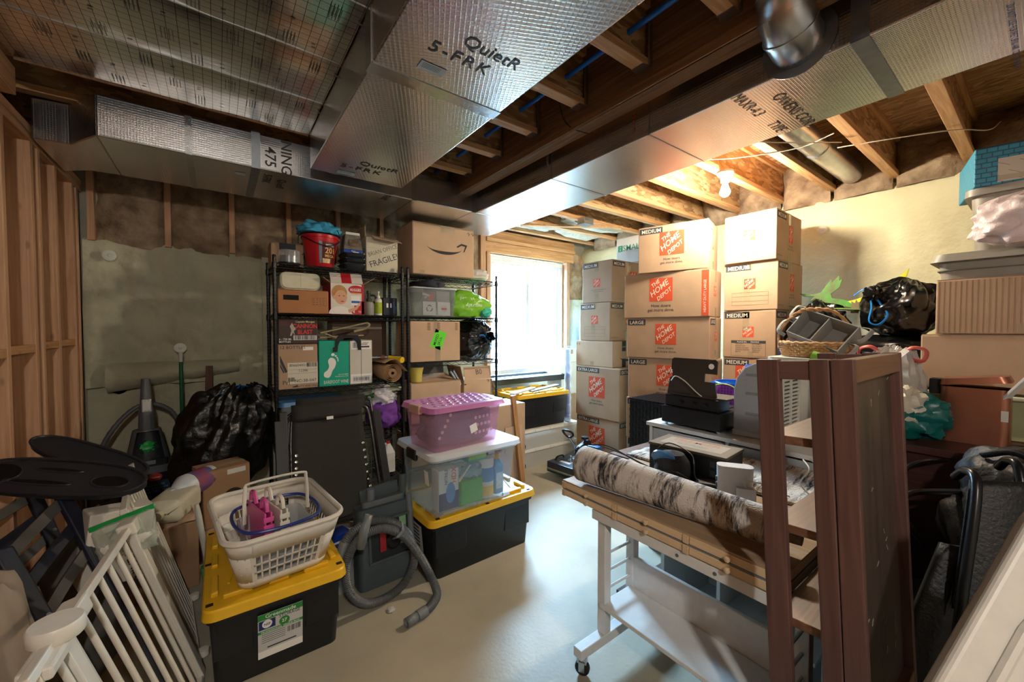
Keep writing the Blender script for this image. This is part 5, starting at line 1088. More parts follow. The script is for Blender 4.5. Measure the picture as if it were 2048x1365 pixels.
bb_ = blob((.205, .135, .10), 4, .10, 3, 46, 44, 22, flat=-.095); bb_.obj('cloth', mat('dark_purple_cloth', '#6a6080', .85, var=.2, scale=7), fb, smooth=True).location = (0, 0, .097)
b = MB(); rr = random.Random(4)
for i in range(5):
    for j in range(3): b.lathe([(.010, 0), (.010, .001)], 10, Matrix.Translation((.06+.032*i-(.016 if j % 2 else 0), -.138+.003*i, .06+.045*j))@Matrix.Rotation(pi/2, 4, 'X'))
    b.lathe([(.010, 0), (.010, .001)], 10, Matrix.Translation((-.19+.03*i*.6, -.138, .07+.03*i))@Matrix.Rotation(pi/2, 4, 'X'))
b.obj('dot_print', M_white_ink, fb, kind='stuff')
# ================================================================ vacuum tool caddy with its ribbed hose
M_vg = plastic('vacuum_grey', '#4b5557', .4); M_vg2 = plastic('vacuum_grey_light', '#6d7274', .4)
vc = thing('vacuum_caddy', 'grey vacuum accessory caddy standing behind the coiled hose', 'caddy', (.745, 2.20, 0), rz=.05, rx=-.10)
b = MB(); 
MB().rbox(.165, .065, .0, .42, .03, 4, .94).obj('case', M_vg, vc, smooth=True)
MB().box(-.10, .12, -.0685, -.055, .14, .34).obj('window_recess', mat('recess_dark', '#22292a', .5), vc, bevel=.004)
for x0, x1, z0, z1 in ((-.115, .135, .34, .355), (-.115, .135, .125, .14), (-.115, -.10, .14, .34), (.12, .135, .14, .34)): MB().box(x0, x1, -.078, -.066, z0, z1).obj('window_frame', M_vg, vc, bevel=.004)
MB().box(-.055, -.02, -.08, -.07, .18, .33).obj('red_tool', plastic('tool_red', '#a3222a', .4), vc, bevel=.004); MB().lathe([(.022, 0), (.04, 0), (.042, .01), (.03, .02), (.022, .02)], 20, Matrix.Translation((.02, -.072, .22))@Matrix.Rotation(pi/2, 4, 'X')).obj('round_brush', plastic('tool_black', '#17191b', .4), vc, smooth=True); MB().box(.06, .10, -.076, -.07, .19, .34).obj('green_tool', plastic('tool_green', '#7fae7c', .4), vc, bevel=.003)
MB().tube([(.13, -.07, .12), (.13, -.06, .45)], .018, 12).obj('wand', M_vg2, vc, smooth=True)
MB().tube([(.12, .02, .36), (.135, .02, .54)], [.022, .024], 14).obj('wand', M_vg, vc, smooth=True); MB().bar((-.12, .03, .47), (.10, .03, .485), .03, .07).obj('floor_head', M_vg, vc, bevel=.006)
MB().tube([(-.07, .0, .40), (-.065, -.0, .51)], .022, 14).obj('tube_end', M_vg2, vc, smooth=True); MB().rbox(.12, .03, .42, .45, .02, 4).obj('tray_tool', M_vg2, vc, smooth=True)
hs = thing('vacuum_hose', 'ribbed grey vacuum hose coiled in a loop with nozzle on the floor', 'hose', (0, 0, 0))
px = [(688, 1090), (705, 1066), (745, 1042), (790, 1047), (822, 1080), (829, 1120), (812, 1162), (780, 1196), (738, 1208), (705, 1192), (692, 1155), (698, 1110), (726, 1072), (770, 1058), (808, 1074), (838, 1110), (860, 1150)]
ys_ = [2.03, 2.02, 2.02, 2.02, 2.02, 2.02, 2.02, 2.0, 1.98, 1.96, 1.97, 1.98, 1.98, 1.98, 1.98, 1.97, 1.95]
hp = [aY(u, v, y) for (u, v), y in zip(px, ys_)]+[aZ(874, 1186, .03), aZ(866, 1208, .026), aZ(852, 1222, .026)]
hp = [V((p.x, p.y, max(p.z, .026))) for p in hp]
cs = curve(hp, 26); 
# resample evenly into ribs
acc = [0]
for i in range(1, len(cs)): acc.append(acc[-1]+(cs[i]-cs[i-1]).length)
def along(d):
    import bisect
    i = min(max(1, bisect.bisect(acc, d)), len(cs)-1); f = (d-acc[i-1])/max(1e-6, acc[i]-acc[i-1]); return cs[i-1].lerp(cs[i], f)
L_ = acc[-1]; n_ = int(L_/.0042); MB().tube([along(L_*i/n_) for i in range(n_+1)], [.0225 if i % 2 else .0195 for i in range(n_+1)], 12).obj('ribbed_tube', plastic('hose_grey', '#55585a', .4), hs, smooth=True)
e0, e1 = hp[-1], aZ(812, 1248, .022); mid = e0.lerp(e1, .45)
MB().tube([e0, mid], [.026, .025], 16).obj('cuff', M_vg2, hs, smooth=True); d_ = (e1-mid).normalized(); MB().tube([mid, e1], [.021, .021], 16, cap=False).obj('nozzle', M_vg2, hs, smooth=True, solid=.003)
s0 = hp[0]; MB().tube([s0+V((.005, 0, .01)), s0+V((-.03, -.02, -.07)), s0+V((-.045, -.04, -.10))], [.026, .026, .022], 16).obj('cuff', M_vg2, hs, smooth=True)
MB().tube([aY(722, 1098, 1.94), aY(728, 1062, 1.95), aY(738, 1030, 1.96)], [.021, .021, .018], 14, cap=False).obj('wand_end', M_vg2, hs, smooth=True, solid=.003)
MB().tube([aY(805, 1045, 1.995), aY(806, 1062, 1.955), aY(795, 1075, 1.95), aY(788, 1078, 1.99)], .004, 6, ell=2.5).obj('strap', M_vg2, hs, smooth=True)
t = carton('blue_carton', 'blue retail carton reading 6 PACK beside the hose', .14, .10, .20, (.545, 2.50, .0), .25, mat('pack_blue', '#1f3f9a', .45), tape='', flaps=False); text(t, 'lettering', '6 PACK', .024, M_white_ink, *F(t, .005, .10), bold=.01); patch(t, 'white_edge', .138, .012, M_white_ink, *F(t, 0, .155))
pt = thing('paper_packet', 'tiny crumpled grey packet lying on the concrete floor', 'packet', (.673, 1.923, 0)); blob((.018, .022, .006), 3, .25, 40, 3, 16, 8).obj('foil_sachet', mat('packet_grey', '#b9b9b4', .5), pt, smooth=True).location = (0, 0, .006)
# ================================================================ folded lounge chair
lg = thing('lounge_chair', 'folded black zero gravity lounge chair leaning on the shelving', 'lounge chair', (.68, 2.95, 0))
LO = V(lg.location)
def lp(u, v, off=0):
    y = 3.16-(v-790)/(1040-790)*.27-off; p = aY(u, v, y)-LO; p.z = max(p.z, .012); return p
M_tube = mat('gunmetal_tube', '#4c4a48', .25, .8); M_sling = mat('black_sling', '#26241f', .75, bump=.35, bscale=400, var=.1, scale=60); M_pad = plastic('arm_pad', '#1b1a18', .45)
P4 = [lp(584, 830, .01), lp(722, 812, .01), lp(748, 1038, .01), lp(585, 1060, .01)]
MB().grid(12, 20, lambda a, b: P4[0].lerp(P4[1], a).lerp(P4[3].lerp(P4[2], a), b)+V((0, .015*sin(pi*a), 0))).obj('sling', M_sling, lg, smooth=True, solid=.004)
P5 = [lp(582, 812, .02), lp(728, 795, .02), lp(722, 828, .02), lp(584, 846, .02)]
MB().grid(8, 4, lambda a, b: P5[0].lerp(P5[1], a).lerp(P5[3].lerp(P5[2], a), b)).obj('sling_hem', M_sling, lg, smooth=True, solid=.006)
P6 = [lp(592, 800, -.04), lp(728, 788, -.04), lp(730, 815, -.04), lp(590, 825, -.04)]
MB().grid(8, 4, lambda a, b: P6[0].lerp(P6[1], a).lerp(P6[3].lerp(P6[2], a), b)).obj('head_pad', M_sling, lg, smooth=True, solid=.02)
patch(lg, 'care_tag', .045, .022, M_white_ink, lp(660, 836, .03), (1, -.05, .03), (0, .3, 1), thick=.001)
MB().tube(curve([lp(582, 1060), lp(575, 950), lp(571, 870), lp(572, 840), lp(586, 826)], 6), .011, 10).obj('frame_tube', M_tube, lg, smooth=True)
MB().tube(curve([lp(722, 812), lp(734, 818), lp(742, 850), lp(752, 920), lp(766, 1010), lp(772, 1040)], 6), .011, 10).obj('frame_tube', M_tube, lg, smooth=True)
MB().tube(curve([lp(722, 800, -.05), lp(738, 800, -.05), lp(744, 820, -.05), lp(765, 960, -.05)], 6), .011, 10).obj('frame_tube', M_tube, lg, smooth=True); MB().tube(curve([lp(592, 812, -.05), lp(585, 830, -.05), lp(582, 900, -.05), lp(588, 1050, -.05)], 6), .011, 10).obj('frame_tube', M_tube, lg, smooth=True)
for a, c in (((556, 843), (563, 1000)), ((566, 825), (572, 1000))): MB().bar(lp(*a, .0), lp(*c, .0), .05, .02, (0, 1, 0)).obj('arm_rest', M_pad, lg, bevel=.006)
MB().bar(lp(752, 820), lp(775, 970), .055, .02, (0, 1, 0)).obj('arm_rest', M_pad, lg, bevel=.006); MB().bar(lp(772, 975), lp(778, 1010), .02, .02, (0, 1, 0)).obj('pivot', M_tube, lg)
me_e = MB().lathe([(.005, 0), (.009, 0), (.0095, .002), (.005, .003)], 12).mesh('eyelet', True)
for i in range(11):
    for k, (ua, ub, va, vb) in enumerate(((593, 592, 912, 1040), (726, 750, 886, 1030))):
        o = mkobj('eyelet', me_e, mat('eyelet_metal', '#cfcabf', .25, .9), lg); o.matrix_local = basis(lp(ua+(ub-ua)*i/10, va+(vb-va)*i/10, .016), (1, 0, 0), (0, .4, 1))
for ua, ub, va, vb, w_ in ((593, 592, 905, 1040, -14), (726, 750, 880, 1030, 14)):
    MB().tube([lp(ua+(ub-ua)*i/24+(w_ if i % 2 else 0), va+(vb-va)*i/24, .02) for i in range(25)], .0022, 5).obj('lacing', plastic('lace_black', '#101012', .6), lg)
b = MB().tube([lp(742, 900, .03), lp(745, 1000, .04), lp(700, 1030, .06), lp(660, 1045, .05)], .006, 6, ell=.4); b.obj('strap', MT['lace_black'], lg, smooth=True)
MB().box(-.26, .30, -.28, -.24, .0, .025).obj('foot_bar', M_tube, lg)
# ================================================================ left side: cleaner, bag, boxes, gate, chairs
trash('trash_bag', 'tall bulging black trash bag with blue drawstring by the insulated wall', (.02, 3.50, .60), (.285, .24, .40), 23, tiltx=.12, tiltz=.3, pleat=.05, tie=False, amp=.13, tiltY=.28, m=mat('black_bag_dull', '#0d0d0d', .34, bump=.9, bscale=14, bdist=.015))
bt_ = [o for o in bpy.data.objects if o.parent and o.parent.name == 'trash_bag.001'][0].parent
MB().tube(curve([(-.14, -.10, .34), (-.08, -.05, .385), (.0, -.02, .405), (.06, .0, .40)], 6), .02, 8, ell=.35).obj('drawstring', M_ribbon, bt_, smooth=True)
blob((.08, .07, .06), 2.2, .3, 5, 31, 28, 16).obj('knotted_top', M_bag, bt_, smooth=True).location = (.10, 0, .38)
# upright carpet cleaner
uc = thing('carpet_cleaner', 'grey upright carpet cleaner with green brush window and red oval badge', 'carpet cleaner', (-.405, 3.72, 0), rz=.15, rx=-.02)
M_ucg = plastic('cleaner_grey', '#5a5a5e', .4); M_ucd = plastic('cleaner_dark', '#222226', .35); M_ucs = clearp('smoked_window', '#3a3c40', .55, .1)
MB().rbox(.155, .13, .0, .42, .09, 6, .92).obj('base_tank', M_ucd, uc, smooth=True); MB().rbox(.152, .128, .42, .47, .09, 6, .97).obj('collar', M_ucg, uc, smooth=True)
MB().rbox(.12, .10, .47, .71, .07, 6, .62).obj('shoulder', M_ucg, uc, smooth=True); MB().rbox(.088, .05, .50, .70, .045, 6, .62, M=Matrix.Translation((0, -.075, 0))).obj('window', M_ucs, uc, smooth=True)
MB().rbox(.10, .02, .47, .515, .015, 4, 1, M=Matrix.Translation((0, -.105, 0))).obj('latch_panel', M_ucd, uc, smooth=True); MB().box(-.035, .035, -.13, -.12, .485, .51).obj('latch', M_steel, uc)
o = blob((.05, .03, .045), 2, .25, 14, 6, 26, 16).obj('green_brush', plastic('brush_green', '#1fae4a', .35), uc, smooth=True); o.location = (0, -.095, .60)
MB().rbox(.045, .04, .70, .83, .03, 5, .92).rbox(.041, .037, .83, .90, .028, 5, .8).rbox(.033, .03, .90, 1.06, .024, 5, .72).obj('handle_stem', M_ucg, uc, smooth=True)
MB().box(-.026, .026, -.042, -.03, .83, .92).obj('control_plate', mat('silver_plate', '#b5b5b2', .3, .5), uc, bevel=.008); text(uc, 'control_marks', 'O  Y', .010, M_slate, (0, -.043, .905), (1, 0, 0)); text(uc, 'control_marks', 'U  C', .010, M_slate, (0, -.043, .838), (1, 0, 0))
o = shape(uc, 'badge', ell(.036, .026), M_red_ink, (.03, -.1295, .395), (1, 0, 0), lift=.003, thick=.002); text(uc, 'badge_lettering', 'Hoover', .012, M_white_ink, (.03, -.1295, .389), (1, 0, 0), lift=.0065, fit=.055)
patch(uc, 'label', .15, .16, mat('cleaner_label', '#1e2f4a', .5), (.03, -.1295, .285), (1, 0, 0), lift=.003); text(uc, 'label_lettering', 'Easy to USE\nEasy to CLEAN\nFaster DRY Time', .014, mat('label_cyan', '#8fc0d8', .5), (.03, -.1295, .335), (1, 0, 0), lift=.0045)
patch(uc, 'green_strip', .2, .014, MT['brush_green'], (.02, -.1305, .125), (1, 0, 0), lift=.004); text(uc, 'label_lettering', 'X Extract', .026, M_lblpaper, (.03, -.1305, .15), (1, 0, 0), lift=.004)
MB().tube(curve([(-.20, .05, .25), (-.26, .07, .45), (-.19, .08, .68), (-.07, .085, .84), (.04, .085, .87), (.14, .08, .80), (.19, .07, .66), (.20, .06, .50)], 10), [.0165 if i % 2 else .0145 for i in range(71)], 10).obj('suction_hose', M_ucg, uc, smooth=True)
pl2 = thing('broom_handle', 'green broom handle with white tip leaning on the blanket insulation', 'broom', (-.225, 3.86, 0), rx=-.02); MB().tube([(0, 0, 0), (0, 0, 1.16)], .012, 12).obj('pole', plastic('pole_green', '#0f5a36', .35), pl2, smooth=True); MB().tube([(0, 0, 1.16), (0, 0, 1.235)], .0125, 12).obj('tip', plastic('pole_white', '#cfcfc8', .4), pl2, smooth=True); MB().box(-.12, .12, -.03, .03, 0, .05).obj('broom_head', plastic('broom_black', '#1c1c1c', .6), pl2, bevel=.006)
tag(MB().bar((-.10, 3.88, .0), (-.055, 3.90, 1.12), .045, .02, (0, 1, 0)).obj('wood_stick', wood('stick_brown', '#6e4a35', '#4c3122'), None, bevel=.002), 'brown wooden stick leaning behind the tall black trash bag', 'stick')
# shipping box with cropped smile, crumpled box, white containers
t = carton('shipping_box', 'small brown box with a dark curved logo below the tall trash bag', .25, .20, .35, (.005, 3.10, .20), .3, M_cardD, tape='T'); pts = [(cos(R(a))*.06, sin(R(a))*.065) for a in range(30, 260, 14)]+[(cos(R(a))*.035, sin(R(a))*.04) for a in range(250, 20, -14)]; shape(t, 'curve_print', pts, M_black_ink, *F(t, .03, .15)); text(t, 'arrow_marks', '↑↑', .03, M_slate, *F(t, -.09, .28)); patch(t, 'paper_label', .1, .03, M_lblpaper, *F(t, .05, .32))
t = carton('carton', 'plain brown carton on the floor under the curved logo box', .30, .28, .20, (.03, 3.14, 0), .2, M_card)
t = carton('crumpled_carton', 'crumpled brown carton on the floor beside the white gate', .26, .30, .36, (-.245, 2.88, 0), .1, M_cardD, tape='', flaps=False)
for k, (o_, r_, u_, L_) in enumerate((((0, -.15, .36), (1, 0, .05), (0, .3, .25), .12), ((.13, 0, .36), (0, 1, 0), (-.2, 0, .5), .10), ((0, .15, .36), (-1, 0, 0), (0, -.6, .35), .14))):
    o = MB().grid(6, 3, lambda a, b, L_=L_, k=k: V((-.125+.25*a, L_*b, .015*N.noise(V((a*4, b*4, k)))))).obj('torn_flap', M_card, t, smooth=False, solid=.004); o.matrix_local = basis(o_, r_, u_)
M_jug = plastic('jug_cream', '#cfc9b2', .4)
jb = thing('plastic_jug', 'cream plastic jug lying on the crumpled carton', 'jug', (-.21, 2.80, .455), rz=-.35, rx=pi/2, ry=.0)
MB().rbox(.085, .06, -.11, .09, .03, 5, .97).rbox(.082, .058, .09, .13, .03, 5, .45).obj('jug_body', M_jug, jb, smooth=True); MB().lathe([(.022, .13), (.022, .155), (0, .156)], 16).obj('cap', M_jug, jb, smooth=True)
jb2 = thing('plastic_jug', 'pale bottle with blue and red label lying behind the cream jug', 'jug', (-.13, 2.97, .50), rz=-.7, rx=pi/2); MB().lathe([(.0, -.13), (.06, -.13), (.068, -.12), (.068, .06), (.03, .12), (.018, .125), (.018, .15), (0, .15)], 24).obj('bottle_body', plastic('bottle_pale', '#c6ccd2', .35), jb2, smooth=True); MB().lathe([(.0688, -.09), (.0688, .03)], 24).obj('label', mat('label_blue', '#2f5d9c', .5, col2='#a23a30', scale=9), jb2, smooth=True)
# baby gate: two panels folded round a hinge post
M_gate = plastic('gate_white', '#d6d2c6', .35)
def gate(name, label, T0, T1, B0, B1, nb, posts=(), r=.0075):
    t = thing(name, label, 'gate', (T0.x, T0.y, 0), group='white gate panels'); o = V(t.location)
    T0, T1, B0, B1 = [V(q)-o for q in (T0, T1, B0, B1)]
    nrm = (T1-T0).cross(B0-T0).normalized()
    MB().bar(T0, T1, .022, .022, nrm).obj('top_rail', M_gate, t, bevel=.003); MB().bar(B0, B1, .022, .022, nrm).obj('bottom_rail', M_gate, t, bevel=.003)
    for i in range(nb):
        f = (i+.5)/nb; MB().tube([T0.lerp(T1, f), B0.lerp(B1, f)], r, 10).obj('bar', M_gate, t, smooth=True)
    for f in posts: MB().bar(T0.lerp(T1, f), B0.lerp(B1, f), .045, .028, nrm).obj('post', M_gate, t, bevel=.004)
    return t, T0, T1, nrm
t, T0, T1, nr = gate('baby_gate', 'white metal baby gate panel nearest the viewer with hinge blocks', V((-.318, 1.18, .70)), V((-.262, 1.95, .70)), V((-.115, 1.22, .015)), V((-.075, 2.02, .015)), 10, posts=(.2, .97))
for f, s_ in ((.30, .05), (.97, .035)):
    p = T0.lerp(T1, f); MB().bar(p-(T1-T0).normalized()*s_, p+(T1-T0).normalized()*s_, .045, .05, nr).obj('hinge_block', M_gate, t, bevel=.006)
p = T0.lerp(T1, .20); o = MB().lathe([(.0, 0), (.045, 0), (.048, .004), (.048, .03), (.044, .036), (0, .036)], 26).obj('latch_knob', M_gate, t, smooth=True); o.location = p+V((0, 0, .0))
o = MB().box(-.05, .05, -.028, .028, 0, .03).obj('latch_cover', M_gate, t, bevel=.006); o.matrix_local = basis(T0.lerp(T1, .12)+V((0, 0, .0)), (T1-T0), (1, 0, 0))
t, T0, T1, nr = gate('baby_gate', 'white metal baby gate panel folded behind the first, towards the wall', V((-.30, 2.10, .70)), V((-.36, 2.76, .72)), V((-.085, 2.06, .015)), V((-.14, 2.62, .015)), 9, posts=(.03,))
for f in (.1, .95): o = MB().lathe([(.012, -.02), (.02, -.015), (.02, .01), (.0, .012)], 14).obj('foot_pad', M_gate, t, smooth=True); o.location = V((-.085, 2.06, .03)).lerp(V((-.14, 2.62, .03)), f)-V(t.location)+V((.02, 0, 0))
# boxed gate kit and zip bag of parts hanging on the gate
t = carton('gate_carton', 'white kids product box with teal print behind the zip bag', .20, .12, .30, (-.375, 2.30, .36), .35, mat('kid_white', '#cfcac0', .5), tape='', flaps=False); t.rotation_euler[1] = .12
text(t, 'lettering', 'Kids', .045, mat('teal_ink', '#1f8a8f', .5), *F(t, -.03, .17), rot=-1.2, bold=.01); patch(t, 'photo_print', .10, .20, mat('photo_brown', '#8a5f4c', .5, col2='#4c2f26', scale=14, stretch=(1, 1, .2)), *Fs(t, 'R', 0, .17)); patch(t, 'green_edge', .015, .28, M_grn, *Fs(t, 'R', -.05, .15)); text(t, 'lettering', 'OPENING', .03, M_slate, *F(t, .04, .06), rot=-1.2, bold=.01)
zb = thing('zip_bag', 'clear zip bag of gate parts with green seal hanging over the gate', 'zip bag', (-.285, 2.13, .56))
Q4 = [aD(178, 1062, 1.42)-V(zb.location), aD(308, 1012, 1.46)-V(zb.location), aD(318, 1090, 1.44)-V(zb.location), aD(200, 1125, 1.40)-V(zb.location)]
MB().grid(14, 10, lambda a, b: Q4[0].lerp(Q4[1], a).lerp(Q4[3].lerp(Q4[2], a), b)+V((.01*N.noise(V((a*5, b*5, 3))), -.025*sin(pi*a)*sin(pi*b), 0))).obj('film', clearp('zip_film', '#d6ddd2', .25, .08), zb, smooth=True, solid=.001)
MB().bar(Q4[0], Q4[1], .006, .018, (0, 0, 1)).obj('green_seal', plastic('seal_green', '#1f9a4a', .4), zb); 
for i in range(4): blob((.03, .012, .02), 2.6, .15, 9, 50+i, 16, 10).obj('plastic_part', M_gate, zb, smooth=True).location = Q4[3].lerp(Q4[2], .2+.2*i)+V((0, .012, .03+.01*(i % 2)))
# dark wooden folding chairs stacked against the studs
M_navyw = mat('dark_stained_wood', '#1c1e2c', .38, var=.3, scale=9, bump=.1, bscale=40); M_dust = mat('dusty_slat', '#4a4744', .6, var=.35, scale=9)
def slat_chair(label, p1t, p1b, p2t, p2b, ns, seat=False, dust=True):
    t = thing('folding_chair', label, 'chair', (p1b.x, p1b.y, 0), group='dark wooden folding chairs'); o = V(t.location); a, b, c, d = [V(q)-o for q in (p1t, p1b, p2t, p2b)]
    nr = (c-a).cross(b-a).normalized()
    def post(p, q):
        b_ = MB().bar(p, q, .024, .055, (q-p).cross(nr)); return b_.obj('post', M_navyw, t, bevel=.008, seg=3)
    post(a, b); post(c, d)
    for i in range(ns):
        f = .06+.20*i; P = a.lerp(b, f); Q = c.lerp(d, f); ctrl = (P+Q)/2+nr*.035
        pts = [P*(1-s)**2+ctrl*2*s*(1-s)+Q*s*s for s in [k/8 for k in range(9)]]
        bb = MB()
        for k in range(8): pass
        wv = (b-a).normalized()*.023
        vs = []; 
        for q in pts: vs += [q-wv-nr*.008, q+wv-nr*.008, q+wv+nr*.008, q-wv+nr*.008]
        fs = [(0, 1, 2, 3), (32, 35, 34, 33)]+[(4*k+j, 4*k+(j+1) % 4, 4*k+4+(j+1) % 4, 4*k+4+j) for k in range(8) for j in range(4)]
        MB().add(vs, fs).obj('slat', M_dust if i % 2 == 0 else M_navyw, t, smooth=True)
    for P in (a, c):
        o2 = MB().lathe([(.008, 0), (.008, .003), (.004, .005), (0, .005)], 12).obj('bolt', M_steel, t, smooth=True); o2.matrix_local = basis(P.lerp(b if P is a else d, .45)-nr*.0285*(1 if nr.y > 0 else -1), (b-a).cross(nr), (b-a))
    return t
c1 = slat_chair('dark wooden folding chair nearest the viewer, slats dusty', aD(2, 1100, 1.36), aD(190, 1420, 1.30), aD(122, 985, 1.62), aD(255, 1230, 1.52), 4)
c2 = slat_chair('dark wooden folding chair behind the first, against the studs', aD(-60, 1045, 1.62), aD(60, 1330, 1.5), aD(62, 980, 1.85), aD(150, 1180, 1.75), 4)
o = V(c1.location); S4 = [aD(72, 1150, 1.55)-o, aD(196, 1010, 1.78)-o, aD(262, 1265, 1.62)-o, aD(165, 1400, 1.42)-o]
nn = (S4[1]-S4[0]).cross(S4[3]-S4[0]).normalized()
MB().grid(16, 16, lambda a, b: S4[0].lerp(S4[1], a).lerp(S4[3].lerp(S4[2], a), b)+nn*(.03*sin(pi*b)+.012*abs(sin(4*pi*b)))).obj('seat_pad', mat('seat_taupe', '#59554f', .7, var=.15, scale=10), c1, smooth=True, solid=.02)
MB().bar(aD(160, 1075, 1.58)-o, aD(330, 1380, 1.45)-o, .03, .05, nn).obj('front_leg', M_navyw, c1, bevel=.008, seg=3)
# two black plastic cup trays lying on top of the chairs
M_ct = plastic('tray_dark', '#2a2b30', .33, bump=.1)
def cup_tray(label, cc, L, Wd, rz, rx, ry, holes):
    t = thing('cup_tray', label, 'tray', cc, rz=rz, rx=rx, ry=ry, group='black cup holder trays')
    outl = [(L/2*cos(R(a))*abs(cos(R(a)))**-.3 if abs(cos(R(a))) > .01 else 0, Wd/2*sin(R(a))) for a in range(0, 360, 10)]
    outl = [(max(-L/2, min(L/2, x)), y) for x, y in outl]
    MB().prism(outl, -.03, 0).obj('tray_body', M_ct, t, bevel=.008, seg=3); 
    rim = [(x*1.0, y*1.0) for x, y in outl]; MB().tube([(x, y, .004) for x, y in outl], .006, 6, closed=True).obj('rim', M_ct, t, smooth=True)
    for hx, hy, rx_, ry_ in holes: MB().prism(ell(rx_, ry_, hx, hy), .0005, .0015).obj('recess', mat('recess_black', '#050507', .5), t); MB().tube([(x, y, .0) for x, y in ell(rx_, ry_, hx, hy)], .004, 6, closed=True).obj('recess_lip', M_ct, t, smooth=True)
    return t
cup_tray('black oval cup tray with slots lying on the folding chairs', tuple(aD(118, 955, 1.62)), .60, .17, -.42, .50, .16, ((-.20, .0, .07, .05), (-.02, .035, .08, .01), (-.05, -.03, .11, .012), (.18, -.005, .065, .03)))
cup_tray('black tray tilted up behind the oval cup tray', tuple(aD(182, 912, 1.95)), .52, .13, -.50, .35, .36, ())
# tan cloth at the very left edge
tn = thing('tan_cloth', 'tan padded cloth corner at the left edge of the picture', 'cloth', (aD(-85, 1300, 1.0).x, aD(-85, 1300, 1.0).y, .385)); blob((.12, .10, .385), 3.4, .06, 3, 66, 40, 40).obj('fabric', mat('tan_fabric', '#8d7d6c', .8, var=.08, scale=10), tn, smooth=True)
bsh = thing('scrub_brush', 'white handled scrub brush standing between the carton and the yellow lid', 'brush', (-.05, 2.70, 0), ry=-.12)
MB().tube([(0, 0, .12), (0, 0, .40), (0, 0, .47)], [.012, .015, .011], 12).obj('handle', plastic('brush_handle', '#c9c9c0', .4), bsh, smooth=True); MB().box(-.03, .03, -.03, .03, .06, .12).obj('block', plastic('brush_block', '#3f8a4a', .5), bsh, bevel=.006); MB().taper((.028, .028), (.026, .026), 0, .06).obj('bristles', plastic('brush_bristle', '#b8b6a8', .8), bsh)
# ================================================================ under the window: flat totes, tray, boards, film, press
M_frost = clearp('frosted_tote', '#d8d8d2', .62, .3)
for i in range(2):
    t = thing('flat_tote', ['flat white lidded tote on the floor under the window, lower of two', 'flat white lidded tote under the yellow lidded bin, upper of two'][i], 'tote', (2.79, 3.325, .196*i), 0.0, 'flat underbed totes')
    MB().rbox(.385, .215, 0, .17, .03, 4, 1.06).obj('tub', M_frost, t, smooth=True); MB().rbox(.425, .235, .165, .192, .03, 4, .985).obj('lid', plastic('tote_white', '#d4d2ca', .4), t, smooth=True)
    for x in (-.2, 0, .2): MB().box(x-.006, x+.006, -.238, -.232, .168, .192).obj('lid_seam', plastic('tote_white', '', .4), t)
    o = MB().lathe([(.03, 0), (.03, .02), (.012, .022), (.012, 0)], 16).obj('wheel', plastic('wheel_dark', '#35383a', .5), t, smooth=True); o.location = (-.36, -.215, .035); o.rotation_euler = (pi/2, 0, 0)
t = carton('carton', 'plain brown carton behind the clear tote, left of the window bin', .40, .30, .72, (2.10, 3.05, 0), .02, M_card); o = MB().box(-.1, .1, 0, .24, 0, .004).obj('side_flap', M_cardL, t); o.matrix_local = basis((.06, -.152, .28), (1, 0, 0), (0, -.02, 1))
tag(MB().bar((2.235, 2.86, .0), (2.155, 2.90, .80), .03, .045, (1, 0, 0)).obj('wood_lath', wood('lath', '#b98a5c', '#94683f'), None, bevel=.002), 'thin wooden lath leaning on the brown carton by the window bin', 'lath')
tr = thing('slatted_tray', 'black rimmed tray with pale lattice lying below the window', 'tray', (2.86, 3.70, .80), rz=-.02, rx=-.0)
M_trb = plastic('tray_rim_black', '#12161c', .3)
for x0, x1, y0, y1 in ((-.55, .55, -.20, -.175), (-.55, .55, .175, .2), (-.55, -.525, -.175, .175), (.525, .55, -.175, .175)): MB().box(x0, x1, y0, y1, 0, .065).obj('rim', M_trb, tr, bevel=.006)
MB().box(-.525, .525, -.175, .175, .0, .02).obj('tray_floor', mat('tray_floor', '#9fb2bd', .5), tr)
for i in range(9): MB().bar((-.5+.12*i, -.17, .03), (-.42+.12*i, .17, .03), .018, .012).obj('lattice_slat', plastic('lattice_white', '#ccd6da', .4), tr)
for j in range(3): MB().bar((-.52, -.11+.11*j, .04), (.52, -.11+.11*j, .04), .014, .008).obj('lattice_slat', MT['lattice_white'], tr)
tag(MB().box(-.18, .18, -.03, .03, 0, .018).obj('white_board', plastic('board_white', '#c9c6bd', .5), None, bevel=.003), 'short white board lying on the yellow lid under the window', 'board'); o = bpy.data.objects['white_board']; o.location = (2.50, 3.19, .768); o.rotation_euler = (0, -.06, .25)
tag(MB().box(-.24, .24, -.035, .035, 0, .014).obj('dark_board', plastic('board_dark', '#2d3138', .4), None, bevel=.003), 'dark flat board lying on the yellow lid under the window', 'board'); o = bpy.data.objects['dark_board']; o.location = (2.82, 3.22, .770); o.rotation_euler = (0, -.04, .2)
fl = thing('printed_film', 'tall crinkled roll of blue printed clear film beside the box column', 'plastic film', (3.10, 3.155, .388), rx=0)
b = MB().lathe([(.035*(1+.12*sin(i*2.1)), .83*i/22) for i in range(23)], 16); b.obj('film', clearp('film_clear', '#cfdcea', .42, .12), fl, smooth=True)
b = MB().lathe([(.030*(1+.15*sin(i*1.7)), .04+.5*i/14) for i in range(15)], 14); b.obj('blue_print', mat('film_blue', '#2b50b8', .4, col2='#b8c6e6', scale=16), fl, smooth=True)
hp_ = thing('heat_press', 'black swing-away heat press on the floor with chrome lever and control box', 'heat press', (2.70, 2.62, 0), rz=-pi/2+.12)
M_hb = mat('press_black', '#1a1c20', .4, .3); M_chr = mat('chrome_press', '#c6cbd1', .16, 1)
MB().box(-.10, .10, -.05, .16, 0, .07).obj('foot', M_hb, hp_, bevel=.006)
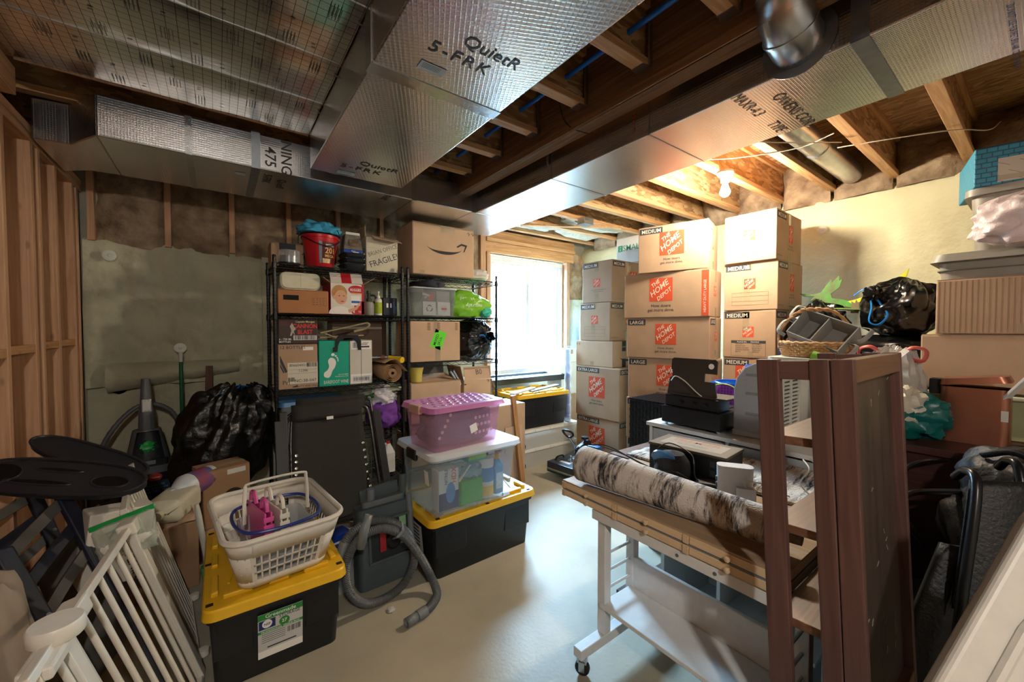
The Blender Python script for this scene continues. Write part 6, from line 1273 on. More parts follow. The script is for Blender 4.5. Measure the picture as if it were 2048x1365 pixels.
MB().box(-.20, .20, -.20, .20, .07, .085).obj('lower_platen', M_hb, hp_, bevel=.004); MB().box(-.20, .20, -.20, .20, .085, .097).obj('silicone_pad', mat('pad_teal', '#2f6b73', .6), hp_); MB().box(-.20, .20, -.20, .20, .097, .105).obj('pad_edge', mat('pad_tan', '#b49a72', .7), hp_)
MB().box(-.20, .20, -.20, .20, .107, .165).obj('heat_platen', mat('platen_blue_grey', '#39424c', .4, .3), hp_, bevel=.006); patch(hp_, 'warning_label', .12, .04, M_lblpaper, (-.05, -.11, .165), (1, 0, 0), (0, 1, 0))
MB().lathe([(.085, .165), (.085, .172), (.05, .176), (.05, .20), (.03, .205), (0, .205)], 28).obj('pressure_hub', M_chr, hp_, smooth=True)
for i in range(4): a = R(45+90*i); MB().lathe([(.012, .172), (.012, .215), (0, .217)], 10, Matrix.Translation((.06*cos(a), .06*sin(a), 0))).obj('spring', M_chr, hp_, smooth=True)
MB().bar((0, 0, .205), (0, 0, .30), .03, .03, (1, 0, 0)).obj('post', M_hb, hp_, bevel=.004); MB().prism([(-.02, .27), (.02, .30), (.16, .34), (.20, .32), (.20, .07), (.15, .07), (.15, .28), (.03, .25)], -.02, .02, Matrix(((0, 0, 1, 0), (1, 0, 0, 0), (0, 1, 0, 0), (0, 0, 0, 1)))).obj('swing_arm', M_hb, hp_, bevel=.004)
MB().lathe([(.01, .30), (.01, .36), (.034, .362), (.034, .385), (0, .387)], 16, Matrix.Translation((.0, .12, -.01))).obj('pressure_knob', M_hb, hp_, smooth=True)
MB().tube([(0, -.01, .28), (-.03, -.08, .40)], .010, 10).obj('lever', M_chr, hp_, smooth=True); MB().tube(curve([(-.03, -.08, .40), (-.075, -.10, .435), (-.065, -.125, .47), (.02, -.125, .47), (.03, -.10, .435)], 4, True), .010, 8, closed=True).obj('lever_grip', M_hb, hp_, smooth=True)
MB().box(.10, .22, .02, .10, .165, .335).obj('control_box', mat('control_blue', '#30507a', .35), hp_, bevel=.008); patch(hp_, 'display', .04, .045, mat('display_white', '#dfe9f2', .4), (.16, .02, .27), (1, 0, 0)); patch(hp_, 'red_switch', .05, .02, mat('switch_red', '#b3242b', .4), (.16, .02, .185), (1, 0, 0))
for x in (-.16, .16): MB().tube(curve([(x, -.12, .166), (x, -.10, .19), (x, -.02, .19), (x, 0, .166)], 4), .008, 8).obj('platen_handle', M_hb, hp_, smooth=True)
# ================================================================ white cubby, brown board, white cabinet
M_wl = mat('white_laminate', '#cfd2d0', .38, var=.03, scale=8)
cu = thing('cubby_unit', 'white cubby unit with open compartments behind the rolling cart', 'cubby unit', (1.91, .70, 0))
for nm, b6 in (('side', (-.20, .24, .38, .398, 0, .655)), ('side', (-.20, .24, -.26, -.242, 0, .655)), ('divider', (-.20, .24, .115, .131, .02, .637)), ('top', (-.20, .24, -.242, .38, .637, .655)), ('bottom', (-.20, .24, -.242, .38, 0, .018)), ('shelf', (-.20, .22, .131, .38, .335, .351)), ('shelf', (-.20, .22, -.224, .115, .18, .196)), ('back', (.225, .24, -.242, .38, .018, .637))):
    MB().box(*b6).obj(nm, M_wl, cu, bevel=.0015)
tag(MB().box(1.80, 2.17, .46, 1.49, .657, .695).obj('brown_board', wood('desk_brown', '#6b4a36', '#49301f', axis='Y'), None, bevel=.004), 'dark brown board lying on the white cubby unit behind the rug', 'board')
rb_ = tag(MB().box(1.68, 2.15, 1.12, 1.34, 0, .022).obj('floor_board', mat('distressed_board', '#5b4636', .7, col2='#241a13', scale=26, bump=.3), None, bevel=.003), 'distressed dark board lying on the floor beside the white cubby', 'board')
cb_ = thing('white_cabinet', 'white low cabinet carrying the cutting machine and the heater', 'cabinet', (2.42, .98, 0))
for nm, b6 in (('top', (-.23, .22, -.56, .54, .795, .818)), ('side', (-.21, .2, .512, .53, 0, .795)), ('side', (-.21, .2, -.55, -.532, 0, .795)), ('divider', (-.21, .2, .04, .058, .02, .795)), ('bottom', (-.21, .2, -.532, .512, .0, .018)), ('shelf', (-.2, .19, -.53, .04, .45, .466)), ('back', (.18, .2, -.532, .512, .018, .795))):
    MB().box(*b6).obj(nm, M_wl, cb_, bevel=.002)
for y0, y1 in ((.06, .51), (-.53, .036)): MB().box(-.205, -.19, y0+.004, y1-.004, .03, .78).obj('door', mat('door_grey', '#a9afb2', .4), cb_, bevel=.002)
# ---- die cutting machine with raised lid
cm = thing('cutting_machine', 'black cutting machine with its lid raised on the white cabinet', 'machine', (2.36, 1.245, .82))
M_mb = plastic('machine_black', '#131416', .35); M_ml = mat('machine_lid', '#3b352e', .45)
MB().box(-.15, .19, -.18, .18, .014, .115).obj('base', M_mb, cm, bevel=.006)
for x in (-.13, .16):
    for y in (-.16, .16): MB().lathe([(.010, 0), (.012, .014), (0, .014)], 12, Matrix.Translation((x, y, 0))).obj('foot', M_chr, cm, smooth=True)
MB().box(-.13, .0, -.16, .17, .115, .185).obj('rear_housing', M_mb, cm, bevel=.006)
o = MB().prism([(-.17, .0), (.14, .0), (.12, .095), (.06, .095), (.06, .14), (.13, .14), (.13, .215), (.115, .225), (-.14, .225), (-.155, .215), (-.155, .15), (-.145, .15), (-.145, .11), (-.16, .10)], 0, .008).obj('raised_lid', M_ml, cm, bevel=.002); o.matrix_local = basis((-.10, 0, .185), (0, -1, 0), (.12, 0, 1))
MB().lathe([(.016, 0), (.016, .002)], 18, basis((-.096, -.10, .37), (0, -1, 0), (.12, 0, 1))).obj('lid_sticker', M_white_ink, cm, smooth=True)
MB().box(-.12, .06, -.20, .14, .185, .196).obj('folding_shelf', M_ml, cm, bevel=.003)
for y in (-.09, -.02, .06): MB().lathe([(.012, 0), (.014, .008), (0, .010)], 12, basis((-.13, y, .15), (0, -1, 0), (0, 0, 1))).obj('dial', plastic('dial_black', '#0a0a0b', .3), cm, smooth=True)
MB().lathe([(.045, 0), (.05, .008), (.03, .012), (0, .012)], 24, Matrix.Translation((.07, -.03, .115))).obj('turntable', M_mb, cm, smooth=True)
for y in (-.13, -.06, .0, .07): MB().box(.005, .18, y, y+.006, .115, .12).obj('grille_bar', M_mb, cm)
MB().tube(curve([(-.12, .135, .27), (-.13, .10, .30), (-.13, .04, .275), (-.12, -.05, .20), (-.05, -.13, .13), (.02, -.16, .118)], 8), .003, 6).obj('white_cable', M_wire, cm, smooth=True)
# ---- grey heater with louvred side
ht = thing('space_heater', 'grey curved room heater with white louvres behind the bookcase', 'heater', (2.42, .925, .82))
prof = [(-.105, 0), (.115, 0), (.115, .25), (.10, .32), (.06, .375), (0, .405), (-.105, .41)]
MB().prism(prof, -.12, .12, Matrix(((0, 0, 1, 0), (1, 0, 0, 0), (0, 1, 0, 0), (0, 0, 0, 1)))).obj('shell', plastic('heater_grey', '#9a9fa2', .4), ht, bevel=.008)
for z in (.12, .23, .33): MB().box(-.124, -.12, -.10, .05, z, z+.014).obj('side_groove', plastic('heater_groove', '#7d8285', .5), ht, bevel=.003)
MB().box(-.124, .12, -.11, .118, .0, .03).obj('base_band', plastic('heater_pale', '#b4b8ba', .4), ht, bevel=.004)
MB().box(-.11, .115, -.118, -.105, .05, .38).obj('grille_back', mat('grille_dark', '#3f4142', .6), ht)
for i in range(16): MB().box(-.11, .115, -.126, -.116, .055+.02*i, .066+.02*i).obj('louvre', plastic('louvre_white', '#c6c6c0', .4), ht)
for x in (-.11, -.005, .105): MB().box(x-.006, x+.006, -.128, -.116, .05, .38).obj('louvre_stile', MT['louvre_white'], ht)
# toys behind: blue baskets, green and purple plate
M_bluep = plastic('basket_blue', '#1e5fc4', .35)
bb1 = thing('blue_basket', 'blue perforated plastic basket behind the cutting machine', 'basket', (2.78, 1.22, .95)); MB().rbox(.11, .12, 0, .10, .03, 4, 1.2, open_top=True, wall=.004).obj('shell', plastic('basket_skyblue', '#1f78c8', .35), bb1, smooth=True); MB().tube([(q[0]*1.0, q[1], .10) for q in ell(.135, .145)], .006, 6, closed=True).obj('rim', M_bluep, bb1, smooth=True)
b = MB()
for i in range(6):
    for j in range(2): b.lathe([(.008, 0), (.008, .002)], 8, basis((-.115-.008*j, -.08+.03*i, .03+.03*j), (0, -1, 0), (0, 0, 1)))
b.obj('holes', M_dkpaper, bb1, kind='stuff')
bb2 = thing('blue_tub', 'deep blue plastic tub with thick rim behind the heater', 'tub', (2.86, 1.13, 1.052)); MB().lathe([(.06, 0), (.075, .09), (.083, .092), (.083, .115), (.07, .115), (.055, .01), (0, .01)], 24).obj('shell', M_bluep, bb2, smooth=True)
pp_ = thing('purple_plate', 'round purple woven plate with green rim standing by the heater', 'plate', (2.595, 1.235, .945), rz=-pi/2+.2, rx=-.1)
o = MB().lathe([(0, 0), (.105, .0), (.105, .006), (0, .006)], 32).obj('plate_body', mat('purple_weave', '#b33fc0', .5), pp_, smooth=True); o.rotation_euler = (pi/2, 0, 0)
o = MB().tube([(.107*cos(R(a)), 0, .107*sin(R(a))) for a in range(0, 360, 10)], .006, 6, closed=True).obj('rim', plastic('rim_green', '#8bc52e', .4), pp_, smooth=True)
b = MB()
for i in range(-5, 6):
    h = sqrt(max(.0001, .1**2-(i*.018)**2)); b.box(i*.018-.001, i*.018+.001, -.008, -.006, -h, h); b.box(-h, h, -.008, -.006, i*.018-.001, i*.018+.001)
b.obj('weave_lines', mat('weave_pale', '#d98be0', .5), pp_, kind='stuff')
t = carton('carton', 'flat brown carton on the dark desk carrying the blue toys', .36, .24, .094, (2.86, 1.18, .853), 0, M_card)
# ================================================================ rolling craft cart with puzzle boards
M_cart = plastic('cart_white', '#d9dcdb', .35)
ca = thing('rolling_cart', 'white folding craft cart on casters with lower shelf', 'cart', (1.30, .70, 0))
for y in (.40, -.255):
    MB().box(-.02, .02, y-.02, y+.02, .12, .63).obj('leg', M_cart, ca, bevel=.003); MB().box(.17, .21, y-.02, y+.02, .12, .63).obj('leg', M_cart, ca, bevel=.003)
    MB().box(-.16, .34, y-.022, y+.022, .08, .12).obj('foot_bar', M_cart, ca, bevel=.003)
    for z in (.298, .374, .450): MB().tube([(0, y, z), (.19, y, z)], .006, 8).obj('rung', M_cart, ca, smooth=True)
    for x in (-.13, .31):
        o = MB().box(-.014, .014, -.02, .02, .052, .08).box(-.018, -.014, -.012, .012, .02, .06).box(.014, .018, -.012, .012, .02, .06).obj('caster_fork', M_chr, ca); o.location = (x, y, 0); o.rotation_euler = (0, 0, .5)
        w_ = MB().lathe([(.012, -.011), (.028, -.011), (.03, -.006), (.03, .006), (.028, .011), (.012, .011)], 20).obj('caster_wheel', plastic('caster_black', '#17191b', .5), o, smooth=True); w_.location = (0, 0, .03); w_.rotation_euler = (0, pi/2, 0)
    MB().box(-.024, .024, y-.024, y+.024, .625, .645).obj('leg_cap', plastic('cap_dark', '#1c1d20', .5), ca)
MB().box(-.03, .171, -.27, .40, .235, .253).obj('lower_shelf', M_cart, ca, bevel=.003); MB().box(.172, .190, -.27, .38, .215, .39).obj('back_panel', M_cart, ca, bevel=.003)
MB().box(-.035, -.017, -.25, .44, .600, .640).obj('apron', M_cart, ca, bevel=.003)
for y in (.05, -.08): MB().lathe([(.006, 0), (.006, .002), (0, .003)], 12, basis((-.035, y, .62), (0, -1, 0), (0, 0, 1))).obj('screw', M_steel, ca, smooth=True)
MB().box(-.03, .44, -.24, .42, .635, .645).obj('top_frame', M_cart, ca)
M_pine = wood('pine', '#e0caa8', '#cdb189', axis='Y'); M_pineX = wood('pine_end', '#dcc4a0', '#c4a67c', axis='X'); M_felt = mat('grey_felt', '#6f7379', .95, var=.1, scale=80)
def puzzle(z, label):
    t = thing('puzzle_board', label, 'puzzle board', (1.26, .425, z), group='stacked puzzle boards')
    MB().box(.02, .50, .02, .86, .002, .026).obj('core', M_pineX, t)
    for y0, y1 in ((0, .018), (.28, .30), (.58, .60), (.868, .886)): MB().box(-.006, .06, y0, y1, 0, .028).obj('divider', M_pineX, t, bevel=.001)
    for y0, y1 in ((.02, .278), (.302, .578), (.602, .866)):
        d_ = MB().box(-.002, .012, y0, y1, .001, .027).obj('drawer_front', M_pine, t, bevel=.0015)
        MB().lathe([(.004, 0), (.004, .006), (.009, .010), (.009, .015), (0, .018)], 14, basis((-.002, (y0+y1)/2, .014), (0, -1, 0), (0, 0, 1))).obj('knob', M_pine, d_, smooth=True)
    MB().box(0, .52, 0, .886, .028, .034).obj('felt_top', M_felt if z < .66 else wood('board_brown', '#b39a7c', '#927a5f', axis='Y'), t)
    MB().box(.505, .52, .0, .886, .0, .028).obj('rear_rail', M_pine, t); MB().box(.06, .505, .0, .016, 0, .028).obj('end_rail', M_pineX, t); MB().box(.06, .505, .87, .886, 0, .028).obj('end_rail', M_pineX, t)
    return t
puzzle(.646, 'lower pine puzzle board with drawers and grey felt on the cart'); puzzle(.681, 'upper pine puzzle board with drawers under the rolled rug')
# rolled rug
M_rug = mat('rug_pile', '#b7b1a6', .95, bump=1.0, bscale=150, bdist=.006); nt, bs_ = nodes_of(M_rug)
tc = nt.nodes.new('ShaderNodeTexCoord'); mp = nt.nodes.new('ShaderNodeMapping'); nt.links.new(tc.outputs['Object'], mp.inputs[0]); mp.inputs['Scale'].default_value = (3, 15, 3)
n1 = nt.nodes.new('ShaderNodeTexNoise'); n1.inputs['Scale'].default_value = 1.6; n1.inputs['Detail'].default_value = 12; n1.inputs['Roughness'].default_value = .8; nt.links.new(mp.outputs[0], n1.inputs[0])
cr_ = nt.nodes.new('ShaderNodeValToRGB'); nt.links.new(n1.outputs[0], cr_.inputs[0]); cr_.color_ramp.elements[0].position = .41; cr_.color_ramp.elements[1].position = .52
cr_.color_ramp.elements[0].color = (*hexc('#232228'), 1); cr_.color_ramp.elements[1].color = (*hexc('#d0cbc2'), 1); e = cr_.color_ramp.elements.new(.46); e.color = (*hexc('#8e8883'), 1); nt.links.new(cr_.outputs[0], bs_.inputs['Base Color'])
M_rugb = mat('rug_backing', '#8f8672', .95, bump=.8, bscale=120, var=.2, scale=60)
rg = thing('rolled_rug', 'rolled grey and black patterned rug lying on the puzzle boards', 'rug', (1.40, .50, .718), rz=.12)
def spiral(r0, r1, turns, n): return [((r0+(r1-r0)*i/n)*cos(-i/n*turns*2*pi-1.2), (r0+(r1-r0)*i/n)*sin(-i/n*turns*2*pi-1.2)) for i in range(n+1)]
sp_ = spiral(.03, .074, 2.6, 90)
MB().grid(90, 30, lambda a, b: V((sp_[int(a*90+.5)][0]*(.74+.30*b), .74*b, (sp_[int(a*90+.5)][1]+.076)*(.74+.30*b)))).obj('pile', M_rug, rg, smooth=True, solid=.009)
MB().tube([(x*.73, -.001, (z+.076)*.74) for x, z in sp_], .006, 6).obj('binding', mat('rug_binding', '#b3aa97', .9), rg, smooth=True)
MB().lathe([(.0, -.07), (.026, -.07), (.028, .0), (.028, .3), (0, .3)], 20, Matrix.Translation((0, 0, .056))@Matrix.Rotation(-pi/2, 4, 'X')).obj('inner_roll', M_rugb, rg, smooth=True)
r2 = thing('folded_rug', 'second patterned rug folded loosely behind the black carton', 'rug', (1.98, .85, .70))
MB().grid(30, 40, lambda a, b: V((-.17+.36*a, -.42+.95*b, .012+.02*abs(N.noise(V((a*3, b*5, 1))))+.10*max(0, .35-b)*(a)+.03*sin(5*b)*a*a))).obj('pile', M_rug, r2, smooth=True, solid=.010)
MB().tube([(-.17+.36*i/20, -.42, .016+.02*abs(N.noise(V((i/20*3, 0, 1))))+.035*(i/20)) for i in range(21)], .007, 6).obj('binding', MT['rug_binding'], r2, smooth=True)
# black tool carton, speaker, adaptor, router, leads
pb = thing('product_carton', 'flat black carton reading PREMIER behind the round speaker', 'carton', (1.80, .985, .716), rz=.10)
MB().box(-.10, .10, -.175, .175, 0, .13).obj('body', mat('carton_black', '#141517', .45), pb, bevel=.004); MB().box(-.104, .104, -.179, .179, .13, .142).obj('lid', mat('carton_lid', '#5d503f', .55, var=.1, scale=10), pb, bevel=.003)
patch(pb, 'lid_panel', .28, .13, mat('lid_panel', '#8d8474', .55), (0, 0, .142), (0, -1, 0), (1, 0, 0)); text(pb, 'lettering', 'PREMIER', .04, mat('faded_red', '#a86a5c', .6), (.015, 0, .1425), (0, -1, 0), (1, 0, 0), bold=.02, fit=.22); text(pb, 'lettering', 'by Collection', .018, mat('faded_grey', '#5f5d58', .6), (-.03, 0, .1425), (0, -1, 0), (1, 0, 0))
for i, (y, z) in enumerate(((-.12, .06), (-.12, .10), (-.145, .035))): patch(pb, 'small_label', .022, .026, mat('grey_label', '#3b3e42', .5), (-.10, y, z), (0, -1, 0))
sk = thing('round_speaker', 'black ball shaped smart speaker with tilted blue face on the rug', 'speaker', (1.615, .985, .716))
MB().lathe([(.0, 0), (.052, .0), (.068, .02), (.077, .06), (.070, .105), (.048, .138), (.0, .152)], 32).obj('fabric_body', mat('speaker_fabric', '#1a1b1e', .8, bump=.3, bscale=300), sk, smooth=True)
MB().lathe([(0, .006), (.05, .004), (.053, 0), (.05, -.01), (0, -.012)], 30, basis((-.046, .014, .118), (.25, -.97, .0), (-.55, 0, .6))).obj('face', mat('speaker_face', '#3f6f9c', .25), sk, smooth=True)
def lead(label, pts, m=None, r=.003): return tag(MB().tube(curve(pts, 8), r, 6).obj('power_lead', m or plastic('lead_black', '#121316', .45), None, smooth=True), label, 'cable')
lead('black lead draped over the left end of the rolled rug', [(1.33, 1.22, .885), (1.38, 1.15, .885), (1.48, 1.08, .82), (1.56, .98, .76), (1.60, .91, .742), (1.66, .84, .735)])
lead('black lead curling up behind the speaker', [(1.56, 1.02, .75), (1.58, 1.05, .84), (1.66, 1.03, .88), (1.66, .92, .85), (1.60, .87, .78), (1.66, .84, .73)])
lead('second black lead lying over the middle of the rug', [(1.36, 1.19, .885), (1.46, 1.13, .84), (1.53, 1.02, .79), (1.545, .93, .80), (1.58, .88, .77), (1.63, .86, .735)])
ad = thing('power_adaptor', 'black power adaptor brick between the speaker and the router', 'adaptor', (1.645, .83, .716), rz=.5); MB().box(-.03, .03, -.055, .055, 0, .05).obj('brick', plastic('adaptor_black', '#19191b', .4), ad, bevel=.004); MB().tube([(0, .055, .025), (0, .08, .03)], .004, 6).obj('plug_lead', MT['lead_black'], ad)
ro = thing('wifi_router', 'white upright wireless router on the puzzle board', 'router', (1.615, .72, .716), rz=-1.0)
M_rw = plastic('router_white', '#d6d7d8', .3)
MB().rbox(.060, .028, 0, .155, .022, 5, 1.05).obj('case', M_rw, ro, smooth=True)
for z in (.09, .065): MB().box(-.066, -.060, -.008, .008, z, z+.016).obj('port', mat('port_dark', '#4b4f54', .5), ro)
MB().rbox(.034, .014, 0, .09, .008, 4, .95, M=Matrix.Translation((.03, -.055, 0))).obj('plug_block', M_rw, ro, smooth=True)
MB().tube(curve([(.03, -.055, .09), (.025, -.05, .115), (.09, -.07, .115), (.16, -.09, .09)], 6), .0025, 6).obj('white_lead', M_wire, ro, smooth=True); MB().tube(curve([(-.07, 0, .03), (-.10, 0, .04), (-.115, -.01, .02), (-.10, -.02, .0)], 6), .003, 6).obj('white_lead', M_wire, ro, smooth=True)
# ================================================================ tall bookcase at the right front
M_bk = wood('mahogany', '#684c46', '#503833', rough=.42); M_bkx = wood('mahogany_shelf', '#7c5a45', '#5e3f2e', rough=.4, axis='X')
bc = thing('bookcase', 'narrow reddish brown open bookcase leaning at the right front', 'bookcase', (1.135, .385, 0), rx=-.055)
L, DP, HB = .48, .20, 1.325   # length along x, depth along -y
def side(x):
    MB().box(x, x+.022, -.052, 0, 0, HB).obj('stile', M_bk, bc, bevel=.003); MB().box(x, x+.022, -.155, -.115, 0, HB).obj('stile', M_bk, bc, bevel=.003); MB().box(x, x+.022, -.20, -.157, 0, HB).obj('stile', M_bk, bc, bevel=.003)
    for z0, z1 in ((HB-.05, HB-.004), (.44, .485), (.05, .095)): MB().box(x+.003, x+.019, -.116, -.051, z0, z1).obj('rail', wood('mahogany_rail', '#684c46', '#503833', rough=.38, axis='Y'), bc, bevel=.002)
side(0); side(L-.022)
for z in (1.13, .905, .67, .30): MB().box(.022, L-.022, -.155, -.012, z-.022, z).obj('shelf', M_bkx, bc, bevel=.002)
MB().box(.02, L-.02, -.176, -.170, .06, HB-.05).obj('back_panel', wood('back_panel_brown', '#51443d', '#3b302b', rough=.35), bc)
for z0, z1 in ((HB-.055, HB-.002), (.35, .41), (.02, .06)): MB().box(.022, L-.022, -.198, -.16, z0, z1).obj('back_rail', M_bkx, bc, bevel=.002)
b = MB(); rr = random.Random(9)
for i in range(26):
    x, z = rr.uniform(.06, L-.06), rr.uniform(.5, 1.25); a = rr.uniform(0, 3); b.bar((x, -.1765, z), (x+.018*cos(a), -.1765, z+.018*sin(a)), .0008, .0025)
b.obj('scuff_marks', mat('scuff', '#8d8880', .7), bc, kind='stuff')
lead('white lead drooping behind the bookcase shelves', [(2.02, .62, .84), (1.96, .58, .82), (1.93, .60, .76), (1.90, .52, .71)], M_wire)
lead('second white lead hanging beside the first behind the bookcase', [(2.03, .60, .85), (1.99, .52, .79), (1.96, .50, .72)], M_wire)
# ================================================================ right side: dark desk and what is heaped on it
M_mah = wood('desk_mahogany', '#4a2a26', '#331b18', rough=.4, axis='Y')
dk = thing('dark_desk', 'dark red brown desk under the heap by the right wall', 'desk', (3.06, .48, 0))
MB().box(-.40, .40, -.83, .84, .815, .85).obj('desk_top', M_mah, dk, bevel=.004)
for x0, x1, y0, y1 in ((-.38, -.36, -.81, .82), (.36, .38, -.81, .82)): MB().box(x0, x1, y0, y1, 0, .815).obj('side_panel', M_mah, dk, bevel=.003)
MB().box(-.36, .36, .78, .80, .10, .815).obj('end_panel', M_mah, dk)
# stack at the far right
t = carton('carton', 'long brown carton resting on the clear tote, lower of two at the right', .75, .50, .30, (3.46, .06, 1.075), -pi/2, M_cardL, tape='R'); text(t, 'lettering', 'XL', .02, M_slate, *F(t, .33, .22))
t = carton('carton', 'ribbed brown carton under the grey tote lid at the right', .70, .50, .297, (3.455, .03, 1.378), -pi/2, M_card, tape=''); patch(t, 'tape', .09, .05, M_ctape, *F(t, -.02, .03)); multi(t, 'corrugation', [(-.34+.02*i, -.338+.02*i, .01, .285) for i in range(34)], M_cardD, *F(t, 0, 0), lift=.0002, thick=.0003)
M_gt = plastic('tote_grey', '#8f8a80', .45); M_gtd = plastic('tote_grey_dark', '#6f6b64', .45)
gt = thing('grey_tote', 'shallow grey tote with overhanging rim on the ribbed carton', 'tote', (3.45, .05, 1.678), -pi/2); MB().rbox(.32, .22, 0, .095, .05, 5, 1.03).obj('tub', M_gt, gt, smooth=True); MB().rbox(.362, .265, .093, .135, .06, 5, .96).obj('rim', M_gt, gt, smooth=True); MB().rbox(.335, .235, .045, .05, .05, 5).obj('seam', M_gtd, gt, smooth=True)
g2 = thing('grey_tote', 'tall grey latched tote with rounded corners near the ceiling', 'tote', (3.47, -.02, 1.815), -pi/2); MB().rbox(.275, .19, 0, .30, .06, 6, 1.06).obj('tub', M_gt, g2, smooth=True); MB().rbox(.315, .225, .298, .335, .06, 6, .99).obj('lid', M_gt, g2, smooth=True); MB().box(-.06, .14, -.24, -.2, .255, .325).obj('latch', M_gtd, g2, bevel=.006); MB().box(-.055, -.045, -.243, -.238, .26, .32).obj('hinge_pin', M_gtd, g2)
M_bluebox = mat('patterned_blue', '#2f7f99', .55); nt, bs_ = nodes_of(M_bluebox)
tc = nt.nodes.new('ShaderNodeTexCoord'); mp = nt.nodes.new('ShaderNodeMapping'); nt.links.new(tc.outputs['Object'], mp.inputs[0]); mp.inputs['Rotation'].default_value = (R(90), 0, R(0)); mp.inputs['Scale'].default_value = (14, 14, 14)
mp.inputs['Rotation'].default_value = (R(45), R(0), 0)
br = nt.nodes.new('ShaderNodeTexBrick'); nt.links.new(mp.outputs[0], br.inputs[0]); br.inputs['Scale'].default_value = 1; br.inputs['Mortar Size'].default_value = .03; br.inputs['Color1'].default_value = (*hexc('#2f86a2'), 1); br.inputs['Color2'].default_value = (*hexc('#3790ab'), 1); br.inputs['Mortar'].default_value = (*hexc('#1d5670'), 1); nt.links.new(br.outputs[0], bs_.inputs['Base Color'])
t = carton('patterned_box', 'blue trellis patterned box on top of the tall grey tote', .62, .42, .20, (3.50, -.0, 2.152), -pi/2+.22, M_bluebox, tape='', flaps=False)
b_ = [(-.30+.07*i+.035*(j % 2), .02+.045*j) for i in range(9) for j in range(4)]
o = MB()
for x, z in b_: o.bar((x, -.2112, z), (x+.04, -.2112, z-.022), .0006, .003, (0, 1, 0))
o.obj('pink_dashes', mat('dash_pink', '#8c5f86', .6), t, kind='stuff')
patch(t, 'paper_label', .26, .12, mat('label_cream', '#c9bfae', .6), *F(t, -.10, .07)); shape(t, 'portrait_field', ell(.03, .035), mat('portrait_green', '#9aa88a', .6), *F(t, -.10, .085), lift=.001); shape(t, 'portrait_hair', ell(.021, .022, 0, .012), mat('portrait_blond', '#c2a05c', .6), *F(t, -.10, .085), lift=.0014); shape(t, 'portrait_face', ell(.013, .017, 0, 0), M_skin, *F(t, -.10, .085), lift=.0018); patch(t, 'label_band', .26, .025, mat('label_tan', '#b3a68d', .6), *F(t, -.10, .03), lift=.0008)
pg = thing('shopping_bag', 'pink and white plastic shopping bag with teal patch on the grey tote', 'bag', (3.14, .04, 1.815), rz=-.1)
blob((.115, .205, .125), 2.5, .13, 3.2, 71, 90, 50, pleat=.03, flat=-.12).obj('bag_body', plastic('bag_pink', '#dcc8c4', .4, bump=.3), pg, smooth=True).location = (0, 0, .123)
blob((.06, .09, .07), 2.2, .2, 3, 72, 36, 20).obj('white_knot', plastic('bag_white', '#d9d4cc', .4, bump=.3), pg, smooth=True).location = (-.01, -.07, .245); blob((.05, .07, .045), 2.3, .15, 5, 73, 30, 16).obj('teal_patch', plastic('bag_teal', '#1f8b96', .35), pg, smooth=True).location = (-.07, -.12, .165)
text(pg, 'lettering', 'at', .06, mat('bag_print', '#7a6a66', .5), (-.112, -.03, .06), (0, -1, 0), bold=.01, lift=.012)
cg = thing('clear_tote', 'clear lidless tote with yellow contents under the brown cartons at the right', 'tote', (3.42, .12, .852)); MB().rbox(.27, .30, 0, .205, .04, 5, 1.06, open_top=True, wall=.004).obj('tub', clearp('tote_film_green', '#cfd0a8', .4, .15), cg, smooth=True); MB().tube([(x, y, .21) for x, y in [(.30, -.30), (.30, .30), (.27, .335), (-.27, .335), (-.30, .30), (-.30, -.30), (-.27, -.335), (.27, -.335)]], .011, 8, closed=True).obj('rim', plastic('rim_pale', '#c6c6b2', .35), cg, smooth=True)
tag(blob((.07, .07, .07), 2, .0, 1, 1, 28, 18).obj('green_ball', plastic('ball_green', '#6cc02a', .4), None, smooth=True), 'lime green ball inside the clear tote at the right', 'ball'); bpy.data.objects['green_ball'].location = (3.26, .33, .93)
# copper waste bin with tilted lid
cp = thing('copper_bin', 'copper coloured rectangular waste bin with its lid ajar', 'waste bin', (2.985, .21, .851), -pi/2)
M_cop = mat('copper', '#a8735c', .33, .8, var=.05, scale=3)
MB().rbox(.112, .085, 0, .27, .03, 8, 1.0, open_top=True, wall=.003).obj('shell', M_cop, cp, smooth=True); MB().rbox(.105, .078, .004, .262, .028, 6, open_top=True, wall=.003).obj('liner', plastic('liner_black', '#111214', .4), cp, smooth=True)
o = MB().rbox(.116, .09, 0, .03, .03, 8, .93).obj('lid', M_cop, cp, smooth=True); o.location = (0, 0, .29); o.rotation_euler = (0, -.13, 0)
MB().box(-.155, -.112, -.04, .04, .225, .30).obj('hinge_block', plastic('hinge_black', '#16171a', .4), cp, bevel=.004); patch(cp, 'paper_label', .022, .05, M_lblpaper, (.095, -.0855, .15), (1, 0, 0), lift=.001)
tag(MB().bar((2.93, .135, 1.05), (2.84, .02, 1.24), .03, .012).obj('white_ruler', M_rw, None, bevel=.002), 'white flat stick poking out of the copper bin', 'stick')
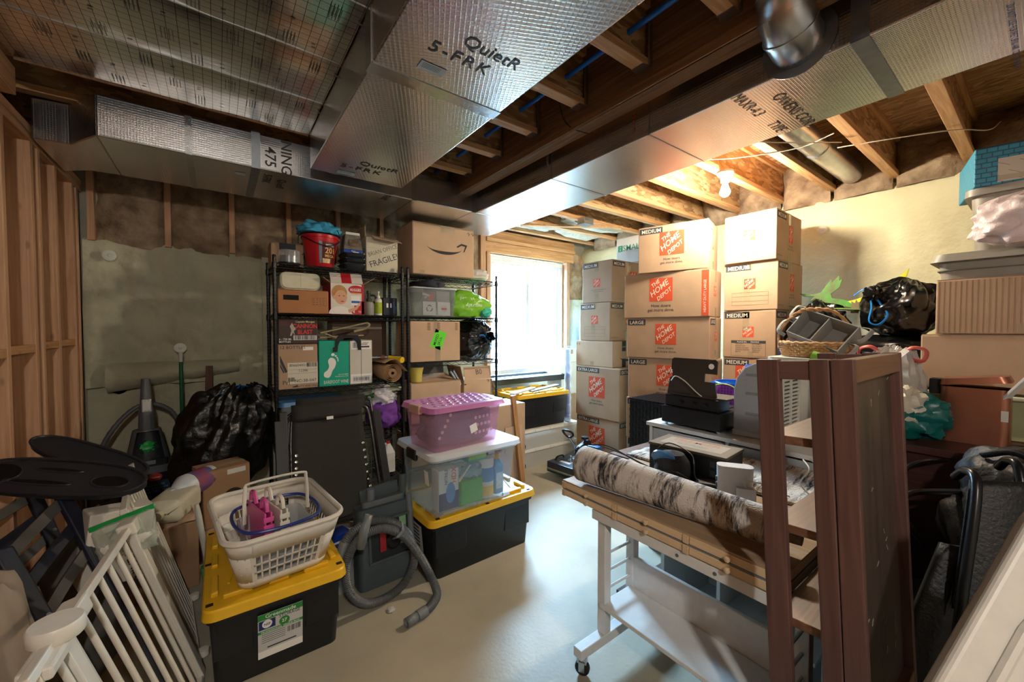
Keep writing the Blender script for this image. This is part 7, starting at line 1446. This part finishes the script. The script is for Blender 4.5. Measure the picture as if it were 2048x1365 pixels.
# wicker basket on a white tub, grey caddy inside
wt = thing('white_tub', 'tall white plastic tub under the wicker basket', 'tub', (2.985, .86, .851)); MB().rbox(.17, .18, 0, .36, .04, 5, 1.08).obj('shell', plastic('tub_cream', '#c4c2b4', .4), wt, smooth=True); MB().rbox(.20, .21, .36, .38, .05, 5).obj('rim', MT['tub_cream'], wt, smooth=True)
wkb = thing('wicker_basket', 'honey wicker basket with twisted hoop handle on the white tub', 'basket', (2.99, .87, 1.233))
M_wick = mat('wicker', '#b48a5c', .7, var=.25, scale=30)
def oval(k, n=64): return [(.145*k*cos(2*pi*i/n), .175*k*sin(2*pi*i/n)) for i in range(n)]
MB().prism(oval(.93), 0, .006).obj('bottom', M_wick, wkb)
for j in range(6):
    z = .010+.0125*j; kk = .95+.018*j
    MB().tube([(x+(.006 if (i+j) % 2 else -.006)*cos(2*pi*i/64), y+(.006 if (i+j) % 2 else -.006)*sin(2*pi*i/64), z) for i, (x, y) in enumerate(oval(kk))], .0068, 6, closed=True).obj('woven_row', M_wick, wkb, smooth=True)
MB().tube([(x, y, .088+.003*sin(i*1.6)) for i, (x, y) in enumerate(oval(1.07, 96))], .009, 6, closed=True).obj('rim_braid', M_wick, wkb, smooth=True)
hc = curve([(0, .185, .05), (0, .18, .16), (0, .10, .27), (0, 0, .295), (0, -.10, .27), (0, -.18, .16), (0, -.185, .05)], 10)
for k in range(2):
    pts = []
    for i, p in enumerate(hc): a = i*.75+pi*k; pts.append(p+V((.006*cos(a), 0, .006*sin(a))))
    o = MB().tube(pts, .0075, 6).obj('handle_strand', M_wick, wkb, smooth=True); o.rotation_euler = (0, 0, .35)
gc = thing('fabric_caddy', 'grey felt divided caddy tilted in the wicker basket', 'caddy', (3.02, .83, 1.335), rz=-pi/2-.15, rx=.95, ry=.40)
M_fg = mat('grey_felt_caddy', '#8e8f8c', .9, var=.06, scale=20)
for b6 in ((-.15, .15, -.095, -.088, 0, .13), (-.15, .15, .088, .095, 0, .13), (-.15, -.143, -.088, .088, 0, .13), (.143, .15, -.088, .088, 0, .13), (-.012, -.005, -.088, .088, 0, .125)): MB().box(*b6).obj('wall', M_fg, gc, bevel=.002)
MB().box(-.143, .143, -.088, .088, 0, .006).obj('bottom', M_fg, gc)
for s in (-1, 1):
    for k in (-.5, .5): MB().tube(curve([(s*.15+s*.002, k*.12-.05, .10), (s*.20, k*.12-.04, .12), (s*.205, k*.12+.04, .12), (s*.152, k*.12+.05, .10)], 5), .012, 6, ell=.3).obj('pocket_loop', M_fg, gc, smooth=True)
bh = thing('beaded_basket', 'dark blue basket with striped hoop handle behind the grey caddy', 'basket', (3.22, 1.02, 1.13)); MB().rbox(.10, .10, 0, .16, .03, 4, 1.1, open_top=True, wall=.004).obj('shell', plastic('basket_navy', '#16345c', .4), bh, smooth=True); MB().tube([(0, .085*cos(R(a)), .16+.085*sin(R(a))) for a in range(0, 181, 9)], [.010 if i % 2 else .008 for i in range(21)], 8).obj('handle', mat('striped_handle', '#8a6f5c', .6, col2='#22262e', scale=60), bh, smooth=True)
tag(carton('carton', 'plain brown carton hidden under the dark blue basket', .34, .30, .275, (3.30, 1.03, .852), 0, M_card), 'plain brown carton under the dark blue basket', 'box')
# black trash bags by the wall, standing on a carton
t = carton('carton', 'wide brown carton under the black bags by the right wall', .62, .70, 1.06, (3.83, .78, 0), 0, M_card)
trash('trash_bag', 'long black trash bag lying lowest in the heap by the right wall', (3.62, .66, 1.20), (.20, .36, .155), 24, pleat=0, tie=False, amp=.12)
trash('trash_bag', 'big black trash bag with blue loop on top of the heap', (3.70, .60, 1.54), (.235, .20, .20), 25, tiltx=R(15), tiltz=R(10), pleat=.05, tie=False, amp=.10)
bgt = bpy.data.objects['trash_bag.003']
MB().tube(curve([(-.20, .165, .06), (-.215, .10, .0), (-.235, .05, -.06), (-.235, .075, -.13), (-.225, .125, -.12), (-.215, .14, -.03), (-.20, .17, .05)], 6), .007, 8, ell=.5).obj('tie_ribbon', M_ribbon, bgt, smooth=True)
blob((.05, .05, .045), 2.2, .35, 8, 77, 24, 14).obj('knotted_neck', M_bag, bgt, smooth=True).location = (-.185, .16, .06)
MB().tube(curve([(-.19, .165, .06), (-.19, .21, .08), (-.17, .25, .03)], 5), .007, 8, ell=.5).obj('tie_ribbon', M_ribbon, bgt, smooth=True)
trash('trash_bag', 'smaller black trash bag behind the wicker basket', (3.70, 1.05, 1.33), (.20, .20, .27), 26, pleat=.03, tie=False, amp=.14)
# party cut-outs lying on the bags
M_lav = mat('lavender_board', '#9a93a3', .6); M_pinkb = mat('pink_board', '#c98aa0', .6, var=.2, scale=20)
pc = thing('party_cutout', 'oval lavender and pink cardboard cut-out lying on the bags by the wall', 'cut-out', (3.78, 1.02, 1.565), rz=-pi/2, ry=.10, rx=.12); MB().prism(ell(.24, .15, 0, 0, 36), 0, .006).obj('lavender_plate', M_lav, pc); MB().prism(ell(.19, .11, .0, .0, 36), .006, .012).obj('pink_plate', M_pinkb, pc); MB().prism(ell(.235, .03, .0, -.10, 30), .012, .016).obj('green_stripe', mat('stripe_green', '#6f9a4a', .6), pc)
M_gl = mat('leaf_print', '#2f8f1c', .6, col2='#4a4a1c', scale=14); 
gc_ = thing('party_cutout', 'curling green leafy cardboard cut-out with ragged ends by the wall', 'cut-out', (3.70, .99, 1.59), rz=-pi/2)
tail = [(-.20, .10), (-.12, .085), (-.06, .10), (-.005, .205), (.0, .17), (.04, .225), (.045, .18), (.06, .20), (.05, .13), (.0, .085), (.01, .05), (.09, .03), (.16, -.02), (.20, -.06), (.13, -.03), (.05, -.0), (-.04, .02), (-.09, .055), (-.13, .03), (-.10, .07), (-.17, .075)]
MB().prism([(x, y) for x, y in tail], -.003, .003, Matrix.Rotation(pi/2-.25, 4, 'X')).obj('leaf', M_gl, gc_)
for x in (.16, .25): MB().prism([(x-.03, -.06), (x-.028, .0), (x-.035, .03), (x-.012, .012), (x-.006, .04), (x+.008, .01), (x+.03, .022), (x+.02, -.02), (x+.012, -.065)], -.003, .003, Matrix.Rotation(pi/2-.3, 4, 'X')@Matrix.Translation((0, -.01, 0))).obj('claw', mat('claw_brown', '#5e5034', .6), gc_)
yl = thing('yellow_sheet', 'curved yellow green sheet of card tucked under the big black bag', 'card sheet', (3.82, .80, 1.56)); MB().grid(12, 8, lambda a, b: V((-.1+.08*b, .14-.36*a, .02+.03*b+.18*a*a+.03*b*a))).obj('sheet', mat('yellow_card', '#b7b52c', .6), yl, smooth=True, solid=.003)
# translucent bag with red handles, teal and white bag, small cloths
wb3 = thing('shopping_bag', 'white translucent bag with red tied handles beside the brown cartons', 'bag', (2.91, .50, .853)); blob((.13, .13, .225), 2.4, .12, 4, 81, 48, 30, pleat=.03, flat=-.215).obj('bag_body', clearp('bag_film', '#c9c4bc', .62, .3), wb3, smooth=True).location = (0, 0, .217)
blob((.10, .10, .17), 2.4, .18, 5, 82, 30, 20, flat=-.16).obj('stuffing', mat('white_stuffing', '#b5b1aa', .8, var=.12, scale=12), wb3, smooth=True).location = (0, 0, .18)
M_rh = plastic('handle_red', '#c9584e', .4)
for s in (-1, 1): MB().tube(curve([(-.03, s*.03, .41), (-.04, s*.08, .455), (-.03, s*.13, .44), (-.05, s*.12, .39), (-.05, s*.06, .40)], 6), .011, 8, ell=.4).obj('handle', M_rh, wb3, smooth=True)
tl = thing('shopping_bag', 'teal and white printed bag slumped in front of the clear tote', 'bag', (2.82, .405, .852), rz=.2); blob((.10, .13, .12), 2.3, .16, 4, 83, 44, 26, flat=-.11).obj('bag_body', plastic('bag_teal_dark', '#0d5f5c', .35), tl, smooth=True).location = (0, 0, .115); blob((.075, .10, .10), 2.3, .2, 5, 84, 36, 20).obj('white_print', plastic('bag_cream', '#bdb8a6', .4), tl, smooth=True).location = (-.035, .05, .165)
rl = thing('paper_tube', 'white printed paper tube with green end beside the wicker basket', 'tube', (2.82, .70, 1.20), rz=-pi/2+.1, ry=.35); MB().tube([(-.12, 0, 0), (.12, 0, 0)], .03, 18).obj('tube', plastic('tube_white', '#c4c2b4', .5), rl, smooth=True); MB().tube([(-.14, 0, 0), (-.06, 0, 0)], .0308, 18).obj('green_end', mat('tube_green', '#6fa83a', .5), rl, smooth=True)
tag(carton('carton', 'x', .24, .2, .31, (2.80, .66, .852), 0, M_card), 'small plain carton under the white paper tube', 'box')
# ---- black bags, stroller frames, folding chairs and white table at the right front
M_nyl = mat('black_nylon', '#0d0d0f', .5, bump=.3, bscale=90, var=.2, scale=8); M_tubeb = mat('black_tube', '#17181b', .28, .3)
bp1 = thing('backpack', 'black padded backpack with grey badge in front of the copper bin', 'backpack', (2.52, .05, .60), rz=.3)
blob((.17, .16, .17), 2.8, .09, 3, 91, 44, 26).obj('main_pouch', M_nyl, bp1, smooth=True).location = (0, 0, .16); blob((.085, .07, .085), 2.8, .06, 3, 92, 34, 20).obj('front_pocket', M_nyl, bp1, smooth=True).location = (-.13, .03, .22)
shape(bp1, 'badge', ell(.026, .028), mat('badge_grey', '#55534e', .4, .4), (-.20, .075, .25), (.45, -.9, 0), (-.35, 0, 1), lift=.012, thick=.004)
MB().tube(curve([(-.05, .12, .30), (-.14, .06, .34), (-.17, -.02, .28), (-.15, -.05, .18)], 6), .012, 8, ell=.5).obj('strap', M_nyl, bp1, smooth=True); MB().tube(curve([(.0, .0, .33), (-.09, -.06, .33), (-.13, -.11, .24), (-.10, -.13, .12)], 6), .006, 8).obj('piping', plastic('piping_black', '#2a2a2c', .4), bp1, smooth=True)
bp2 = thing('duffel_bag', 'black duffel bag lying under the padded backpack', 'bag', (2.44, .10, .46), rz=.5); blob((.16, .14, .17), 2.8, .10, 3, 93, 44, 26).obj('main_pouch', M_nyl, bp2, smooth=True).location = (0, 0, .13); MB().tube(curve([(-.12, .12, .24), (-.17, .05, .25), (-.18, -.04, .22), (-.16, -.08, .12)], 6), .005, 6).obj('zip_piping', MT['piping_black'], bp2, smooth=True)
tag(carton('carton', 'x', .28, .26, .46, (2.50, .05, 0), .1, M_cardD), 'low brown carton in shadow under the black bags', 'box')
ac = thing('armchair', 'black office chair with curved arm rests behind the folding chairs', 'chair', (2.30, .22, 0))
def rel(p, t): return V(p)-V(t.location)
MB().tube([rel(q, ac) for q in curve([aD(1795, 1035, 1.56), aD(1808, 995, 1.58), aD(1850, 984, 1.60), aD(1960, 985, 1.66)], 6)], .016, 8, ell=.7).obj('arm_rest', M_tubeb, ac, smooth=True); MB().tube([rel(q, ac) for q in curve([aD(1805, 985, 1.75), aD(1806, 945, 1.77), aD(1840, 925, 1.80), aD(1900, 922, 1.85)], 6)], .014, 8, ell=.7).obj('arm_rest', M_tubeb, ac, smooth=True)
MB().tube([rel(q, ac) for q in (aD(1800, 1030, 1.57), aD(1850, 1090, 1.62))], .012, 8).obj('arm_post', M_tubeb, ac, smooth=True); MB().rbox(.17, .05, .28, .33, .04, 5, 1, M=Matrix.Translation((-.05, .06, 0))).obj('seat', M_nyl, ac, smooth=True); MB().tube([(-.05, .06, .03), (-.05, .06, .28)], .025, 12).obj('column', M_tubeb, ac, smooth=True); MB().lathe([(.0, .0), (.16, .0), (.16, .02), (.03, .04), (0, .04)], 10, Matrix.Translation((-.05, .06, 0))).obj('base', M_tubeb, ac)
def fchair(label, top, bot, side, back, sw):
    """folded black chair: two rails from bot to top with the fabric back between"""
    t = thing('folding_chair', label, 'chair', (bot.x, bot.y, 0), group='black folded chairs')
    a, b, s, k = rel(top, t), rel(bot, t), V(side), V(back)
    for i, q in enumerate((V((0, 0, 0)), s)):
        MB().tube(curve([b+q, b.lerp(a, .55)+q, a.lerp(b, .06)+q, a+q+k*.5, a+q+k+V((0, 0, -.03))], 8), .0135, 10).obj('frame_rail', M_tubeb, t, smooth=True)
        MB().tube([b+q+k*.8+V((0, 0, .02)), b.lerp(a, .62)+q+k*.6], .012, 10).obj('leg', M_tubeb, t, smooth=True)
    mid = b.lerp(a, .55)
    MB().grid(8, 12, lambda u, v: mid.lerp(a, v*.94)+s*u+k*(.35-.25*sin(pi*u))).obj('fabric_back', M_nyl, t, smooth=True, solid=.006)
    MB().grid(8, 8, lambda u, v: b.lerp(a, .12).lerp(mid, v)+s*u+k*.7).obj('fabric_seat', M_nyl, t, smooth=True, solid=.02)
    for f in (.35, .48): o = MB().lathe([(.010, 0), (.010, .004), (0, .006)], 12).obj('rivet', M_steel, t, smooth=True); o.location = b.lerp(a, f)+V((-.014, .0, 0))
    MB().tube([b.lerp(a, .30), b.lerp(a, .30)+s], .008, 8).obj('cross_bar', M_tubeb, t, smooth=True)
    return t
fchair('black folded chair leaning behind the bookcase, left of two', aD(1958, 948, 1.28), V((1.66, .17, .015)), (.16, -.20, .02), (.10, .06, -.02), .3)
fchair('black folded chair leaning by the white table, right of two', aD(2040, 925, 1.34), V((1.88, -.03, .015)), (.16, -.22, .02), (.09, .05, -.02), .3)
cs_ = thing('child_seat', 'dark padded folded seat leaning between the bookcase and the chairs', 'seat', (1.70, .37, 0)); A_, B_ = rel(aD(1880, 1085, 1.35), cs_), V((-.03, -.02, .03))
MB().grid(10, 14, lambda u, v: B_.lerp(A_, v)+V((.11*u, -.09*u, 0))+V((-.02, -.03, 0))*sin(pi*u)).obj('pad', M_nyl, cs_, smooth=True, solid=.05)
bl_ = tag(MB().box(1.86, 2.05, .30, .40, 0, .10).obj('blue_box', plastic('box_blue', '#1d50b0', .4), None, bevel=.01), 'small blue box on the floor in the shadow beside the bookcase', 'box')
wtb = thing('folding_table', 'white moulded plastic folding table leaning at the right edge', 'table', (1.10, -.06, 0))
T_ = [rel(aD(2075, 985, .80), wtb), rel(aD(1835, 1400, .74), wtb)]
e1 = (T_[1]-T_[0]); e2 = V((.36, -.50, .02)); nn = e1.cross(e2).normalized()
T_[1] = T_[0]+e1*1.0
M_tw = plastic('table_white', '#cfcfc6', .4, bump=.05)
ln = e1.length
# extend the edge down to the floor
k_ = (T_[0].z-.02)/(T_[0].z-T_[1].z); T_[1] = T_[0]+e1*k_
E1 = T_[1]-T_[0]; 
bq = basis(T_[0], E1, e2); Lq = E1.length
def rr_(L, W, r_, n=6): return [(cx+r_*cos(a0+i/n*pi/2), cy+r_*sin(a0+i/n*pi/2)) for cx, cy, a0 in ((L-r_, W-r_, 0), (r_, W-r_, pi/2), (r_, r_, pi), (L-r_, r_, 3*pi/2)) for i in range(n+1)]
o = MB().prism(rr_(Lq, .60, .06), -.02, .02).obj('table_top', M_tw, wtb, bevel=.012, seg=4); o.matrix_local = bq
for i in range(3):
    q = [(x*(1-.0)+0, y) for x, y in rr_(Lq-.16-.12*i, .60-.12-.10*i, .16)]; o = MB().tube([(x+.10+.06*i, y+.06+.05*i, .021*(1 if (bq.to_3x3()@V((0, 0, 1))).dot(V((-1, -.3, 0))) > 0 else -1)) for x, y in q], .010, 8, closed=True).obj('moulded_rib', M_tw, wtb, smooth=True); o.matrix_local = bq
